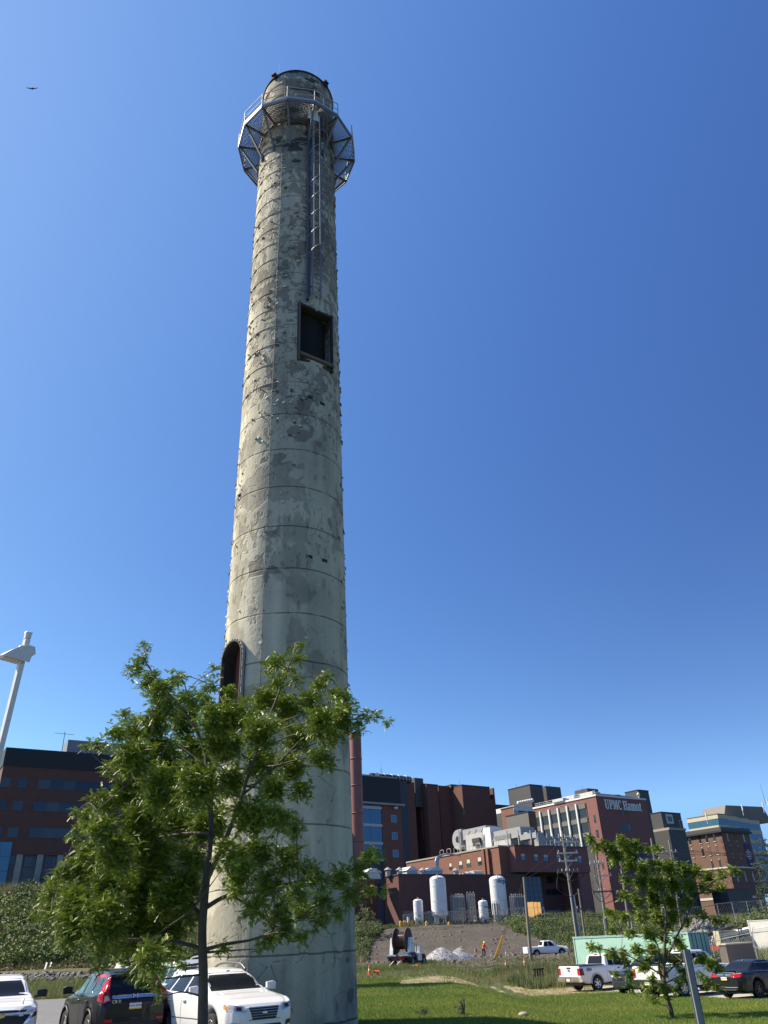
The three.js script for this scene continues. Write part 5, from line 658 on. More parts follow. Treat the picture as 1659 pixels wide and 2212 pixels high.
heap('gravel_heap', 'pale crushed stone heap at the foot of the bare earth slope', 4.2, -103, 2.7, 2, 1.5, rough(0.42, 0.42, 0.42, 0.9, 1.2));
heap('gravel_heap', 'small pale stone heap leaning on the bigger one', 6.4, -104.5, 1.9, 1.5, 1.3, rough(0.42, 0.42, 0.42, 0.9, 1.2), 500);
heap('stone_heap', 'grey rubble heap behind the mint container', 37, -108, 5, 4, 3.6, rough(0.22, 0.21, 0.19, 0.95, 1), 1400, 0.3);
function cone(x, z, label, fallen) { const g = thing('traffic_cone', label, 'traffic cone', [x, hgt(x, z), z], rr(0, 3), 'orange cones on the site'); if (fallen) { g.rotation.z = 1.35; g.position.y += 0.16; } part(g, 'base', bx(-0.19, 0.19, 0, 0.04, -0.19, 0.19), MAT.orange); part(g, 'body', lathe([[0.14, 0.04], [0.035, 0.75], [0, 0.76]], 16), MAT.orange); part(g, 'band', lathe([[0.105, 0.31], [0.083, 0.46]], 16), MAT.white); }
cone(-2.85, -70.4, 'upright orange cone on the grass below the reel truck'); cone(-2.2, -69, 'tipped over orange cone on the grass', true); cone(1.0, -80, 'tipped orange cone beside the reel truck wheels', true); cone(9.5, -84.5, 'tall orange cone near the yellow guy guard'); cone(11.4, -85.5, 'small orange cone near the plain pole'); cone(9.2, -116, 'orange cone standing beside the worker'); cone(13.2, -116, 'orange cone at the foot of the earth slope past the worker');
{ // worker bending over: one continuous body
  const g = thing('person', 'person in an orange vest and yellow hard hat bending at the earth slope', 'person', [10.2, hgt(10.2, -115), -115], -70 * R); const res = 56, mc = new MarchingCubes(res, new THREE.MeshStandardMaterial(), false, false, 60000); mc.isolation = 0; const S = 1.05;
  const bones = [[[0, 0.9, 0.1], [0, 0.08, 0.16], 0.1, 0.06], [[0, 0.9, -0.1], [0.1, 0.5, -0.14], 0.1, 0.08], [[0.1, 0.5, -0.14], [-0.08, 0.08, -0.16], 0.08, 0.06], [[-0.08, 0.05, 0.16], [0.14, 0.04, 0.16], 0.05, 0.045], [[-0.12, 0.05, -0.16], [0.1, 0.04, -0.16], 0.05, 0.045], [[0, 0.95, 0], [0.3, 1.3, 0], 0.16, 0.17], [[0.3, 1.3, 0], [0.42, 1.44, 0], 0.13, 0.07], [[0.47, 1.53, 0], [0.52, 1.58, 0], 0.1, 0.1], [[0.3, 1.32, 0.2], [0.42, 1.02, 0.26], 0.06, 0.05], [[0.42, 1.02, 0.26], [0.6, 0.82, 0.2], 0.05, 0.04], [[0.3, 1.32, -0.2], [0.4, 1.02, -0.26], 0.06, 0.05], [[0.4, 1.02, -0.26], [0.6, 0.82, -0.18], 0.05, 0.04]];
  for (let k = 0; k < res; k++) for (let j = 0; j < res; j++) for (let i = 0; i < res; i++) { const x = ((i / res) * 2 - 1) * S + 0.2, y = ((j / res) * 2 - 1) * S + 0.9, z = ((k / res) * 2 - 1) * S; let d = 1e9; for (const [a, b, r0, r1] of bones) { const vx = b[0] - a[0], vy = b[1] - a[1], vz = b[2] - a[2], t = clamp(((x - a[0]) * vx + (y - a[1]) * vy + (z - a[2]) * vz) / (vx * vx + vy * vy + vz * vz), 0, 1), e = hypot(x - a[0] - vx * t, y - a[1] - vy * t, z - a[2] - vz * t) - lerp(r0, r1, t); const h = clamp(0.5 + 0.5 * (d - e) / 0.05, 0, 1); d = lerp(d, e, h) - 0.05 * h * (1 - h); } mc.field[i + j * res + k * res * res] = -d; }
  mc.update(); const n = mc.count, geo = new THREE.BufferGeometry(), pa = mc.positionArray.slice(0, n * 3); const colr = []; for (let i = 0; i < n; i++) { pa[i * 3] = pa[i * 3] * S + 0.2; pa[i * 3 + 1] = pa[i * 3 + 1] * S + 0.9; pa[i * 3 + 2] *= S; const x = pa[i * 3], y = pa[i * 3 + 1]; const q = y < 0.1 ? [0.05, 0.04, 0.03] : y < 0.92 ? [0.03, 0.04, 0.07] : y > 1.4 && x > 0.34 ? [0.45, 0.27, 0.2] : [0.85, 0.2, 0.03]; colr.push(...q); }
  geo.setAttribute('position', new THREE.BufferAttribute(pa, 3)); geo.setAttribute('normal', new THREE.BufferAttribute(mc.normalArray.slice(0, n * 3), 3)); geo.computeVertexNormals(); geo.setAttribute('color', new THREE.Float32BufferAttribute(colr, 3)); part(g, 'body', geo, new THREE.MeshStandardMaterial({ vertexColors: true, roughness: 0.9, side: THREE.DoubleSide }));
  part(g, 'hard_hat', [new THREE.SphereGeometry(0.135, 16, 10, 0, 2 * PI, 0, PI / 2).translate(0, 0, 0), cyl(0.03, -0.01, 0.01, 0, 0.165, 16)].map((q) => q.rotateZ(-0.5).translate(0.5, 1.59, 0)), M(0.75, 0.75, 0.05, 0.5)); part(g, 'reflective_band', new THREE.TorusGeometry(0.175, 0.02, 6, 20).rotateX(PI / 2).rotateZ(-0.7).translate(0.16, 1.13, 0), M(0.8, 0.8, 0.5, 0.5));
}
// pallet frame, jersey barriers, small signs
{ const g = thing('black_pallet_stack', 'black plastic rack standing in the long grass', 'rack', [9.75, hgt(9.75, -66), -66], 0.4); for (let i = 0; i < 4; i++) part(g, 'slat', bx(-0.4 + i * 0.22, -0.28 + i * 0.22, 0, 0.95 - i * 0.02, 0, 0.06), MAT.blackPlastic); for (const y of [0.1, 0.5, 0.85]) part(g, 'cross_slat', bx(-0.45, 0.5, y, y + 0.1, -0.08, 0), MAT.blackPlastic); }
for (const [i, x] of [-24.6, -22.2].entries()) { const z = -76, g = thing('jersey_barrier', i ? 'white concrete barrier half hidden by the street tree' : 'white concrete barrier clear of the street tree', 'barrier', [x, hgt(x, z) + 0.05, z], -0.75); part(g, 'body', extr([[-0.3, 0], [0.3, 0], [0.28, 0.12], [0.13, 0.35], [0.09, 0.95], [-0.09, 0.95], [-0.13, 0.35], [-0.28, 0.12]], 2.7, [], 0.015).rotateY(PI / 2), rough(0.66, 0.65, 0.62, 0.85, 0.6)); }
{ const p = atD([103, 2098], 80), y = hgt(p.x, p.z), g = thing('site_sign', 'small white notice on a short post at the hill foot', 'sign', [p.x, y, p.z]); const h = atD([103, 2091], 80).y - y; part(g, 'post', rod([0, 0, 0], [0, h, 0], 0.03), MAT.galv); for (const s of [0, 1]) part(g, 'notice_plate', turned(new THREE.BoxGeometry(0.4, 0.9, 0.02), 0, -0.9, -0.2, -0.25 + s * 0.42, h, 0.04 + s * 0.02), MAT.white); }
{ const p = atD([483, 2093], 34), g = thing('parking_sign', 'narrow white parking sign behind the tree trunk', 'sign', [p.x - 0.35, 0, p.z]); const h = atD([483, 2060], 34).y; part(g, 'post', rod([0, 0, 0], [0, h, 0], 0.03), MAT.galv); part(g, 'sign_plate', bx(-0.15, 0.15, h - 0.55, h, 0.03, 0.045), MAT.white); part(g, 'lettering', text('PARKING', 0.06, 0.004).translate(0, h - 0.15, 0.046), M(0.3, 0.02, 0.02)); }
// shipping containers
function container(name, label, x, y, z, turn, L, H, W, m, extra) {
  const g = thing(name, label, 'shipping container', [x, y, z], turn); // long side along local x from 0 to -L, front corner at the origin, side facing +z
  const side = (len) => { const q = []; const p = 0.36; for (let s = 0; s < len - 0.4; s += p) q.push([s, 0], [s + 0.06, 0.07], [s + 0.18, 0.07], [s + 0.24, 0]); q.push([len, 0], [len, -0.03], [0, -0.03]); return q; };
  part(g, 'corrugated_side', extr(side(L - 0.3), H - 0.3).rotateX(-PI / 2).translate(-L + 0.15, 0.16, -0.075), m); part(g, 'far_side', bx(-L + 0.1, -0.1, 0.16, H - 0.12, -W + 0.02, -W + 0.06), m); part(g, 'roof', bx(-L, 0, H - 0.1, H - 0.04, -W, 0), m);
  part(g, 'top_rail', bx(-L + 0.1, -0.1, H - 0.14, H, -0.08, 0), m); part(g, 'bottom_rail', bx(-L + 0.1, -0.1, 0, 0.16, -0.08, 0), m);
  for (const X of [-L, -0.12]) for (const Z of [-W, -0.12]) { part(g, 'corner_post', bx(X, X + 0.12, 0, H, Z, Z + 0.12), m); for (const Y of [0, H - 0.13]) part(g, 'corner_casting', bx(X - 0.01, X + 0.14, Y - 0.005, Y + 0.135, Z - 0.01, Z + 0.14), m); }
  for (const s of [0, 1]) { part(g, 'door', bx(-0.08, -0.03, 0.15, H - 0.15, -W + 0.14 + s * (W - 0.26) / 2, -W + 0.13 + (s + 1) * (W - 0.28) / 2), m); for (const k of [0.3, 0.7]) part(g, 'lock_rod', rod([-0.01, 0.1, -W + 0.14 + (s + k) * (W - 0.28) / 2], [-0.01, H - 0.1, -W + 0.14 + (s + k) * (W - 0.28) / 2], 0.025), MAT.darkSteel); }
  part(g, 'far_end', bx(-L + 0.03, -L + 0.07, 0.15, H - 0.1, -W + 0.1, -0.1), m); extra?.(g, L, H, W); return g;
}
{
  const mint = rough(0.36, 0.58, 0.49, 0.6, 0.6), cor = atD([1488, 2030], 68.5), yb = atD([1486, 2013], 68.5).y - 2.6;
  container('mint_container', 'long mint green shipping container behind the parked pickups', cor.x, yb, cor.z, -55 * R, 12.2, 2.6, 2.44, mint, (g, L, H, W) => { for (let i = 0; i < 6; i++) part(g, 'lettering', text(['WAXU 840', 'MAX GROSS', '30480 KG', 'TARE', '3880 KG', 'CU CAP'][i], 0.11, 0.004).rotateY(PI / 2).translate(-0.025, H - 0.7 - i * 0.16, -0.42), MAT.white); part(g, 'yellow_plate', bx(-0.03, -0.02, 0.8, 1.15, -0.7, -0.45), M(0.6, 0.45, 0.03)); });
  const c = atD([1612, 2040], 80); container('white_container', 'white corrugated shipping container beyond the yard fence', c.x + 6.2, 0.0, c.z + 3.2, 28 * R + PI * 0, 7, 2.6, 2.44, MAT.offwhite, (g, L, H, W) => { part(g, 'logo_plate', bx(-L + 4.2, -L + 6.6, 0.9, 2.9, -0.02, 0.0), MAT.white); part(g, 'logo_ring', new THREE.TorusGeometry(0.5, 0.09, 6, 20).scale(1, 0.7, 1).translate(-L + 5.2, 2.2, 0.02), M(0.02, 0.02, 0.03)); part(g, 'logo_letter', text('H', 0.5, 0.02).translate(-L + 5.2, 2.2, 0.01), M(0.02, 0.02, 0.03)); part(g, 'logo_block', bx(-L + 4.6, -L + 5.6, 1.0, 1.4, 0.0, 0.02), M(0.02, 0.12, 0.3)); });
}
{ // telehandler parked beyond the container
  const p = atD(k5(1318, 640), 76), g = thing('telehandler', 'cream and red telehandler parked beyond the mint container', 'telehandler', [p.x, hgt(p.x, p.z) - 0.02, p.z], 0.35); g.scale.setScalar(0.62); const cr = rough(0.5, 0.45, 0.3, 0.5, 1), red = rough(0.4, 0.05, 0.03, 0.5, 1);
  part(g, 'engine_cover', extr([[-1.6, 1.3], [1.5, 1.3], [1.5, 2.9], [1.2, 3.05], [-1.6, 3.05]], 1.1, [], 0.04).translate(0, 0, 0.3), cr); part(g, 'boom', bar([-2.4, 2.6, -0.4], [2.6, 3.5, -0.4], 0.4, 0.45), MAT.darkSteel); part(g, 'chassis', bx(-2, 2.2, 0.7, 1.3, -0.9, 1.2), red); part(g, 'cab_frame', [rod([1.7, 1.3, 1.3], [1.9, 3.2, 1.3], 0.08), rod([2.3, 1.3, 1.3], [2.3, 3.2, 1.3], 0.08), bx(1.7, 2.5, 3.15, 3.3, 0.2, 1.4)], MAT.darkSteel); for (const x of [-1.5, 1.6]) for (const z of [-1, 1.3]) { const w = part(g, 'wheel', lathe([[0.25, -0.2], [0.6, -0.22], [0.68, -0.1], [0.68, 0.1], [0.6, 0.22], [0.25, 0.2]], 24).rotateX(PI / 2).translate(x, 0.68, z), MAT.rubber); part(w, 'rim', cyl(0, -0.12, 0.12, 0, 0.34, 16).rotateX(PI / 2).translate(x, 0.68, z + 0.1), cr); } part(g, 'lettering', text('JLG', 0.5, 0.02).translate(0.4, 2.15, 1.46), MAT.black);
}
{ // timber debris and a broken concrete slab in the yard
  reseed(5); const g = thing('timber_debris', 'pile of broken timber and boards inside the fenced yard', 'debris', [33.5, 0, -70]); for (let i = 0; i < 34; i++) part(g, 'plank', turned(new THREE.BoxGeometry(rr(0.8, 2.6), rr(0.03, 0.1), rr(0.08, 0.3)), rr(-0.3, 0.3), rr(0, 3), rr(-0.3, 0.3), rr(-3.5, 3.5), rr(0.1, 1.1), rr(-1.5, 1.5)), [rough(0.5, 0.36, 0.2, 0.9, 1), rough(0.55, 0.3, 0.17, 0.9, 1), MAT.offwhite, M(0.1, 0.35, 0.28, 0.7)][i % 7 > 3 ? i % 4 : i % 2]);
  const s = thing('broken_concrete_slab', 'broken white concrete canopy leaning on a grey block wall', 'rubble', [33.2, 0.6, -86], 0.25); s.scale.setScalar(0.42); part(s, 'slab', turned(new THREE.BoxGeometry(9, 0.5, 4), 0, 0, 0.13, 0, 3.0, 0), MAT.white); part(s, 'block_wall', bx(-4, 4.5, 0, 1.5, 0.5, 1.2), MAT.concrete); part(s, 'rear_wall', bx(-3, 3, 0, 2.8, -1.5, -1.0), MAT.stone); part(s, 'rubble_pile', turned(new THREE.IcosahedronGeometry(1, 1).scale(2.2, 0.5, 0.9), 0, 0.2, 0, 0.5, 1.6, 0.6), rough(0.45, 0.33, 0.22)); }
// lamp post beside the car park
{
  const p = atD([40, 1500], 17.6), yt = atD([57, 1366], 17.6).y, g = thing('lamp_post', 'tall square white lamp post with a curved white lamp head', 'lamp post', [p.x - 0.5, 0, p.z], 52 * R), m = rough(0.72, 0.72, 0.7, 0.45, 0.5); g.rotation.set(0, 52 * R, 0); g.rotation.order = 'XYZ'; g.quaternion.setFromEuler(new THREE.Euler(0, 0, -0.05)).multiply(new THREE.Quaternion().setFromAxisAngle(UP, 52 * R));
  part(g, 'post', bx(-0.06, 0.06, -0.2, yt - 0.18, -0.06, 0.06), m); part(g, 'finial_neck', bx(-0.05, 0.05, yt - 0.18, yt - 0.14, -0.05, 0.05), m); part(g, 'finial', lathe([[0.085, 0], [0.085, 0.1], [0.1, 0.13], [0.1, 0.16], [0, 0.18]], 4).rotateY(PI / 4).translate(0, yt - 0.15, 0), m);
  const arc = []; for (let i = 0; i <= 12; i++) { const t = i / 12; arc.push([-0.55 + 0.7 * t, -0.34 + 0.4 * sin(t * PI * 0.55 + 0.02)]); } const shell = [...arc, [0.2, -0.1], [0.14, -0.16], ...arc.slice(0, 12).reverse().map(([x, y]) => [x + 0.03, y - 0.035])];
  const head = part(g, 'lamp_head', extr(shell, 0.36, [], 0.01).translate(0, yt - 0.42, -0.18), m); part(head, 'side_cheek', [extr([...arc, [0.1, -0.34]], 0.015).translate(0, yt - 0.42, -0.2), extr([...arc, [0.1, -0.34]], 0.015).translate(0, yt - 0.42, 0.185)], m); const lens = part(head, 'lens', bx(-0.56, -0.02, yt - 0.75, yt - 0.73, -0.15, 0.15), M(0.4, 0.4, 0.36, 0.3)); for (let i = 0; i < 6; i++) part(head, 'louvre', bx(-0.54 + i * 0.09, -0.49 + i * 0.09, yt - 0.765, yt - 0.75, -0.14, 0.14), MAT.offwhite);
  part(g, 'mount_collar', turned(new THREE.TorusGeometry(0.17, 0.035, 8, 24), 0, 0, 0, 0.02, yt - 0.5, 0), m);
}
// metal sign post on the verge
{
  const p = atD([1513, 2200], 7.8), yt = atD([1487, 2051], 7.8).y, g = thing('steel_post', 'bare galvanised channel post with a row of holes', 'post', [p.x, 0, p.z], -6 * R), m = M(0.2, 0.215, 0.225, 0.6, { metalness: 0.2, map: T(grainT, 3) });
  const sl = lin(0, yt, 60), ch = extr([[-0.045, 0.03], [-0.03, 0.03], [-0.024, 0.002], [0.024, 0.002], [0.03, 0.03], [0.045, 0.03], [0.045, 0.022], [0.034, 0.022], [0.028, -0.006], [-0.028, -0.006], [-0.034, 0.022], [-0.045, 0.022]].map(([x, z]) => [x * 0.78, z]), yt + 0.3).rotateX(-PI / 2).translate(0, -0.3, 0); part(g, 'channel', ch, m); for (let y = 0.3; y < yt - 0.03; y += 0.0508) part(g, 'punched_hole', rod([0.0308, y, -0.031], [0.0308, y, -0.0205], 0.0065, 0.0065, 6), MAT.black);
}
{ // bird
  const c = atD([70, 192], 55), g = thing('soaring_bird', 'dark hawk soaring with spread wings in the clear sky', 'bird', [c.x, c.y, c.z], 0.3); g.rotation.set(0.5, 0.5, 0.2); g.scale.setScalar(0.8); const m = rough(0.06, 0.05, 0.045, 0.9, 2);
  const wing = (s) => { const q = []; const st = [[0, 0.14, -0.16, 0], [0.2, 0.16, -0.17, 0.05], [0.42, 0.13, -0.15, 0.07], [0.58, 0.06, -0.12, 0.07], [0.68, -0.02, -0.1, 0.1]]; const P = [], I = []; st.forEach(([x, a, b, y]) => { P.push(s * x, y + 0.012, -a, s * x, y + 0.012, -b, s * x, y - 0.004, -a, s * x, y - 0.004, -b); }); for (let i = 0; i < st.length - 1; i++) { const a = i * 4; I.push(a, a + 1, a + 4, a + 1, a + 5, a + 4, a + 2, a + 6, a + 3, a + 3, a + 6, a + 7); } const w = new THREE.BufferGeometry(); w.setAttribute('position', new THREE.Float32BufferAttribute(P, 3)); w.setIndex(I); w.computeVertexNormals(); const f = [w.toNonIndexed()]; for (let i = 0; i < 4; i++) f.push(bar([s * 0.62, 0.08, -0.02 + i * 0.035], [s * (0.86 - i * 0.05), 0.15 - i * 0.01, 0.02 + i * 0.07], 0.03, 0.006)); return f; };
  part(g, 'body', [new THREE.SphereGeometry(0.08, 12, 10).scale(0.9, 0.85, 2.6), new THREE.SphereGeometry(0.055, 10, 8).translate(0, 0.01, -0.24), rod([0, 0, -0.28], [0, -0.015, -0.33], 0.02, 0.004, 6), extr([[-0.04, 0], [0.04, 0], [0.13, 0.25], [-0.13, 0.25]], 0.01).rotateX(PI / 2).translate(0, 0, 0.15)], m); for (const s of [-1, 1]) part(g, 'wing', wing(s), M(0.07, 0.06, 0.05, 0.9, { side: THREE.DoubleSide }));
}

// ================= VEHICLES =================
const curve = (pts) => (x) => { if (x >= pts[0][0]) return pts[0][1]; for (let i = 0; i < pts.length - 1; i++) { const [a, u] = pts[i], [b, v] = pts[i + 1]; if (x <= a && x >= b) { const t = (a - x) / max(1e-6, a - b); return lerp(u, v, t * t * (3 - 2 * t) * 0.5 + t * 0.5); } } return pts[pts.length - 1][1]; };
// x runs from the nose (+) to the tail (-); every curve is a list of [x, value] going backwards
function vehicle(name, label, cat, pos, az, S, paint, group) {
  const g = thing(name, label, cat, [pos[0], pos[1] ?? 0, pos[2]], PI / 2 - az * R, group);
  const top = curve(S.top), belt = curve(S.belt), wid = curve(S.wid), roofW = curve(S.roofW), low = curve(S.low), L = S.L / 2;
  const sill = (x) => { let y = low(x); for (const wx of S.axles) { const dx = x - wx; if (abs(dx) < S.arch) y = max(y, S.wr + sqrt(max(0, S.arch ** 2 - dx * dx)) * 1.0); } return y; };
  const sect = (x) => { // half section, sill to roof centre
    const w = wid(x), yt = top(x), yb = min(belt(x), yt - 0.02), ys = min(sill(x), yb - 0.05), wr = roofW(x), tall = yt - yb > 0.16, ym = lerp(ys, yb, 0.5);
    const c = tall ? 0.1 : 0.03; return [[0, ys], [w * 0.9, ys], [w * 0.975, ys + min(0.06, (yb - ys) * 0.3)], [w, ym], [w * 0.992, lerp(ym, yb, 0.7)], [w * 0.972, yb - 0.02], [w * 0.95, yb], [lerp(w * 0.95, wr, 0.45), lerp(yb, yt - c, 0.45)], [wr, yt - c], [wr * 0.965, yt - c * 0.45], [wr * 0.86, yt - c * 0.14], [wr * 0.5, yt - 0.004], [0, yt]];
  };
  const xs = []; const push = (x) => { if (!xs.some((q) => abs(q - x) < 1e-4)) xs.push(x); };
  for (const t of lin(0, 1, 96)) push(L - t * 2 * L); for (const c of [S.top, S.belt, S.wid, S.roofW, S.low]) for (const [x] of c) if (x < L && x > -L) push(x); for (const wx of S.axles) for (const t of lin(-1, 1, 24)) push(wx + t * S.arch * 0.9999); for (const k of [0.004, 0.012, 0.03, 0.06]) { push(L - k); push(-L + k); }
  xs.sort((a, b) => b - a); const secs = xs.map(sect), n = secs[0].length, ring = n * 2 - 2;
  { const P = [], U = [], I = []; secs.forEach((s, i) => { const full = [...s, ...s.slice(1, -1).reverse().map(([z, y]) => [-z, y])]; for (const [z, y] of full) { P.push(xs[i], y, z); U.push(xs[i], y); } }); for (let i = 0; i < xs.length - 1; i++) for (let j = 0; j < ring; j++) { const a = i * ring + j, b = i * ring + (j + 1) % ring, c = a + ring, d = b + ring; I.push(a, b, c, b, d, c); } for (const [i, f] of [[0, 1], [xs.length - 1, 0]]) { const c = P.length / 3, s = secs[i]; P.push(xs[i], (s[0][1] + s[n - 1][1]) / 2, 0); U.push(0, 0); for (let j = 0; j < ring; j++) { const a = i * ring + j, b = i * ring + (j + 1) % ring; f ? I.push(c, b, a) : I.push(c, a, b); } }
    const geo = new THREE.BufferGeometry(); geo.setAttribute('position', new THREE.Float32BufferAttribute(P, 3)); geo.setAttribute('uv', new THREE.Float32BufferAttribute(U, 2)); geo.setIndex(I); geo.computeVertexNormals(); part(g, 'body', geo, paint); }
  const half = (x, y) => { const s = sect(clamp(x, -L, L)); for (let i = 1; i < s.length - 1; i++) { const [z0, y0] = s[i], [z1, y1] = s[i + 1]; if ((y >= y0 && y <= y1) || (y <= y0 && y >= y1)) return lerp(z0, z1, (y - y0) / (y1 - y0 || 1)); } return 0; };
  const inside = (x, y, z) => { if (abs(x) > L) return false; const yt = top(x); if (y > yt || y < min(low(x), sill(x))) return false; return abs(z) <= half(x, y); };
  const march = (o, d) => { let a = 0, b = -1; for (let t = 0; t < 5.6; t += 0.02) { if (inside(o[0] + d[0] * t, o[1] + d[1] * t, o[2] + d[2] * t)) { b = t; break; } a = t; } if (b < 0) return null; for (let k = 0; k < 14; k++) { const m = (a + b) / 2; inside(o[0] + d[0] * m, o[1] + d[1] * m, o[2] + d[2] * m) ? (b = m) : (a = m); } return b; };
  // a four-cornered piece laid on the body, seen from one side: 'f' front (z, y), 'b' back (z, y), 'l'/'r' sides (x, y), 't' top (x, z)
  function piece(nm, view, q, mat, lift = 0.006, parent = g, nx = 10, ny = 6) {
    const P = [], I = []; const D = { f: [-1, 0, 0], b: [1, 0, 0], l: [0, 0, 1], r: [0, 0, -1], t: [0, -1, 0] }[view]; let last = null;
    for (let j = 0; j <= ny; j++) for (let i = 0; i <= nx; i++) { const u = i / nx, v = j / ny, a = lerp(lerp(q[0][0], q[1][0], u), lerp(q[3][0], q[2][0], u), v), b = lerp(lerp(q[0][1], q[1][1], u), lerp(q[3][1], q[2][1], u), v); const o = view === 'f' ? [L + 0.3, b, a] : view === 'b' ? [-L - 0.3, b, a] : view === 'l' ? [a, b, -1.6] : view === 'r' ? [a, b, 1.6] : [a, 2.6, b]; let t = march(o, D); if (t === null) t = last ?? 1; last = t; P.push(o[0] + D[0] * (t - lift), o[1] + D[1] * (t - lift), o[2] + D[2] * (t - lift)); }
    const top0 = P.length / 3; for (let j = 0; j < ny; j++) for (let i = 0; i < nx; i++) { const a = j * (nx + 1) + i, b = a + 1, c = a + nx + 1, d = c + 1; I.push(a, b, c, b, d, c); }
    const edge = []; for (let i = 0; i <= nx; i++) edge.push(i); for (let j = 1; j <= ny; j++) edge.push(j * (nx + 1) + nx); for (let i = nx - 1; i >= 0; i--) edge.push(ny * (nx + 1) + i); for (let j = ny - 1; j > 0; j--) edge.push(j * (nx + 1));
    edge.forEach((e) => P.push(P[e * 3] + D[0] * (lift + 0.012), P[e * 3 + 1] + D[1] * (lift + 0.012), P[e * 3 + 2] + D[2] * (lift + 0.012))); edge.forEach((e, k) => { const m = (k + 1) % edge.length; I.push(e, edge[m], top0 + k, edge[m], top0 + m, top0 + k); });
    const geo = new THREE.BufferGeometry(); geo.setAttribute('position', new THREE.Float32BufferAttribute(P, 3)); geo.setIndex(I); const ng = geo.toNonIndexed(); ng.setAttribute('uv', new THREE.Float32BufferAttribute(new Float32Array(ng.attributes.position.count * 2), 2));
    geo.computeVertexNormals(); const idx = geo.clone(); const m2 = mat.clone ? mat : mat; return part(parent, nm, smoothFlat(geo), m2.side === THREE.DoubleSide ? m2 : dbl(m2));
  }
  const both = (nm, q, mat, lift, parent) => { const a = piece(nm, 'l', q, mat, lift, parent); const b = piece(nm, 'r', q, mat, lift, parent); return [a, b]; };
  const mirror = (nm, view, q, mat, lift, nx, ny) => [1, -1].map((s) => piece(nm, view, q.map(([z, y]) => [z * s, y]), mat, lift, g, nx, ny));
  // wheels
  const R0 = S.wr; for (const wx of S.axles) for (const s of [-1, 1]) {
    const z = s * (S.track / 2), w = part(g, 'wheel', lathe([[R0 * 0.64, -0.1], [R0 * 0.92, -0.115], [R0, -0.085], [R0, 0.085], [R0 * 0.92, 0.115], [R0 * 0.64, 0.1]], 36).rotateX(PI / 2).translate(wx, R0, z), MAT.rubber);
    part(w, 'rim', [lathe([[R0 * 0.55, 0.05], [R0 * 0.62, 0.105], [R0 * 0.66, 0.1], [R0 * 0.66, -0.1], [R0 * 0.55, -0.05]], 32), cyl(0, 0.02, 0.09, 0, R0 * 0.17, 12), ...Array.from({ length: S.spokes ?? 5 }, (_, k) => bx(-R0 * 0.075, R0 * 0.075, 0.03, 0.085, R0 * 0.1, R0 * 0.6).rotateY(k / (S.spokes ?? 5) * 2 * PI))].map((q) => q.rotateX(s > 0 ? PI / 2 : -PI / 2).translate(wx, R0, z)), S.rim ?? MAT.alloy); part(w, 'hub_back', cyl(0, -0.06, 0.0, 0, R0 * 0.62, 20).rotateX(s > 0 ? PI / 2 : -PI / 2).translate(wx, R0, z), MAT.black);
  }
  part(g, 'underbody', bx(-L * 0.92, L * 0.92, min(low(0), 0.3) + 0.02, R0 + 0.1, -S.track / 2 + 0.13, S.track / 2 - 0.13), MAT.blackPlastic); for (const wx of S.axles) part(g, 'wheel_well', bx(wx - S.arch * 1.02, wx + S.arch * 1.02, R0 * 0.9, R0 + S.arch * 0.99, -S.track / 2 + 0.14, S.track / 2 - 0.14), MAT.blackPlastic);
  return { g, piece, both, mirror, top, half, L, side: half };
}
const dblCache = new Map(); function dbl(m) { if (!dblCache.has(m)) { const c = m.clone(); c.side = THREE.DoubleSide; dblCache.set(m, c); } return dblCache.get(m); }
function smoothFlat(geo) { geo.setAttribute('uv', new THREE.Float32BufferAttribute(new Float32Array(geo.attributes.position.count * 2), 2)); geo.computeVertexNormals(); return geo; }
const carGlass = new THREE.MeshPhysicalMaterial({ color: col(0.012, 0.014, 0.016), roughness: 0.04, specularIntensity: 0.55 }), lampClear = M(0.45, 0.46, 0.47, 0.12), lampDark = M(0.03, 0.03, 0.034, 0.08), gridBlack = M(0.012, 0.012, 0.013, 0.4), blackPaint = new THREE.MeshPhysicalMaterial({ color: col(0.012, 0.013, 0.016), roughness: 0.4, clearcoat: 0.4, clearcoatRoughness: 0.04, specularIntensity: 0.5 }), greyPaint = new THREE.MeshPhysicalMaterial({ color: col(0.008, 0.008, 0.0085), roughness: 0.4, specularIntensity: 0.5, clearcoat: 0.45, clearcoatRoughness: 0.04 }), navyPaint = new THREE.MeshPhysicalMaterial({ color: col(0.02, 0.025, 0.045), roughness: 0.4, clearcoat: 1, clearcoatRoughness: 0.05 }), silverPaint = new THREE.MeshPhysicalMaterial({ color: col(0.5, 0.51, 0.52), roughness: 0.4, metalness: 0.3, clearcoat: 1 });
const seam = M(0.05, 0.05, 0.05, 0.6);
function doorLines(v, xs, y0, y1, y2) { for (const x of xs) v.both('door_seam', [[x - 0.006, y0], [x + 0.006, y0], [x + 0.006 + (y2 ?? 0), y1], [x - 0.006 + (y2 ?? 0), y1]], seam, 0.003); }
function mirrors(v, x, y, w, mat) { for (const s of [-1, 1]) { const z = s * (w + 0.12); part(v.g, 'door_mirror', [extr([[-0.1, -0.055], [0.1, -0.065], [0.11, 0.05], [0.05, 0.075], [-0.1, 0.06]], 0.06, [], 0.025).rotateY(PI / 2).translate(x - 0.03, y + 0.05, z), bar([x, y - 0.02, s * (w - 0.06)], [x, y, z], 0.08, 0.05)], mat); } }
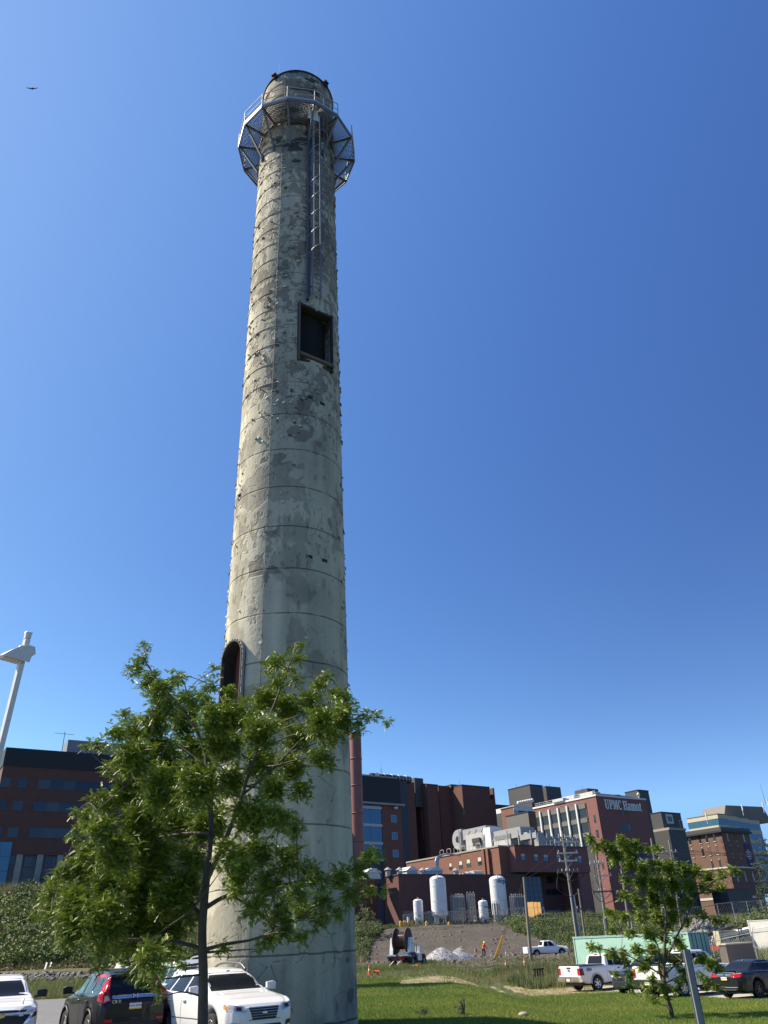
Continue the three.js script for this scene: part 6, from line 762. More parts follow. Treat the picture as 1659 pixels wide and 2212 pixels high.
const plateT = (s) => { const c = document.createElement('canvas'); c.width = 256; c.height = 128; const k = c.getContext('2d'); k.fillStyle = '#e8e6da'; k.fillRect(0, 0, 256, 128); k.fillStyle = '#27407f'; k.fillRect(0, 0, 256, 22); k.fillStyle = '#d9b53a'; k.fillRect(0, 106, 256, 22); k.fillStyle = '#1b2233'; k.font = 'bold 58px sans-serif'; k.textAlign = 'center'; k.textBaseline = 'middle'; k.fillText(s, 128, 66); const t = new THREE.CanvasTexture(c); t.colorSpace = THREE.SRGBColorSpace; return t; };
function plate(v, x, y, face, s, w = 0.3) { const g = new THREE.BoxGeometry(w, w / 2, 0.012); g.rotateY(face > 0 ? PI / 2 : -PI / 2); g.translate(x, y, 0); part(v.g, 'licence_plate', g, new THREE.MeshStandardMaterial({ map: plateT(s), roughness: 0.5 })); }
const HUP = 54; // heading of the second car park, degrees from straight ahead
// ---- wagon (white, front towards us)
{
  const S = { L: 4.8, wr: 0.345, arch: 0.43, axles: [1.38, -1.36], track: 1.57, spokes: 10,
    top: [[2.4, 0.7], [2.36, 0.8], [2.25, 0.88], [1.9, 0.97], [1.25, 1.06], [0.98, 1.1], [0.3, 1.48], [0.0, 1.56], [-0.6, 1.6], [-1.4, 1.56], [-1.75, 1.5], [-2.2, 1.16], [-2.33, 1.02], [-2.4, 0.9]],
    belt: [[2.4, 0.66], [2.25, 0.86], [1.9, 0.95], [1.0, 1.04], [0, 1.06], [-1.5, 1.11], [-2.2, 1.06], [-2.4, 0.86]], wid: [[2.4, 0.5], [2.36, 0.64], [2.28, 0.76], [2.1, 0.86], [1.6, 0.915], [0, 0.92], [-1.7, 0.91], [-2.15, 0.86], [-2.33, 0.76], [-2.4, 0.62]], roofW: [[2.4, 0.42], [2.2, 0.68], [1.8, 0.78], [1.0, 0.8], [0.6, 0.72], [0.2, 0.63], [-1.6, 0.6], [-2.2, 0.66], [-2.4, 0.5]], low: [[2.4, 0.34], [2.2, 0.24], [1.5, 0.22], [-1.5, 0.25], [-2.2, 0.3], [-2.4, 0.42]] };
  const p = atD([497, 2150], 21.6), v = vehicle('white_wagon', 'white station wagon facing out beside the smokestack with black roof rails', 'car', [p.x - 0.55, 0.18, p.z - 1.55], 143, S, MAT.whitePaint, 'cars parked by the smokestack');
  const { piece, both, mirror, g } = v;
  piece('windshield', 'f', [[-0.68, 1.12], [0.68, 1.12], [0.58, 1.49], [-0.58, 1.49]], carGlass, 0.006, g, 14, 8);
  both('front_window', [[0.68, 1.1], [-0.28, 1.1], [-0.2, 1.46], [0.28, 1.44]], carGlass); both('rear_window', [[-0.36, 1.1], [-1.2, 1.12], [-1.05, 1.47], [-0.28, 1.47]], carGlass); both('quarter_window', [[-1.28, 1.12], [-1.95, 1.17], [-1.72, 1.4], [-1.14, 1.47]], carGlass);
  mirror('headlight', 'f', [[0.46, 0.71], [0.8, 0.76], [0.86, 0.88], [0.5, 0.83]], lampClear, 0.008); mirror('headlight_lens', 'f', [[0.56, 0.75], [0.68, 0.76], [0.68, 0.83], [0.56, 0.82]], lampDark, 0.014); both('turn_lamp', [[2.16, 0.76], [2.02, 0.79], [2.0, 0.88], [2.1, 0.87]], M(0.75, 0.22, 0.03, 0.2));
  const gr = piece('grille', 'f', [[-0.3, 0.56], [0.3, 0.56], [0.38, 0.79], [-0.38, 0.79]], gridBlack, 0.01); for (let i = 0; i < 4; i++) { const y = 0.595 + i * 0.05; piece('grille_bar', 'f', [[-0.31 - i * 0.016, y], [0.31 + i * 0.016, y], [0.31 + i * 0.018, y + 0.016], [-0.31 - i * 0.018, y + 0.016]], MAT.alloy, 0.022, gr, 8, 1); } for (const [a, b] of [[0.79, 0.81], [0.545, 0.56]]) piece('grille_trim', 'f', [[-0.39, a], [0.39, a], [0.395, b], [-0.395, b]], MAT.chrome, 0.02, gr, 10, 1);
  part(gr, 'emblem', new THREE.SphereGeometry(1, 20, 10).scale(0.02, 0.035, 0.07).translate(2.425, 0.685, 0), MAT.chrome);
  piece('lower_intake', 'f', [[-0.5, 0.36], [0.5, 0.36], [0.42, 0.46], [-0.42, 0.46]], gridBlack, 0.008); mirror('fog_lamp', 'f', [[0.56, 0.4], [0.76, 0.44], [0.78, 0.52], [0.58, 0.5]], gridBlack, 0.008); 
  for (const s of [-1, 1]) { part(g, 'roof_rail', tube([[0.15, 1.53, s * 0.6], [-0.1, 1.64, s * 0.6], [-0.7, 1.68, s * 0.58], [-1.4, 1.65, s * 0.57], [-1.75, 1.54, s * 0.57]], 0.028, 8, 24), M(0.07, 0.07, 0.075, 0.4)); part(g, 'cladding', bx(-0.9, 0.92, 0.24, 0.4, s * 0.9, s * 0.935), MAT.blackPlastic); }
  doorLines(v, [0.8, -0.32, -1.22], 0.42, 1.09); both('side_trim', [[0.75, 0.55], [-1.0, 0.55], [-1.0, 0.57], [0.75, 0.57]], seam, 0.004); for (const x of [-0.12, -1.05]) for (const s of [-1, 1]) part(g, 'door_handle', turned(new THREE.CapsuleGeometry(0.022, 0.15, 4, 8), 0, 0, PI / 2, x, 0.93, s * 0.935), MAT.whitePaint); mirrors(v, 0.72, 1.1, 0.93, MAT.whitePaint); both('tail_lamp', [[-2.05, 0.95], [-2.36, 0.9], [-2.34, 1.06], [-2.12, 1.1]], MAT.redGlass, 0.008); part(g, 'hood_crease', [rod([2.1, 0.915, 0.45], [1.1, 1.08, 0.55], 0.008), rod([2.1, 0.915, -0.45], [1.1, 1.08, -0.55], 0.008)], MAT.whitePaint); part(g, 'inside_sticker', turned(new THREE.BoxGeometry(0.01, 0.05, 0.09), 0, 0, -1.0, 0.36, 1.515, 0), M(0.3, 0.55, 0.4));
}
// ---- compact SUV (dark grey, tail towards us)
{
  const S = { L: 4.55, wr: 0.35, arch: 0.42, axles: [1.36, -1.26], track: 1.58, spokes: 10,
    top: [[2.275, 0.72], [2.2, 0.92], [1.9, 1.02], [1.2, 1.12], [0.95, 1.16], [0.3, 1.5], [0, 1.6], [-0.6, 1.665], [-1.5, 1.64], [-1.85, 1.56], [-2.05, 1.3], [-2.18, 1.02], [-2.275, 0.92]], belt: [[2.275, 0.66], [2.1, 0.9], [1, 1.05], [-1.2, 1.12], [-2.0, 1.15], [-2.18, 0.98], [-2.275, 0.85]], wid: [[2.275, 0.5], [2.2, 0.68], [2.0, 0.83], [1.5, 0.905], [-1.6, 0.91], [-2.0, 0.89], [-2.18, 0.84], [-2.275, 0.74]], roofW: [[2.275, 0.42], [1.9, 0.74], [1, 0.78], [0.2, 0.64], [-1.5, 0.62], [-1.9, 0.66], [-2.1, 0.78], [-2.275, 0.66]], low: [[2.275, 0.36], [2, 0.24], [1.4, 0.22], [-1.4, 0.25], [-2.0, 0.3], [-2.275, 0.34]] };
  const p = atD([284, 2150], 21.4), v = vehicle('dark_suv', 'dark grey compact crossover seen from behind under the street tree', 'car', [p.x - 1.6, 0.18, p.z - 3.5], -33, S, greyPaint, 'cars parked by the smokestack'), { piece, both, mirror, g } = v;
  piece('rear_window', 'b', [[-0.6, 1.14], [0.6, 1.14], [0.54, 1.5], [-0.54, 1.5]], carGlass, 0.006, g, 14, 8); piece('windshield', 'f', [[-0.68, 1.16], [0.68, 1.16], [0.58, 1.52], [-0.58, 1.52]], carGlass);
  both('front_window', [[0.75, 1.12], [-0.2, 1.12], [-0.14, 1.5], [0.25, 1.48]], carGlass); both('rear_door_window', [[-0.28, 1.12], [-1.1, 1.15], [-1.0, 1.51], [-0.22, 1.51]], carGlass); both('quarter_window', [[-1.18, 1.17], [-1.62, 1.24], [-1.6, 1.44], [-1.08, 1.51]], carGlass);
  mirror('tail_lamp', 'b', [[0.6, 0.98], [0.8, 0.95], [0.8, 1.2], [0.66, 1.18]], MAT.redGlass, 0.01); mirror('upper_tail_lamp', 'b', [[0.66, 1.18], [0.8, 1.2], [0.66, 1.58], [0.58, 1.56]], MAT.redGlass, 0.012); mirror('reverse_lamp', 'b', [[0.64, 1.0], [0.76, 0.99], [0.76, 1.09], [0.68, 1.1]], lampClear, 0.016); both('side_tail_lamp', [[-1.98, 1.0], [-2.2, 0.97], [-2.1, 1.25], [-1.98, 1.2]], MAT.redGlass, 0.01);
  const ch = piece('chrome_garnish', 'b', [[-0.58, 1.02], [0.58, 1.02], [0.56, 1.1], [-0.56, 1.1]], MAT.chrome, 0.014); part(ch, 'emblem', [bx(-0.03, -0.012, 1.02, 1.12, -0.06, -0.04), bx(-0.03, -0.012, 1.02, 1.12, 0.04, 0.06), bx(-0.03, -0.012, 1.062, 1.078, -0.05, 0.05)].map((q) => q.translate(-2.19, 0, 0)), MAT.chrome);
  piece('tailgate_lip', 'b', [[-0.62, 0.5], [0.62, 0.5], [0.62, 0.515], [-0.62, 0.515]], seam, 0.004); piece('bumper_insert', 'b', [[-0.62, 0.36], [0.62, 0.36], [0.6, 0.5], [-0.6, 0.5]], MAT.blackPlastic, 0.008); mirror('rear_reflector', 'b', [[0.55, 0.53], [0.74, 0.53], [0.74, 0.6], [0.55, 0.6]], MAT.redGlass, 0.01); plate(v, -2.29, 0.86, -1, 'KNG\u20228896', 0.31); part(g, 'model_lettering', text('CR-V', 0.075, 0.006).rotateY(-PI / 2).translate(-2.285, 0.97, -0.48), MAT.chrome); piece('tow_cover', 'b', [[-0.1, 0.56], [0.1, 0.56], [0.1, 0.62], [-0.1, 0.62]], MAT.blackPlastic, 0.006);
  mirrors(v, 0.75, 1.14, 0.92, MAT.blackPlastic); doorLines(v, [0.82, -0.24, -1.14], 0.42, 1.1); for (const x of [-0.05, -0.98]) for (const s of [-1, 1]) part(g, 'door_handle', turned(new THREE.CapsuleGeometry(0.02, 0.15, 4, 8), 0, 0, PI / 2, x, 0.97, s * 0.925), greyPaint); for (const s of [-1, 1]) part(g, 'wheel_arch_trim', S.axles.map((wx) => tube(lin(0, PI, 12).map((a) => [wx + cos(a) * 0.44, 0.35 + sin(a) * 0.44, s * 0.905]), 0.03, 6, 20)), MAT.blackPlastic); part(g, 'roof_spoiler', bx(-2.02, -1.8, 1.585, 1.61, -0.56, 0.56), greyPaint);
}
// ---- white SUV facing us at the edge
{
  const S = { L: 4.65, wr: 0.36, arch: 0.44, axles: [1.4, -1.33], track: 1.6, spokes: 5,
    top: [[2.325, 0.74], [2.28, 0.92], [2.15, 1.0], [1.7, 1.07], [1.2, 1.13], [0.98, 1.17], [0.35, 1.54], [0.05, 1.62], [-0.6, 1.66], [-1.6, 1.6], [-2.0, 1.3], [-2.25, 1.0], [-2.325, 0.88]], belt: [[2.325, 0.68], [2.15, 0.93], [1, 1.06], [-1.5, 1.14], [-2.1, 1.12], [-2.325, 0.84]], wid: [[2.325, 0.56], [2.28, 0.72], [2.18, 0.83], [2.0, 0.9], [1.5, 0.92], [-1.6, 0.92], [-2.15, 0.86], [-2.325, 0.7]], roofW: [[2.325, 0.46], [2.1, 0.74], [1.5, 0.82], [1, 0.8], [0.2, 0.64], [-1.6, 0.61], [-2.1, 0.7], [-2.325, 0.55]], low: [[2.325, 0.36], [2.1, 0.25], [-2, 0.28], [-2.325, 0.4]] };
  const p = atD([12, 2190], 20.2), v = vehicle('white_suv', 'white sport utility vehicle facing out beside the dark crossover', 'car', [p.x - 2.1, 0.18, p.z - 4.0], 152, S, MAT.whitePaint, 'cars parked by the smokestack'), { piece, both, mirror, g } = v;
  piece('windshield', 'f', [[-0.7, 1.17], [0.7, 1.17], [0.6, 1.55], [-0.6, 1.55]], carGlass, 0.006, g, 14, 8); both('front_window', [[0.74, 1.13], [-0.25, 1.13], [-0.2, 1.5], [0.28, 1.48]], carGlass); both('rear_window', [[-0.33, 1.13], [-1.7, 1.2], [-1.5, 1.45], [-0.28, 1.5]], carGlass);
  const gr = piece('grille', 'f', [[-0.56, 0.42], [0.56, 0.42], [0.7, 0.82], [-0.7, 0.82]], gridBlack, 0.01); piece('chrome_bar', 'f', [[-0.74, 0.8], [0.74, 0.8], [0.76, 0.84], [-0.76, 0.84]], MAT.chrome, 0.02, gr, 12, 1); for (const s of [-1, 1]) piece('chrome_side', 'f', [[s * 0.5, 0.5], [s * 0.56, 0.5], [s * 0.8, 0.82], [s * 0.72, 0.82]], MAT.chrome, 0.022, gr); part(gr, 'emblem', [bx(2.33, 2.355, 0.765, 0.825, -0.12, 0.12), bx(2.33, 2.356, 0.745, 0.845, -0.045, 0.045)], M(0.7, 0.5, 0.16, 0.3, { metalness: 0.8 })); piece('upper_grille', 'f', [[-0.6, 0.86], [0.6, 0.86], [0.62, 0.9], [-0.62, 0.9]], gridBlack, 0.01);
  mirror('headlight', 'f', [[0.62, 0.68], [0.86, 0.76], [0.87, 0.86], [0.7, 0.8]], lampDark, 0.012); mirror('day_lamp', 'f', [[0.66, 0.84], [0.87, 0.9], [0.87, 0.93], [0.66, 0.87]], lampClear, 0.012); mirrors(v, 0.76, 1.14, 0.94, MAT.blackPlastic); doorLines(v, [0.84, -0.28], 0.42, 1.12); part(g, 'hood_crease', [rod([2.05, 1.035, 0.5], [1.2, 1.125, 0.62], 0.01), rod([2.05, 1.035, -0.5], [1.2, 1.125, -0.62], 0.01)], MAT.whitePaint);
}
// ---- silver van behind the dark SUV
{
  const S = { L: 5.1, wr: 0.35, arch: 0.42, axles: [1.5, -1.45], track: 1.65, spokes: 5, top: [[2.55, 0.8], [2.3, 1.0], [1.7, 1.12], [0.6, 1.64], [0.2, 1.76], [-2, 1.74], [-2.35, 1.6], [-2.55, 1.1]], belt: [[2.55, 0.7], [2.2, 0.92], [1, 1.05], [-2.3, 1.1], [-2.55, 0.95]], wid: [[2.55, 0.6], [2.2, 0.88], [1.5, 0.96], [-2.2, 0.96], [-2.55, 0.86]], roofW: [[2.55, 0.5], [1.6, 0.8], [0.3, 0.72], [-2.2, 0.72], [-2.55, 0.75]], low: [[2.55, 0.35], [2, 0.24], [-2.55, 0.3]] };
  const p = atD([395, 2140], 27.5), v = vehicle('silver_van', 'silver passenger van mostly hidden behind the dark crossover', 'van', [p.x - 0.4, 0.18, p.z - 2.5], -33 + 180, S, silverPaint, 'cars parked by the smokestack'), { piece, both, g } = v;
  piece('windshield', 'f', [[-0.74, 1.16], [0.74, 1.16], [0.64, 1.62], [-0.64, 1.62]], carGlass); both('front_window', [[0.9, 1.12], [0.1, 1.12], [0.12, 1.6], [0.45, 1.55]], carGlass); both('sliding_door_window', [[0.02, 1.12], [-1.1, 1.14], [-1.1, 1.62], [0.04, 1.62]], carGlass); both('rear_side_window', [[-1.18, 1.14], [-2.3, 1.16], [-2.2, 1.58], [-1.18, 1.62]], carGlass); for (const s of [-1, 1]) part(g, 'roof_rail', tube([[0, 1.75, s * 0.66], [-0.2, 1.82, s * 0.66], [-1.8, 1.8, s * 0.66], [-2, 1.74, s * 0.66]], 0.025, 6, 20), MAT.alloy); piece('rear_glass', 'b', [[-0.7, 1.15], [0.7, 1.15], [0.6, 1.6], [-0.6, 1.6]], carGlass);
}
// ---- pickups
function pickup(label, pos, az, o = {}) {
  const L = 5.85, S = { L, wr: o.wr ?? 0.4, arch: 0.5, axles: [1.95, -1.62], track: 1.72, spokes: o.spokes ?? 6, rim: o.rim,
    top: [[2.925, 0.85], [2.88, 1.12], [2.75, 1.2], [1.5, 1.28], [1.3, 1.32], [0.75, 1.82], [0.45, 1.92], [-0.35, 1.93], [-0.62, 1.86], [-0.82, 1.36], [-0.84, 1.33], [-2.9, 1.33], [-2.925, 1.3]], belt: [[2.925, 0.8], [2.8, 1.12], [1.4, 1.24], [-0.8, 1.26], [-2.925, 1.27]], wid: [[2.925, 0.72], [2.88, 0.88], [2.7, 0.97], [2, 1.0], [-2.7, 1.0], [-2.9, 0.98], [-2.925, 0.96]], roofW: [[2.925, 0.66], [2.5, 0.86], [1.4, 0.9], [0.6, 0.74], [-0.4, 0.72], [-0.8, 0.84], [-0.86, 0.93], [-2.925, 0.93]], low: [[2.925, 0.45], [2.6, 0.36], [-2.3, 0.4], [-2.925, 0.62]] };
  const h = az * R, ax = -1.62, c = V3(pos.x + sin(h) * 1.62, hgt(pos.x + 1, pos.z) + 0.02, pos.z - cos(h) * 1.62), v = vehicle('white_pickup', label, 'pickup', [c.x, c.y, c.z], az, S, MAT.whitePaint, 'white pickups in the second car park'), { piece, both, mirror, g } = v;
  piece('rear_window', 'b', [[-0.66, 1.38], [0.66, 1.38], [0.6, 1.8], [-0.6, 1.8]], carGlass, 0.006, g, 12, 8); piece('windshield', 'f', [[-0.75, 1.34], [0.75, 1.34], [0.64, 1.8], [-0.64, 1.8]], carGlass); both('door_window', [[0.98, 1.28], [-0.05, 1.28], [-0.02, 1.8], [0.55, 1.78]], carGlass); both('rear_door_window', [[-0.12, 1.28], [-0.55, 1.3], [-0.45, 1.76], [-0.1, 1.8]], carGlass);
  if (!o.plain) part(g, 'bed_cover', bx(-2.86, -0.86, 1.332, 1.375, -0.9, 0.9), M(0.03, 0.03, 0.032, 0.7)); else part(g, 'bed_well', bx(-2.8, -0.9, 1.333, 1.345, -0.82, 0.82), MAT.blackPlastic);
  const tg = piece('tailgate', 'b', [[-0.74, 0.8], [0.74, 0.8], [0.74, 1.29], [-0.74, 1.29]], MAT.whitePaint, 0.012); part(tg, 'tailgate_handle', bx(-2.96, -2.935, 1.2, 1.28, -0.17, 0.17), MAT.blackPlastic); piece('tailgate_recess', 'b', [[-0.55, 0.88], [0.55, 0.88], [0.55, 0.895], [-0.55, 0.895]], seam, 0.014, tg); if (!o.plain) { part(tg, 'emblem', new THREE.SphereGeometry(1, 16, 8).scale(0.012, 0.05, 0.11).translate(-2.942, 1.1, 0), M(0.02, 0.04, 0.1, 0.3)); part(tg, 'emblem_ring', new THREE.TorusGeometry(0.08, 0.012, 6, 20).scale(1.35, 0.62, 1).rotateY(PI / 2).translate(-2.95, 1.1, 0), MAT.chrome); }
  mirror('tail_lamp', 'b', [[0.77, 0.86], [0.95, 0.86], [0.96, 1.22], [0.77, 1.22]], MAT.redGlass, 0.012); both('side_tail_lamp', [[-2.62, 0.86], [-2.92, 0.86], [-2.92, 1.22], [-2.68, 1.22]], M(0.2, 0.008, 0.012, 0.15), 0.008);
  part(g, 'rear_bumper', [bx(-3.06, -2.8, 0.52, 0.76, -0.96, -0.3), bx(-3.06, -2.8, 0.52, 0.76, 0.3, 0.96), bx(-3.03, -2.8, 0.5, 0.74, -0.3, 0.3)], MAT.chrome); part(g, 'bumper_step', bx(-3.062, -2.85, 0.742, 0.77, -0.9, 0.9), MAT.blackPlastic); plate(v, -3.075, 0.63, -1, o.plate ?? 'ZYJ 4081', 0.3); if (!o.plain) for (const s of [-1, 1]) part(g, 'bed_lettering', text('4X4', 0.17, 0.006).rotateY(s > 0 ? 0 : PI).translate(-2.2, 1.15, s * 1.006), M(0.03, 0.04, 0.08, 0.4));
  doorLines(v, [1.06, -0.08, -0.78], 0.5, 1.26); for (const s of [-1, 1]) { part(g, 'door_handle', bx(0.1, 0.3, 1.1, 1.14, s * 1.0, s * 1.03), MAT.blackPlastic); part(g, 'arch_lip', S.axles.map((wx) => tube(lin(0, PI, 12).map((a) => [wx + cos(a) * 0.5, S.wr + sin(a) * 0.5, s * 1.0]), 0.022, 6, 20)), MAT.whitePaint); part(g, 'side_step', bx(-0.7, 1.2, 0.38, 0.44, s * 0.9, s * 1.0), MAT.blackPlastic); } mirrors(v, 1.0, 1.34, 1.02, MAT.blackPlastic); part(g, 'brake_lamp', bx(-0.66, -0.6, 1.86, 1.9, -0.15, 0.15), MAT.redGlass); mirror('headlight', 'f', [[0.6, 0.86], [0.92, 0.86], [0.92, 1.08], [0.6, 1.08]], lampClear, 0.01); piece('grille', 'f', [[-0.58, 0.62], [0.58, 0.62], [0.58, 1.08], [-0.58, 1.08]], gridBlack, 0.01); return v;
}
pickup('white four-wheel-drive pickup with a black bed cover and round wheels at the lawn edge', hit([1271, 2141]), 60); pickup('white work pickup with an open bed behind the small street tree', hit([1449, 2154]), 58, { plain: true, spokes: 8, wr: 0.39, plate: 'WK 2207' });
// ---- dark SUV nose between the pickups
{
  const S = { L: 4.7, wr: 0.37, arch: 0.45, axles: [1.45, -1.4], track: 1.6, spokes: 5, top: [[2.35, 0.8], [2.3, 1.0], [2.1, 1.08], [1.2, 1.18], [0.98, 1.22], [0.4, 1.6], [0.1, 1.7], [-1.7, 1.68], [-2.1, 1.4], [-2.35, 0.95]], belt: [[2.35, 0.7], [2.1, 1.0], [1, 1.1], [-2, 1.15], [-2.35, 0.9]], wid: [[2.35, 0.62], [2.2, 0.84], [1.9, 0.92], [-2, 0.92], [-2.35, 0.78]], roofW: [[2.35, 0.5], [1.9, 0.78], [1, 0.8], [0.2, 0.66], [-1.8, 0.64], [-2.35, 0.6]], low: [[2.35, 0.38], [2.1, 0.26], [-2.35, 0.4]] };
  const h = 60 * R, q = hit([1372, 2149]), v = vehicle('navy_suv', 'dark navy sport utility vehicle parked nose out between the white pickups', 'car', [q.x + 1.5 * sin(h), q.y + 0.02, q.z - 1.5 * cos(h)], 240, S, navyPaint), { piece, both, mirror, g } = v; piece('windshield', 'f', [[-0.7, 1.22], [0.7, 1.22], [0.6, 1.6], [-0.6, 1.6]], carGlass); both('front_window', [[0.74, 1.17], [-0.25, 1.17], [-0.2, 1.58], [0.28, 1.55]], carGlass); both('rear_window', [[-0.33, 1.17], [-1.8, 1.22], [-1.6, 1.54], [-0.28, 1.58]], carGlass); piece('grille', 'f', [[-0.5, 0.6], [0.5, 0.6], [0.56, 0.94], [-0.56, 0.94]], gridBlack, 0.01); part(g, 'emblem', new THREE.SphereGeometry(1, 14, 8).scale(0.015, 0.05, 0.12).translate(2.37, 0.8, 0), MAT.chrome); mirror('headlight', 'f', [[0.6, 0.8], [0.86, 0.84], [0.86, 0.98], [0.62, 0.94]], lampClear, 0.01); mirrors(v, 0.76, 1.2, 0.94, navyPaint);
}
// ---- black sedan
{
  const S = { L: 4.85, wr: 0.335, arch: 0.41, axles: [1.42, -1.36], track: 1.58, spokes: 7, rim: M(0.025, 0.025, 0.027, 0.3), top: [[2.425, 0.6], [2.36, 0.76], [2.1, 0.86], [1.4, 0.96], [1.1, 1.0], [0.35, 1.36], [0.0, 1.44], [-0.5, 1.455], [-0.95, 1.4], [-1.65, 1.1], [-1.8, 1.085], [-2.3, 1.07], [-2.36, 1.04], [-2.425, 0.86]], belt: [[2.425, 0.56], [2.2, 0.78], [1, 0.93], [-1.2, 1.0], [-2.2, 1.0], [-2.425, 0.8]], wid: [[2.425, 0.48], [2.3, 0.7], [2.05, 0.84], [1.5, 0.905], [-1.6, 0.91], [-2.1, 0.87], [-2.32, 0.78], [-2.425, 0.64]], roofW: [[2.425, 0.4], [1.9, 0.72], [1.1, 0.76], [0.2, 0.6], [-0.7, 0.58], [-1.6, 0.7], [-2.2, 0.72], [-2.425, 0.55]], low: [[2.425, 0.3], [2, 0.2], [-1.6, 0.2], [-2.1, 0.26], [-2.425, 0.36]] };
  const az = 57, h = az * R, q = hit([1608, 2157]), v = vehicle('black_sedan', 'shiny black sedan with black wheels parked at the concrete edge', 'car', [q.x + 1.36 * sin(h), q.y + 0.02, q.z - 1.36 * cos(h)], az, S, blackPaint), { piece, both, mirror, g } = v;
  piece('rear_window', 'b', [[-0.6, 1.12], [0.6, 1.12], [0.5, 1.38], [-0.5, 1.38]], carGlass, 0.006, g, 14, 8); piece('windshield', 'f', [[-0.66, 1.02], [0.66, 1.02], [0.54, 1.36], [-0.54, 1.36]], carGlass); both('front_window', [[0.85, 0.98], [-0.18, 1.0], [-0.14, 1.36], [0.3, 1.3]], carGlass); both('rear_door_window', [[-0.25, 1.0], [-1.05, 1.03], [-0.95, 1.3], [-0.2, 1.36]], carGlass); both('quarter_window', [[-1.1, 1.04], [-1.4, 1.08], [-1.12, 1.24], [-1.0, 1.28]], carGlass); both('window_trim', [[0.9, 0.965], [-1.45, 1.045], [-1.45, 1.06], [0.9, 0.98]], MAT.chrome, 0.012); both('upper_window_trim', [[0.3, 1.31], [-0.95, 1.33], [-0.97, 1.345], [0.32, 1.325]], MAT.chrome, 0.012);
  mirror('tail_lamp', 'b', [[0.36, 0.84], [0.76, 0.84], [0.8, 0.99], [0.4, 0.96]], MAT.redGlass, 0.01); mirror('tail_lamp_clear', 'b', [[0.48, 0.96], [0.76, 0.985], [0.77, 1.01], [0.5, 0.985]], lampClear, 0.014); both('side_tail_lamp', [[-2.12, 0.9], [-2.36, 0.86], [-2.34, 0.98], [-2.2, 1.0]], MAT.redGlass, 0.01); piece('chrome_bar', 'b', [[-0.4, 0.92], [0.4, 0.92], [0.4, 0.955], [-0.4, 0.955]], MAT.chrome, 0.02); part(g, 'emblem', new THREE.TorusGeometry(0.05, 0.012, 6, 18).scale(1.3, 1, 1).rotateY(PI / 2).translate(-2.43, 0.99, 0), MAT.chrome); plate(v, -2.455, 0.8, -1, 'LBX 0417', 0.3); piece('bumper_line', 'b', [[-0.6, 0.46], [0.6, 0.46], [0.6, 0.48], [-0.6, 0.48]], MAT.steel, 0.01); piece('bumper_insert', 'b', [[-0.5, 0.36], [0.5, 0.36], [0.52, 0.44], [-0.52, 0.44]], MAT.blackPlastic, 0.006); mirrors(v, 0.86, 1.02, 0.92, blackPaint); doorLines(v, [0.95, -0.22, -1.15], 0.35, 0.97); for (const x of [-0.08, -1.0]) for (const s of [-1, 1]) part(g, 'door_handle', turned(new THREE.CapsuleGeometry(0.018, 0.16, 4, 8), 0, 0, PI / 2, x, 0.88, s * 0.925), blackPaint); part(g, 'deck_spoiler', bx(-2.38, -2.26, 1.07, 1.095, -0.55, 0.55), blackPaint); part(g, 'roof_fin', extr([[0, 0], [0.16, 0], [0.04, 0.06]], 0.03).translate(-0.9, 1.4, -0.015), blackPaint);
}
// ---- far work pickup on the site
{ const S = { L: 5.3, wr: 0.37, arch: 0.46, axles: [1.7, -1.5], track: 1.6, spokes: 6, top: [[2.65, 0.8], [2.5, 1.05], [1.4, 1.15], [0.7, 1.65], [0.3, 1.74], [-0.4, 1.72], [-0.7, 1.2], [-0.75, 1.15], [-2.65, 1.14]], belt: [[2.65, 0.75], [1.4, 1.08], [-2.65, 1.1]], wid: [[2.65, 0.66], [2.5, 0.86], [2, 0.9], [-2.65, 0.9]], roofW: [[2.65, 0.6], [1.4, 0.8], [0.5, 0.66], [-0.5, 0.66], [-0.8, 0.84], [-2.65, 0.84]], low: [[2.65, 0.4], [2.2, 0.32], [-2.65, 0.45]] }; const p = atY(k4(1540, 612), 0.1), v = vehicle('site_pickup', 'small white pickup beyond the plain pole on the building site', 'pickup', [p.x, hgt(p.x, p.z), p.z], 80, S, MAT.whitePaint), { piece, both } = v; both('door_window', [[0.85, 1.12], [0.1, 1.12], [0.1, 1.62], [0.45, 1.6]], carGlass); both('rear_door_window', [[0.02, 1.12], [-0.55, 1.13], [-0.4, 1.6], [0.02, 1.63]], carGlass); piece('windshield', 'f', [[-0.6, 1.18], [0.6, 1.18], [0.55, 1.6], [-0.55, 1.6]], carGlass); piece('rear_glass', 'b', [[-0.6, 1.22], [0.6, 1.22], [0.55, 1.62], [-0.55, 1.62]], carGlass);
  const q = atD([1465, 1983], 118), w = thing('far_white_van', 'small white van on the upper road behind the rubble heap', 'van', [q.x, hgt(q.x, q.z) + 0.05, q.z], 0.4); part(w, 'body', extr([[-2.2, 0.4], [2.2, 0.4], [2.3, 0.9], [1.5, 1.1], [0.9, 1.8], [-2.1, 1.85]], 1.7, [], 0.05).translate(0, 0, -0.85), MAT.whitePaint); part(w, 'side_glass', extr([[-1.9, 1.15], [1.2, 1.15], [0.75, 1.65], [-1.8, 1.68]], 0.02).translate(0, 0, 0.91), carGlass); for (const x of [-1.4, 1.4]) for (const z of [-0.75, 0.75]) { const wh = part(w, 'wheel', cyl(0, -0.11, 0.11, 0, 0.36, 20).rotateX(PI / 2).translate(x, 0.36, z), MAT.rubber); part(wh, 'rim', cyl(0, -0.12, 0.12, 0, 0.2, 14).rotateX(PI / 2).translate(x, 0.36, z), MAT.alloy); } }

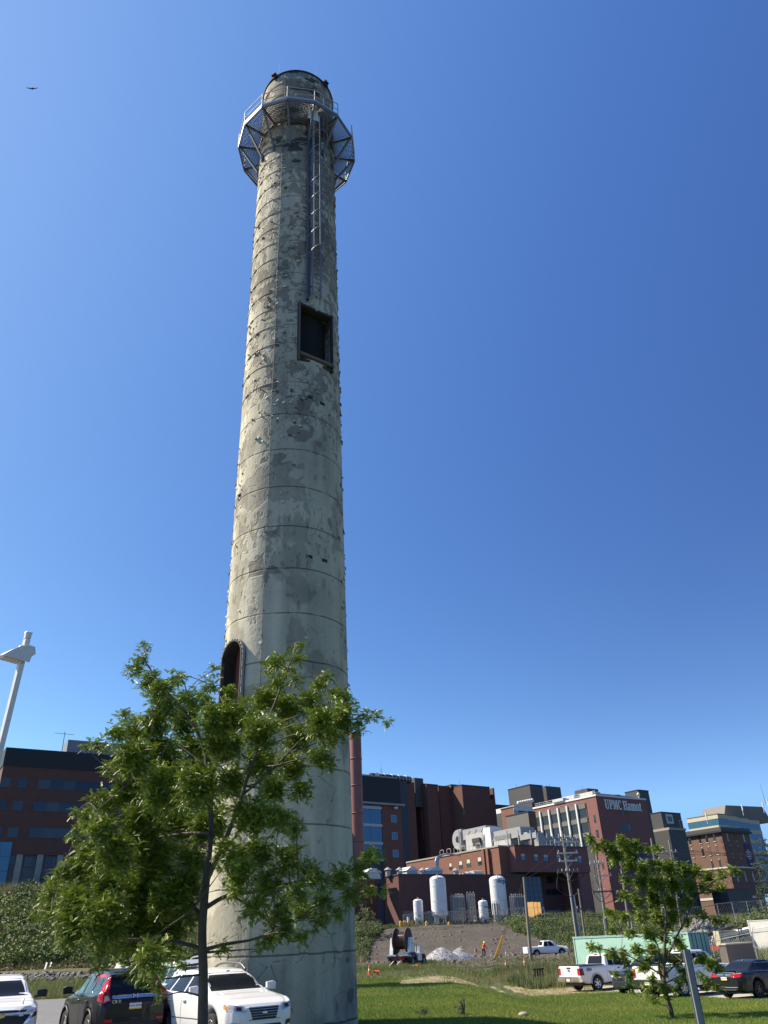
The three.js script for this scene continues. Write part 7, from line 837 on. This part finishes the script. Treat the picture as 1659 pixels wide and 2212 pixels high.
// ================= VEGETATION =================
function leafGeo(pairs, len, ll, lw) { // feathered leaf along +z, hanging slightly
  const P = [], I = []; const quad = (a, b, c, d) => { const k = P.length / 3; P.push(...a, ...b, ...c, ...d); I.push(k, k + 1, k + 2, k, k + 2, k + 3); };
  for (let i = 0; i < pairs; i++) { const z = len * (0.15 + 0.85 * i / pairs), y = -len * 0.22 * (i / pairs) ** 2, t = ll * (1 - 0.35 * (i / pairs)); for (const s of [-1, 1]) { const dx = s * t, dz = t * 0.45, w = lw / 2; quad([0, y, z], [dx * 0.35, y - 0.002, z + dz * 0.35 - w], [dx * 0.8, y - t * 0.16, z + dz * 0.8 - w * 0.8], [dx, y - t * 0.25, z + dz]); quad([0, y, z], [dx, y - t * 0.25, z + dz], [dx * 0.75, y - t * 0.12, z + dz * 0.75 + w * 0.8], [dx * 0.3, y + 0.002, z + dz * 0.3 + w]); } }
  quad([-0.0015, 0, 0], [0.0015, 0, 0], [0.001, -len * 0.2, len], [-0.001, -len * 0.2, len]);
  const g = new THREE.BufferGeometry(); g.setAttribute('position', new THREE.Float32BufferAttribute(P, 3)); g.setIndex(I); const q = g.toNonIndexed(); q.computeVertexNormals(); return q;
}
const leafM = new THREE.MeshPhysicalMaterial({ color: 0xffffff, roughness: 0.42, transmission: 0.5, thickness: 0, side: THREE.DoubleSide, specularIntensity: 0.7 });
const barkT = tex(256, 256, (u, v) => { const k = 0.55 + 0.5 * fbm(u * 16, v * 3, 4) + 0.35 * (n1(u, v) - 0.5); return [0.115 * k, 0.095 * k, 0.08 * k]; });
const barkB = tex(256, 256, (u, v) => fbm(u * 18, v * 4, 4), false);
const barkM = new THREE.MeshStandardMaterial({ map: barkT, bumpMap: barkB, bumpScale: 0.02, roughness: 0.95 });
const barkLight = rough(0.13, 0.1, 0.075, 0.95, 3);
function limb(pts, r0, r1, n = 8) { // tapered tube
  const c = new THREE.CatmullRomCurve3(pts), seg = max(6, pts.length * 5), g = new THREE.TubeGeometry(c, seg, 1, n), p = g.attributes.position; for (let i = 0; i <= seg; i++) { const q = c.getPointAt(i / seg), r = lerp(r0, r1, (i / seg) ** 0.8); for (let j = 0; j <= n; j++) { const k = i * (n + 1) + j; p.setXYZ(k, q.x + (p.getX(k) - q.x) * r, q.y + (p.getY(k) - q.y) * r, q.z + (p.getZ(k) - q.z) * r); } } g.computeVertexNormals(); return g;
}
function locust(label, o) {
  reseed(o.seed); const base = o.base, T = thing('street_tree', label, 'tree', [base.x, base.y, base.z]), loc = (v) => v.clone().sub(base), d = -base.z;
  const P3 = (px, dz = 0) => loc(atD(px, d + dz));
  const mains = o.limbs.map(([pts, r0, r1, dz]) => { const q = pts.map((p, i) => P3(p, (dz ?? 0) * (i / max(1, pts.length - 1)))); return { q, r0, r1, c: new THREE.CatmullRomCurve3(q) }; });
  mains.forEach((m, i) => part(T, i ? 'limb' : 'trunk', limb(m.q, m.r0, m.r1, 10), barkM));
  const samples = []; mains.forEach((m) => { for (let i = 3; i <= 20; i++) samples.push([m.c.getPointAt(i / 20), lerp(m.r0, m.r1, i / 20), m]); });
  const twigs = [], mats = [], cols = []; const q0 = new THREE.Quaternion(), Z = V3(0, 0, 1), m4 = new THREE.Matrix4();
  const ppm = 1904 / d; // pixels per metre at the tree
  for (const [x, y, rp, dz0] of o.blobs) {
    const dz = dz0 ?? rr(o.dz0 ?? -1, 1) * o.depth * sqrt(max(0.1, 1 - ((x - o.cx) / o.rx) ** 2)), c = P3([x, y], dz), rad = rp / ppm;
    let best = null, bd = 1e9; for (const s of samples) { const e = s[0].distanceTo(c) + (s[0].y > c.y + rad * 0.5 ? 0.7 : 0); if (e < bd) { bd = e; best = s; } }
    const mid = best[0].clone().lerp(c, 0.5).add(V3(0, rr(-0.03, 0.12) * bd, 0)), br = clamp(0.012 + bd * 0.008, 0.008, best[1] * 0.7); if (bd > rad * 0.3) twigs.push(limb([best[0], mid, c.clone().add(V3(0, rr(0, 0.1) * rad, 0))], br, 0.006, 5));
    const K = max(3, Math.round(rad * rad * o.dens)); 
    for (let k = 0; k < K; k++) {
      const dir = V3(rr(-1, 1), rr(-0.75, 0.85), rr(-1, 1)).normalize(), st = c.clone().addScaledVector(V3(rr(-1, 1), rr(-1, 1), rr(-1, 1)), rad * 0.6), Ln = rad * rr(0.3, 0.8), en = st.clone().addScaledVector(dir, Ln).add(V3(0, -0.08 * Ln, 0));
      if (k % 5 === 0) twigs.push(rod(st, en, 0.004, 0.0025, 4)); const nL = max(3, Math.round(Ln / o.gap)); const tone = rnd();
      for (let i = 0; i < nL; i++) { const t = (i + rnd()) / nL, p = st.clone().lerp(en, t).add(V3(rr(-1, 1), rr(-1, 1), rr(-1, 1)).multiplyScalar(rad * 0.14)), az = rnd() * 2 * PI, out = V3(cos(az), rr(-0.55, 0.5), sin(az)).addScaledVector(dir, 0.7).normalize(); q0.setFromUnitVectors(Z, out); q0.multiply(new THREE.Quaternion().setFromAxisAngle(Z, rr(-0.7, 0.7))); const s = rr(0.65, 1.15) * o.leaf; m4.compose(p, q0, V3(s, s, s)); mats.push(m4.clone()); const y2 = clamp(tone * 0.6 + rr(0, 0.5), 0, 1), b = rr(0.75, 1.25); cols.push(col(lerp(o.c0[0], o.c1[0], y2) * b, lerp(o.c0[1], o.c1[1], y2) * b, lerp(o.c0[2], o.c1[2], y2) * b)); }
    }
  }
  const tw = part(T, 'twigs', twigs, barkLight); tw.userData.kind = 'stuff';
  const im = new THREE.InstancedMesh(o.geo, leafM, mats.length); mats.forEach((m, i) => { im.setMatrixAt(i, m); im.setColorAt(i, cols[i]); }); im.name = 'crown'; im.userData = { kind: 'stuff', label: 'feathery green leaves of the crown' }; T.add(im); console.log(label.slice(0, 30), mats.length);
  return T;
}
const leafA = leafGeo(8, 0.16, 0.032, 0.02), leafB = leafGeo(7, 0.18, 0.04, 0.026);
const c5 = crop(0, 2000, 2.37);
{
  const base = atD([437, 2300], 14.6); base.y = 0.1;
  const B = [[313, 1398, 16], [308, 1425, 20], [290, 1447, 24], [322, 1470, 28], [345, 1492, 30], [376, 1470, 22], [392, 1462, 14], [356, 1525, 40], [405, 1510, 26], [455, 1480, 26], [461, 1448, 13], [492, 1496, 24], [440, 1520, 30], [270, 1543, 20], [252, 1585, 26], [205, 1609, 18], [182, 1612, 10], [225, 1612, 14], [292, 1578, 40], [335, 1565, 40], [400, 1560, 48], [462, 1555, 44], [520, 1545, 40], [585, 1440, 22], [600, 1425, 22], [645, 1396, 16], [640, 1425, 20], [620, 1450, 22], [598, 1475, 24], [640, 1470, 16], [575, 1510, 38], [615, 1530, 40], [690, 1478, 26], [708, 1462, 16], [720, 1500, 20], [670, 1520, 34], [745, 1510, 24], [740, 1545, 36], [690, 1560, 40], [788, 1545, 18], [815, 1545, 14], [838, 1558, 13], [770, 1575, 20], [560, 1580, 44], [640, 1595, 44], [720, 1590, 26], [490, 1610, 48], [420, 1625, 50], [350, 1630, 50], [285, 1640, 46], [250, 1660, 30], [560, 1650, 46], [630, 1655, 40], [690, 1635, 30], [715, 1650, 16], [500, 1690, 50], [430, 1700, 52], [350, 1705, 52], [280, 1715, 48], [225, 1735, 36], [190, 1770, 30], [165, 1755, 16], [215, 1790, 32], [165, 1800, 18], [590, 1705, 36], [650, 1710, 28], [300, 1785, 52], [380, 1780, 52], [460, 1775, 48], [540, 1760, 44], [600, 1770, 34], [640, 1790, 22], [250, 1845, 46], [330, 1860, 54], [410, 1860, 48], [180, 1880, 42], [130, 1895, 30], [115, 1925, 26], [230, 1915, 50], [300, 1935, 54], [370, 1945, 48], [160, 1955, 42], [105, 1965, 30], [75, 1975, 16], [220, 1990, 50], [290, 2010, 54], [360, 2020, 44], [150, 2010, 36], [400, 1985, 36], [500, 1850, 40], [560, 1840, 40], [620, 1855, 34], [665, 1880, 30], [520, 1900, 36], [580, 1910, 36], [640, 1930, 30], [690, 1900, 26], [735, 1895, 26], [775, 1880, 26], [795, 1850, 20], [815, 1845, 16], [760, 1930, 26], [800, 1925, 18], [832, 1922, 10], [700, 1950, 30], [650, 1970, 30], [600, 1975, 32], [555, 1960, 30], [730, 1975, 18], [690, 1990, 22], [620, 2010, 26], [580, 2025, 24], [650, 2025, 18], [560, 2050, 14], [330, 2065, 34], [270, 2060, 34], [220, 2050, 30], [380, 2060, 24], [290, 2090, 22], [335, 2095, 20], [300, 2120, 14], [215, 2085, 14], [335, 2130, 14], [345, 2155, 12], [395, 2080, 14], [480, 2045, 18], [440, 1790, 40], [400, 1910, 40], [470, 1600, 40], [190, 1840, 30]];
  locust('broad green street tree with feathery leaves before the smokestack', { seed: 4242, base, geo: leafA, leaf: 0.76, gap: 0.03, dens: 1450, depth: 2.1, cx: 450, rx: 430, c0: [0.11, 0.19, 0.02], c1: [0.37, 0.46, 0.05], blobs: B,
    limbs: [[[[437, 2330], [438, 2212], [439, 2100], [437, 2010], [444, 1920], [450, 1860]], 0.095, 0.06], [[[450, 1862], [456, 1790], [452, 1700], [438, 1610], [400, 1540], [345, 1475], [308, 1420]], 0.055, 0.012, 0.4], [[[447, 1900], [475, 1840], [505, 1770], [535, 1680], [570, 1580], [605, 1490], [632, 1420]], 0.05, 0.012, -0.5], [[[440, 2052], [490, 2039], [548, 2029], [590, 2010]], 0.035, 0.012, -0.6], [[[446, 1960], [475, 1942], [505, 1932], [560, 1925], [640, 1905], [720, 1895], [800, 1860]], 0.04, 0.008, 0.3], [[[500, 1934], [542, 1960], [602, 2002], [640, 1985]], 0.022, 0.008, 0.4], [[[442, 1990], [400, 1935], [364, 1900], [308, 1910], [220, 1900], [140, 1900]], 0.04, 0.008, 0.8], [[[438, 2050], [380, 2035], [300, 2030], [196, 2022], [110, 1970]], 0.036, 0.008, -0.6], [[[452, 1740], [420, 1710], [360, 1700], [290, 1690], [210, 1750]], 0.03, 0.008, -1], [[[520, 1720], [590, 1660], [660, 1590], [730, 1545], [830, 1552]], 0.028, 0.007, 0.8], [[[450, 1660], [380, 1610], [300, 1590], [255, 1580], [190, 1610]], 0.026, 0.006, 1], [[[455, 1800], [400, 1800], [320, 1810], [230, 1800]], 0.03, 0.008, 1.6], [[[445, 1900], [420, 1960], [340, 2020], [300, 2080]], 0.025, 0.007, -1.6]] });
}
{
  const base = hit([1441, 2203]); base.y -= 0.02; const K = (x, y, r) => { const [a, b] = k5(x, y); return [a, b, r / 2.37 * 0.6636]; }, C = (x, y, r) => { const [a, b] = c2(x, y); return [a, b, r / 2.765 * 0.6636]; };
  const B = [C(885, 760, 35), C(905, 800, 40), C(935, 850, 40), C(1010, 830, 45), C(1080, 870, 55), C(1170, 790, 50), C(1200, 840, 60), C(1290, 830, 50), C(1340, 850, 40), C(1410, 870, 35), C(1480, 860, 35), C(1520, 870, 25), C(1130, 930, 60), C(1260, 930, 60),
    K(460, 10, 30), K(600, 40, 55), K(700, 60, 60), K(800, 40, 55), K(900, 60, 60), K(1000, 80, 60), K(1100, 90, 50), K(1200, 130, 50), K(1300, 110, 42), K(1390, 80, 32), K(1435, 100, 24), K(560, 150, 40), K(680, 170, 60), K(800, 170, 66), K(930, 190, 66), K(1050, 200, 56), K(1180, 210, 46), K(1300, 200, 36), K(560, 260, 30), K(520, 290, 24), K(650, 300, 50), K(780, 300, 66), K(900, 320, 60), K(1030, 330, 46), K(450, 420, 40), K(420, 390, 24), K(560, 440, 46), K(680, 430, 50), K(800, 430, 58), K(930, 440, 50), K(1150, 430, 40), K(1250, 470, 40), K(1330, 465, 30), K(1040, 480, 32), K(450, 540, 30), K(600, 560, 40), K(740, 570, 54), K(860, 590, 48), K(960, 620, 46), K(1000, 680, 32), K(300, 670, 32), K(350, 690, 26), K(450, 720, 46), K(550, 720, 40), K(650, 700, 46), K(780, 700, 54), K(720, 780, 40), K(560, 790, 32), K(480, 880, 26), K(600, 880, 34), K(700, 830, 40), K(950, 780, 46), K(1010, 850, 38), K(1150, 760, 38), K(1220, 800, 46), K(1280, 830, 38), K(1200, 950, 38), K(1260, 980, 32), K(1150, 900, 26), K(760, 930, 38), K(850, 980, 32), K(600, 980, 30), K(780, 1080, 32), K(860, 1040, 32), K(950, 1000, 30), K(980, 930, 30), K(720, 1010, 26), K(870, 720, 44), K(850, 850, 36), K(880, 500, 50)];
  const L = (pts) => pts.map(([x, y]) => k5(x, y));
  locust('small young street tree with airy yellow green leaves before the pickups', { seed: 99, base, geo: leafB, leaf: 0.95, gap: 0.036, dens: 1250, depth: 1.5, dz0: -0.4, cx: 1370, rx: 250, c0: [0.12, 0.21, 0.024], c1: [0.37, 0.46, 0.055], blobs: B,
    limbs: [[L([[925, 1290], [915, 1180], [885, 1070], [860, 960], [855, 850], [858, 720], [865, 580], [870, 420], [850, 300], [820, 160], [760, 40]]), 0.085, 0.012], [L([[870, 1000], [820, 850], [815, 690], [760, 560], [690, 430], [620, 260], [520, 60]]), 0.045, 0.01, 0.6], [L([[862, 800], [930, 640], [1000, 500], [1080, 340], [1180, 200], [1300, 130], [1430, 100]]), 0.04, 0.008, -0.6], [L([[860, 900], [700, 800], [560, 730], [440, 700], [300, 670]]), 0.03, 0.007, -0.8], [L([[870, 880], [960, 800], [1100, 760], [1230, 800], [1290, 830]]), 0.03, 0.007, 0.6], [L([[865, 600], [720, 520], [580, 440], [450, 410]]), 0.024, 0.006, 1], [L([[868, 520], [980, 470], [1120, 430], [1330, 465]]), 0.022, 0.006, -1], [L([[900, 1130], [820, 1110], [740, 1090]]), 0.018, 0.006], [L([[840, 260], [900, 140], [980, 40]]), 0.02, 0.006, 0.5]] });
}
{ // street tree standing behind the stack, it shades the lawn
  const base = V3(-5.6, hgt(-5.6, -52), -52), W = (x, y, dz) => { const v = V3(-5.6 + x, base.y + y, -52 + dz); v.project(camera); return [(v.x + 1) / 2 * 1659, (1 - v.y) / 2 * 2212]; }; reseed(31); const B = []; for (let i = 0; i < 60; i++) { const a = rnd() * 2 * PI, q = sqrt(rnd()) * 3, y = rr(3, 10); if (q > 3.2 - abs(y - 6) * 0.5) continue; const [px, py] = W(cos(a) * q, y, 0); B.push([px, py, rr(22, 32), sin(a) * q]); }
  locust('green street tree standing hidden behind the concrete smokestack', { seed: 8, base, geo: leafB, leaf: 1.6, gap: 0.1, dens: 160, depth: 2, cx: 600, rx: 400, c0: [0.09, 0.15, 0.018], c1: [0.25, 0.32, 0.035], blobs: B, limbs: [[[W(0, -0.1, 0), W(0.1, 2.5, 0), W(0, 5, 0), W(0.1, 8, 0)], 0.14, 0.03]] });
}
// clumps and tufts scattered over the ground
function clumpGeo(n, size, leaf, s) { reseed(s); const P = []; for (let i = 0; i < n; i++) { const v = V3(rr(-1, 1), rr(-0.5, 1), rr(-1, 1)); if (v.length() > 1) { i--; continue; } v.multiplyScalar(size); const a = V3(rr(-1, 1), rr(-0.4, 0.8), rr(-1, 1)).normalize().multiplyScalar(leaf), b = V3(rr(-1, 1), rr(-0.6, 0.6), rr(-1, 1)).normalize().multiplyScalar(leaf * 0.5), c = v.clone().add(a), l = v.clone().addScaledVector(a, 0.5).add(b), r = v.clone().addScaledVector(a, 0.5).sub(b); P.push(v.x, v.y, v.z, l.x, l.y, l.z, c.x, c.y, c.z, v.x, v.y, v.z, c.x, c.y, c.z, r.x, r.y, r.z); } const g = new THREE.BufferGeometry(); g.setAttribute('position', new THREE.Float32BufferAttribute(P, 3)); g.computeVertexNormals(); return g; }
function tuftGeo(n, h, spread, w, s) { reseed(s); const P = []; for (let i = 0; i < n; i++) { const a = rnd() * 2 * PI, x = rr(-1, 1) * spread, z = rr(-1, 1) * spread, hh = h * rr(0.55, 1), lx = rr(-0.45, 0.45) * hh, lz = rr(-0.45, 0.45) * hh, dx = cos(a) * w, dz = sin(a) * w; P.push(x - dx, 0, z - dz, x + dx, 0, z + dz, x + lx, hh, z + lz); } const g = new THREE.BufferGeometry(); g.setAttribute('position', new THREE.Float32BufferAttribute(P, 3)); g.computeVertexNormals(); return g; }
const bladeM = new THREE.MeshPhysicalMaterial({ color: 0xffffff, roughness: 0.75, transmission: 0.25, thickness: 0, side: THREE.DoubleSide });
function scatter(name, label, cat, geo, n, where, size, c0, c1, s) { reseed(s); const ms = [], cs = [], m4 = new THREE.Matrix4(); let tries = 0; while (ms.length < n && tries++ < n * 20) { const p = where(); if (!p) continue; const [x, z, k] = p, sc = rr(size[0], size[1]) * (k ?? 1); m4.compose(V3(x, hgt(x, z) + (p[3] ?? 0), z), new THREE.Quaternion().setFromAxisAngle(UP, rnd() * 6.3), V3(sc, sc * rr(0.8, 1.2), sc)); ms.push(m4.clone()); const t = clamp(fbm(x * 0.35 + 11, z * 0.35, 3) * 2 - 0.5 + rr(-0.2, 0.2), 0, 1), b = rr(0.8, 1.2); cs.push(col(lerp(c0[0], c1[0], t) * b, lerp(c0[1], c1[1], t) * b, lerp(c0[2], c1[2], t) * b)); } const im = new THREE.InstancedMesh(geo, bladeM, ms.length); ms.forEach((m, i) => { im.setMatrixAt(i, m); im.setColorAt(i, cs[i]); }); im.name = name; scene.add(im); tag(im, label, cat, null, 'stuff'); console.log(name, ms.length); return im; }
const clumpS = clumpGeo(170, 0.8, 0.2, 3), tuftT = tuftGeo(26, 0.75, 0.35, 0.02, 5), tuftL = tuftGeo(14, 0.085, 0.13, 0.006, 6), weedG = clumpGeo(34, 0.4, 0.17, 9);
scatter('hillside_scrub', 'dense green scrub covering the hill below the office block', 'scrub', clumpS, 3000, () => { const x = rr(-72, -9), d = rr(84, 121); if (d > 119 - 6 * vn(x * 0.2, 3) && x < -30 && rnd() < 0.7) return null; if (fbm(x * 0.12 + 5, d * 0.12, 3) < 0.44) return null; return [x, -d, 1, 0.2]; }, [0.45, 1.9], [0.045, 0.09, 0.016], [0.16, 0.2, 0.035], 21);
scatter('hillside_grass', 'tall dry grass among the scrub on the hill', 'long grass', tuftT, 5200, () => { const x = rr(-75, -9), d = rr(82, 126); return [x, -d, d > 112 ? 1.5 : 1]; }, [0.9, 1.7], [0.1, 0.15, 0.035], [0.3, 0.25, 0.12], 22);
scatter('orange_weeds', 'rusty orange and green weeds at the foot of the hill', 'weeds', weedG, 900, () => [rr(-50, -14), rr(-84, -77), 1, 0.1], [0.6, 1.2], [0.07, 0.1, 0.02], [0.26, 0.09, 0.03], 23);
scatter('verge_grass', 'long seeding grass between the kerb and the dug soil', 'long grass', tuftT, 3600, () => [rr(-48, -9), rr(-66.5, -51.2)], [0.5, 0.95], [0.13, 0.2, 0.035], [0.3, 0.29, 0.11], 24);
scatter('bluff_scrub', 'green scrub and bushes along the bluff under the tanks', 'scrub', clumpS, 3400, () => { const x = rr(-12, 48), d = rr(119, 152); const onSlope = x > -5.5 && x < 21 && d < 141.5 + 3 * sin((x + 6) / 28 * PI) - 16 * sm(13.5, 21.5, x) - 14 * sm(-3, -6.5, x); if (onSlope) return null; if (x > -4 && x < 18 && d > 146.5) return null; if (x > 24 && rnd() < 0.35) return null; if (d > 147 && rnd() < 0.8) return null; return [x, -d, x > -4 && x < 17 ? 0.4 : 1, 0.1]; }, [0.5, 1.15], [0.045, 0.09, 0.015], [0.13, 0.18, 0.03], 25);
scatter('bluff_grass', 'pale tall grass on the bluff below the poles', 'long grass', tuftT, 4200, () => { const x = rr(-11, 60), d = rr(112, 152); if (x > -5.5 && x < 20 && d < 139) return null; if (x > -4.5 && x < 18) return rnd() < 0.3 ? [x, -d, 0.4] : null; return [x, -d]; }, [0.9, 1.8], [0.09, 0.13, 0.03], [0.26, 0.24, 0.11], 26);
scatter('site_grass', 'rough long grass round the reel truck and the building site', 'long grass', tuftT, 4200, () => { const x = rr(-7, 20), d = rr(62.5, 92); if (d > 81 && x > 3 && rnd() < 0.75) return null; if (d < 70 && rnd() < 0.5) return null; return [x, -d, d > 78 ? 1 : 0.6]; }, [0.35, 0.75], [0.12, 0.18, 0.03], [0.28, 0.26, 0.1], 27);
scatter('yard_grass', 'long pale grass behind the yard fence and round the container', 'long grass', tuftT, 2400, () => [rr(8, 40), rr(-84, -59)], [0.6, 1.2], [0.09, 0.13, 0.03], [0.24, 0.22, 0.09], 28);
scatter('lawn_grass', 'short mown grass blades of the lawn', 'grass', tuftL, 85000, () => { const d = 21 + 41 * rnd() ** 1.4, x = rr(-3.2, 18), e = patchFront;  if (x > e[0].x) for (let i = 0; i < e.length - 1; i++) if (x >= e[i].x && x <= e[i + 1].x && -d < lerp(e[i].z, e[i + 1].z, (x - e[i].x) / (e[i + 1].x - e[i].x)) - 0.1 + 0.3 * rnd()) return null; if (d > 49.5 && x > -0.5 && rnd() < 0.96) return null; return [x, -d, d > 45 ? 1.5 : 1]; }, [0.7, 1.25], [0.14, 0.225, 0.02], [0.25, 0.29, 0.04], 29);
scatter('site_clods', 'brown clods and stones on the bare earth', 'earth clods', new THREE.IcosahedronGeometry(0.16, 0), 4200, () => { const x = rr(-6, 22), d = rr(88, 141); if (fbm(x * 0.4, d * 0.4, 3) < 0.42) return null; return [x, -d, rnd() < 0.06 ? 2.2 : 1]; }, [0.35, 1.1], [0.07, 0.055, 0.042], [0.17, 0.14, 0.11], 30);
scatter('soil_clods', 'dark clods on the ridge of dug soil', 'earth clods', new THREE.IcosahedronGeometry(0.2, 0), 1500, () => [rr(-46, -14), rr(-71.5, -67), 1, 0.12], [0.5, 1.7], [0.03, 0.025, 0.02], [0.06, 0.048, 0.038], 33);
function bush(name, label, cat, p, r, n, s, c0, c1, g0) { const g = thing(name, label, cat, [p.x, p.y, p.z]); reseed(s); const ms = [], cs = [], m4 = new THREE.Matrix4(); for (let i = 0; i < n; i++) { const v = V3(rr(-1, 1), rr(0, 1), rr(-1, 1)); if (v.length() > 1) { i--; continue; } const k = rr(0.5, 1.1) * (g0 ?? 1); m4.compose(V3(v.x * r[0], v.y * r[1] + r[1] * 0.15, v.z * r[0]), new THREE.Quaternion().setFromAxisAngle(UP, rnd() * 6), V3(k, k, k)); ms.push(m4.clone()); const t = rnd(); cs.push(col(lerp(c0[0], c1[0], t), lerp(c0[1], c1[1], t), lerp(c0[2], c1[2], t))); } for (let i = 0; i < 5; i++) part(g, 'stem', rod([rr(-0.1, 0.1), -0.2, rr(-0.1, 0.1)], [rr(-0.6, 0.6) * r[0], r[1] * 0.9, rr(-0.6, 0.6) * r[0]], 0.05, 0.015, 5), barkLight); const im = new THREE.InstancedMesh(weedG, bladeM, n); ms.forEach((m, i) => { im.setMatrixAt(i, m); im.setColorAt(i, cs[i]); }); im.name = 'foliage'; im.userData.kind = 'stuff'; g.add(im); }
{ const p = atD(k4(140, 370), 137); p.y = hgt(p.x, p.z); bush('bluff_shrub', 'pale green shrub at the corner of the maroon building', 'shrub', p, [2.6, 4.2], 90, 41, [0.1, 0.15, 0.04], [0.2, 0.24, 0.08]); const q = atD([1650, 2015], 96); q.y = 2.2; const y0 = hgt(q.x, q.z); q.y = y0; bush('yard_bush', 'rounded green bush behind the white container', 'bush', q, [3.2, 3.4], 200, 42, [0.06, 0.1, 0.02], [0.13, 0.18, 0.03], 1.2); const t = atD([1668, 1900], 235); t.y = 4; bush('far_tree', 'dark green tree between the old brick building and the beige building', 'tree', t, [5, 17], 420, 43, [0.02, 0.045, 0.012], [0.045, 0.08, 0.02], 2); }
// weeds and a few bits in the lawn
for (const [x, y, h, lab] of [[1150 + 842 / 2.37, 3150 + 375 / 2.37, 0.5, 'single tall dark weed standing in the lawn'], [1150 + 545 / 2.37, 3150 + 372 / 2.37, 0.2, 'dark leafy weed clump low in the lawn']]) { const p = hit([x * 0.6636, y * 0.6636]); bush('lawn_weed', lab, 'weed', p, [0.22, h], 10, 51, [0.02, 0.035, 0.01], [0.05, 0.07, 0.02], 0.3); }
{ const p = hit([(1150 + 1315 / 2.37) * 0.6636, (3150 + 382 / 2.37) * 0.6636]); solo('field_stone', new THREE.IcosahedronGeometry(0.14, 1).scale(1.3, 0.7, 1).translate(p.x, p.y + 0.06, p.z), rough(0.4, 0.33, 0.25), 'pale stone lying in the lawn', 'stone'); }

shade(scene);
renderer.setSize(768, 1024);
renderer.render(scene, camera);
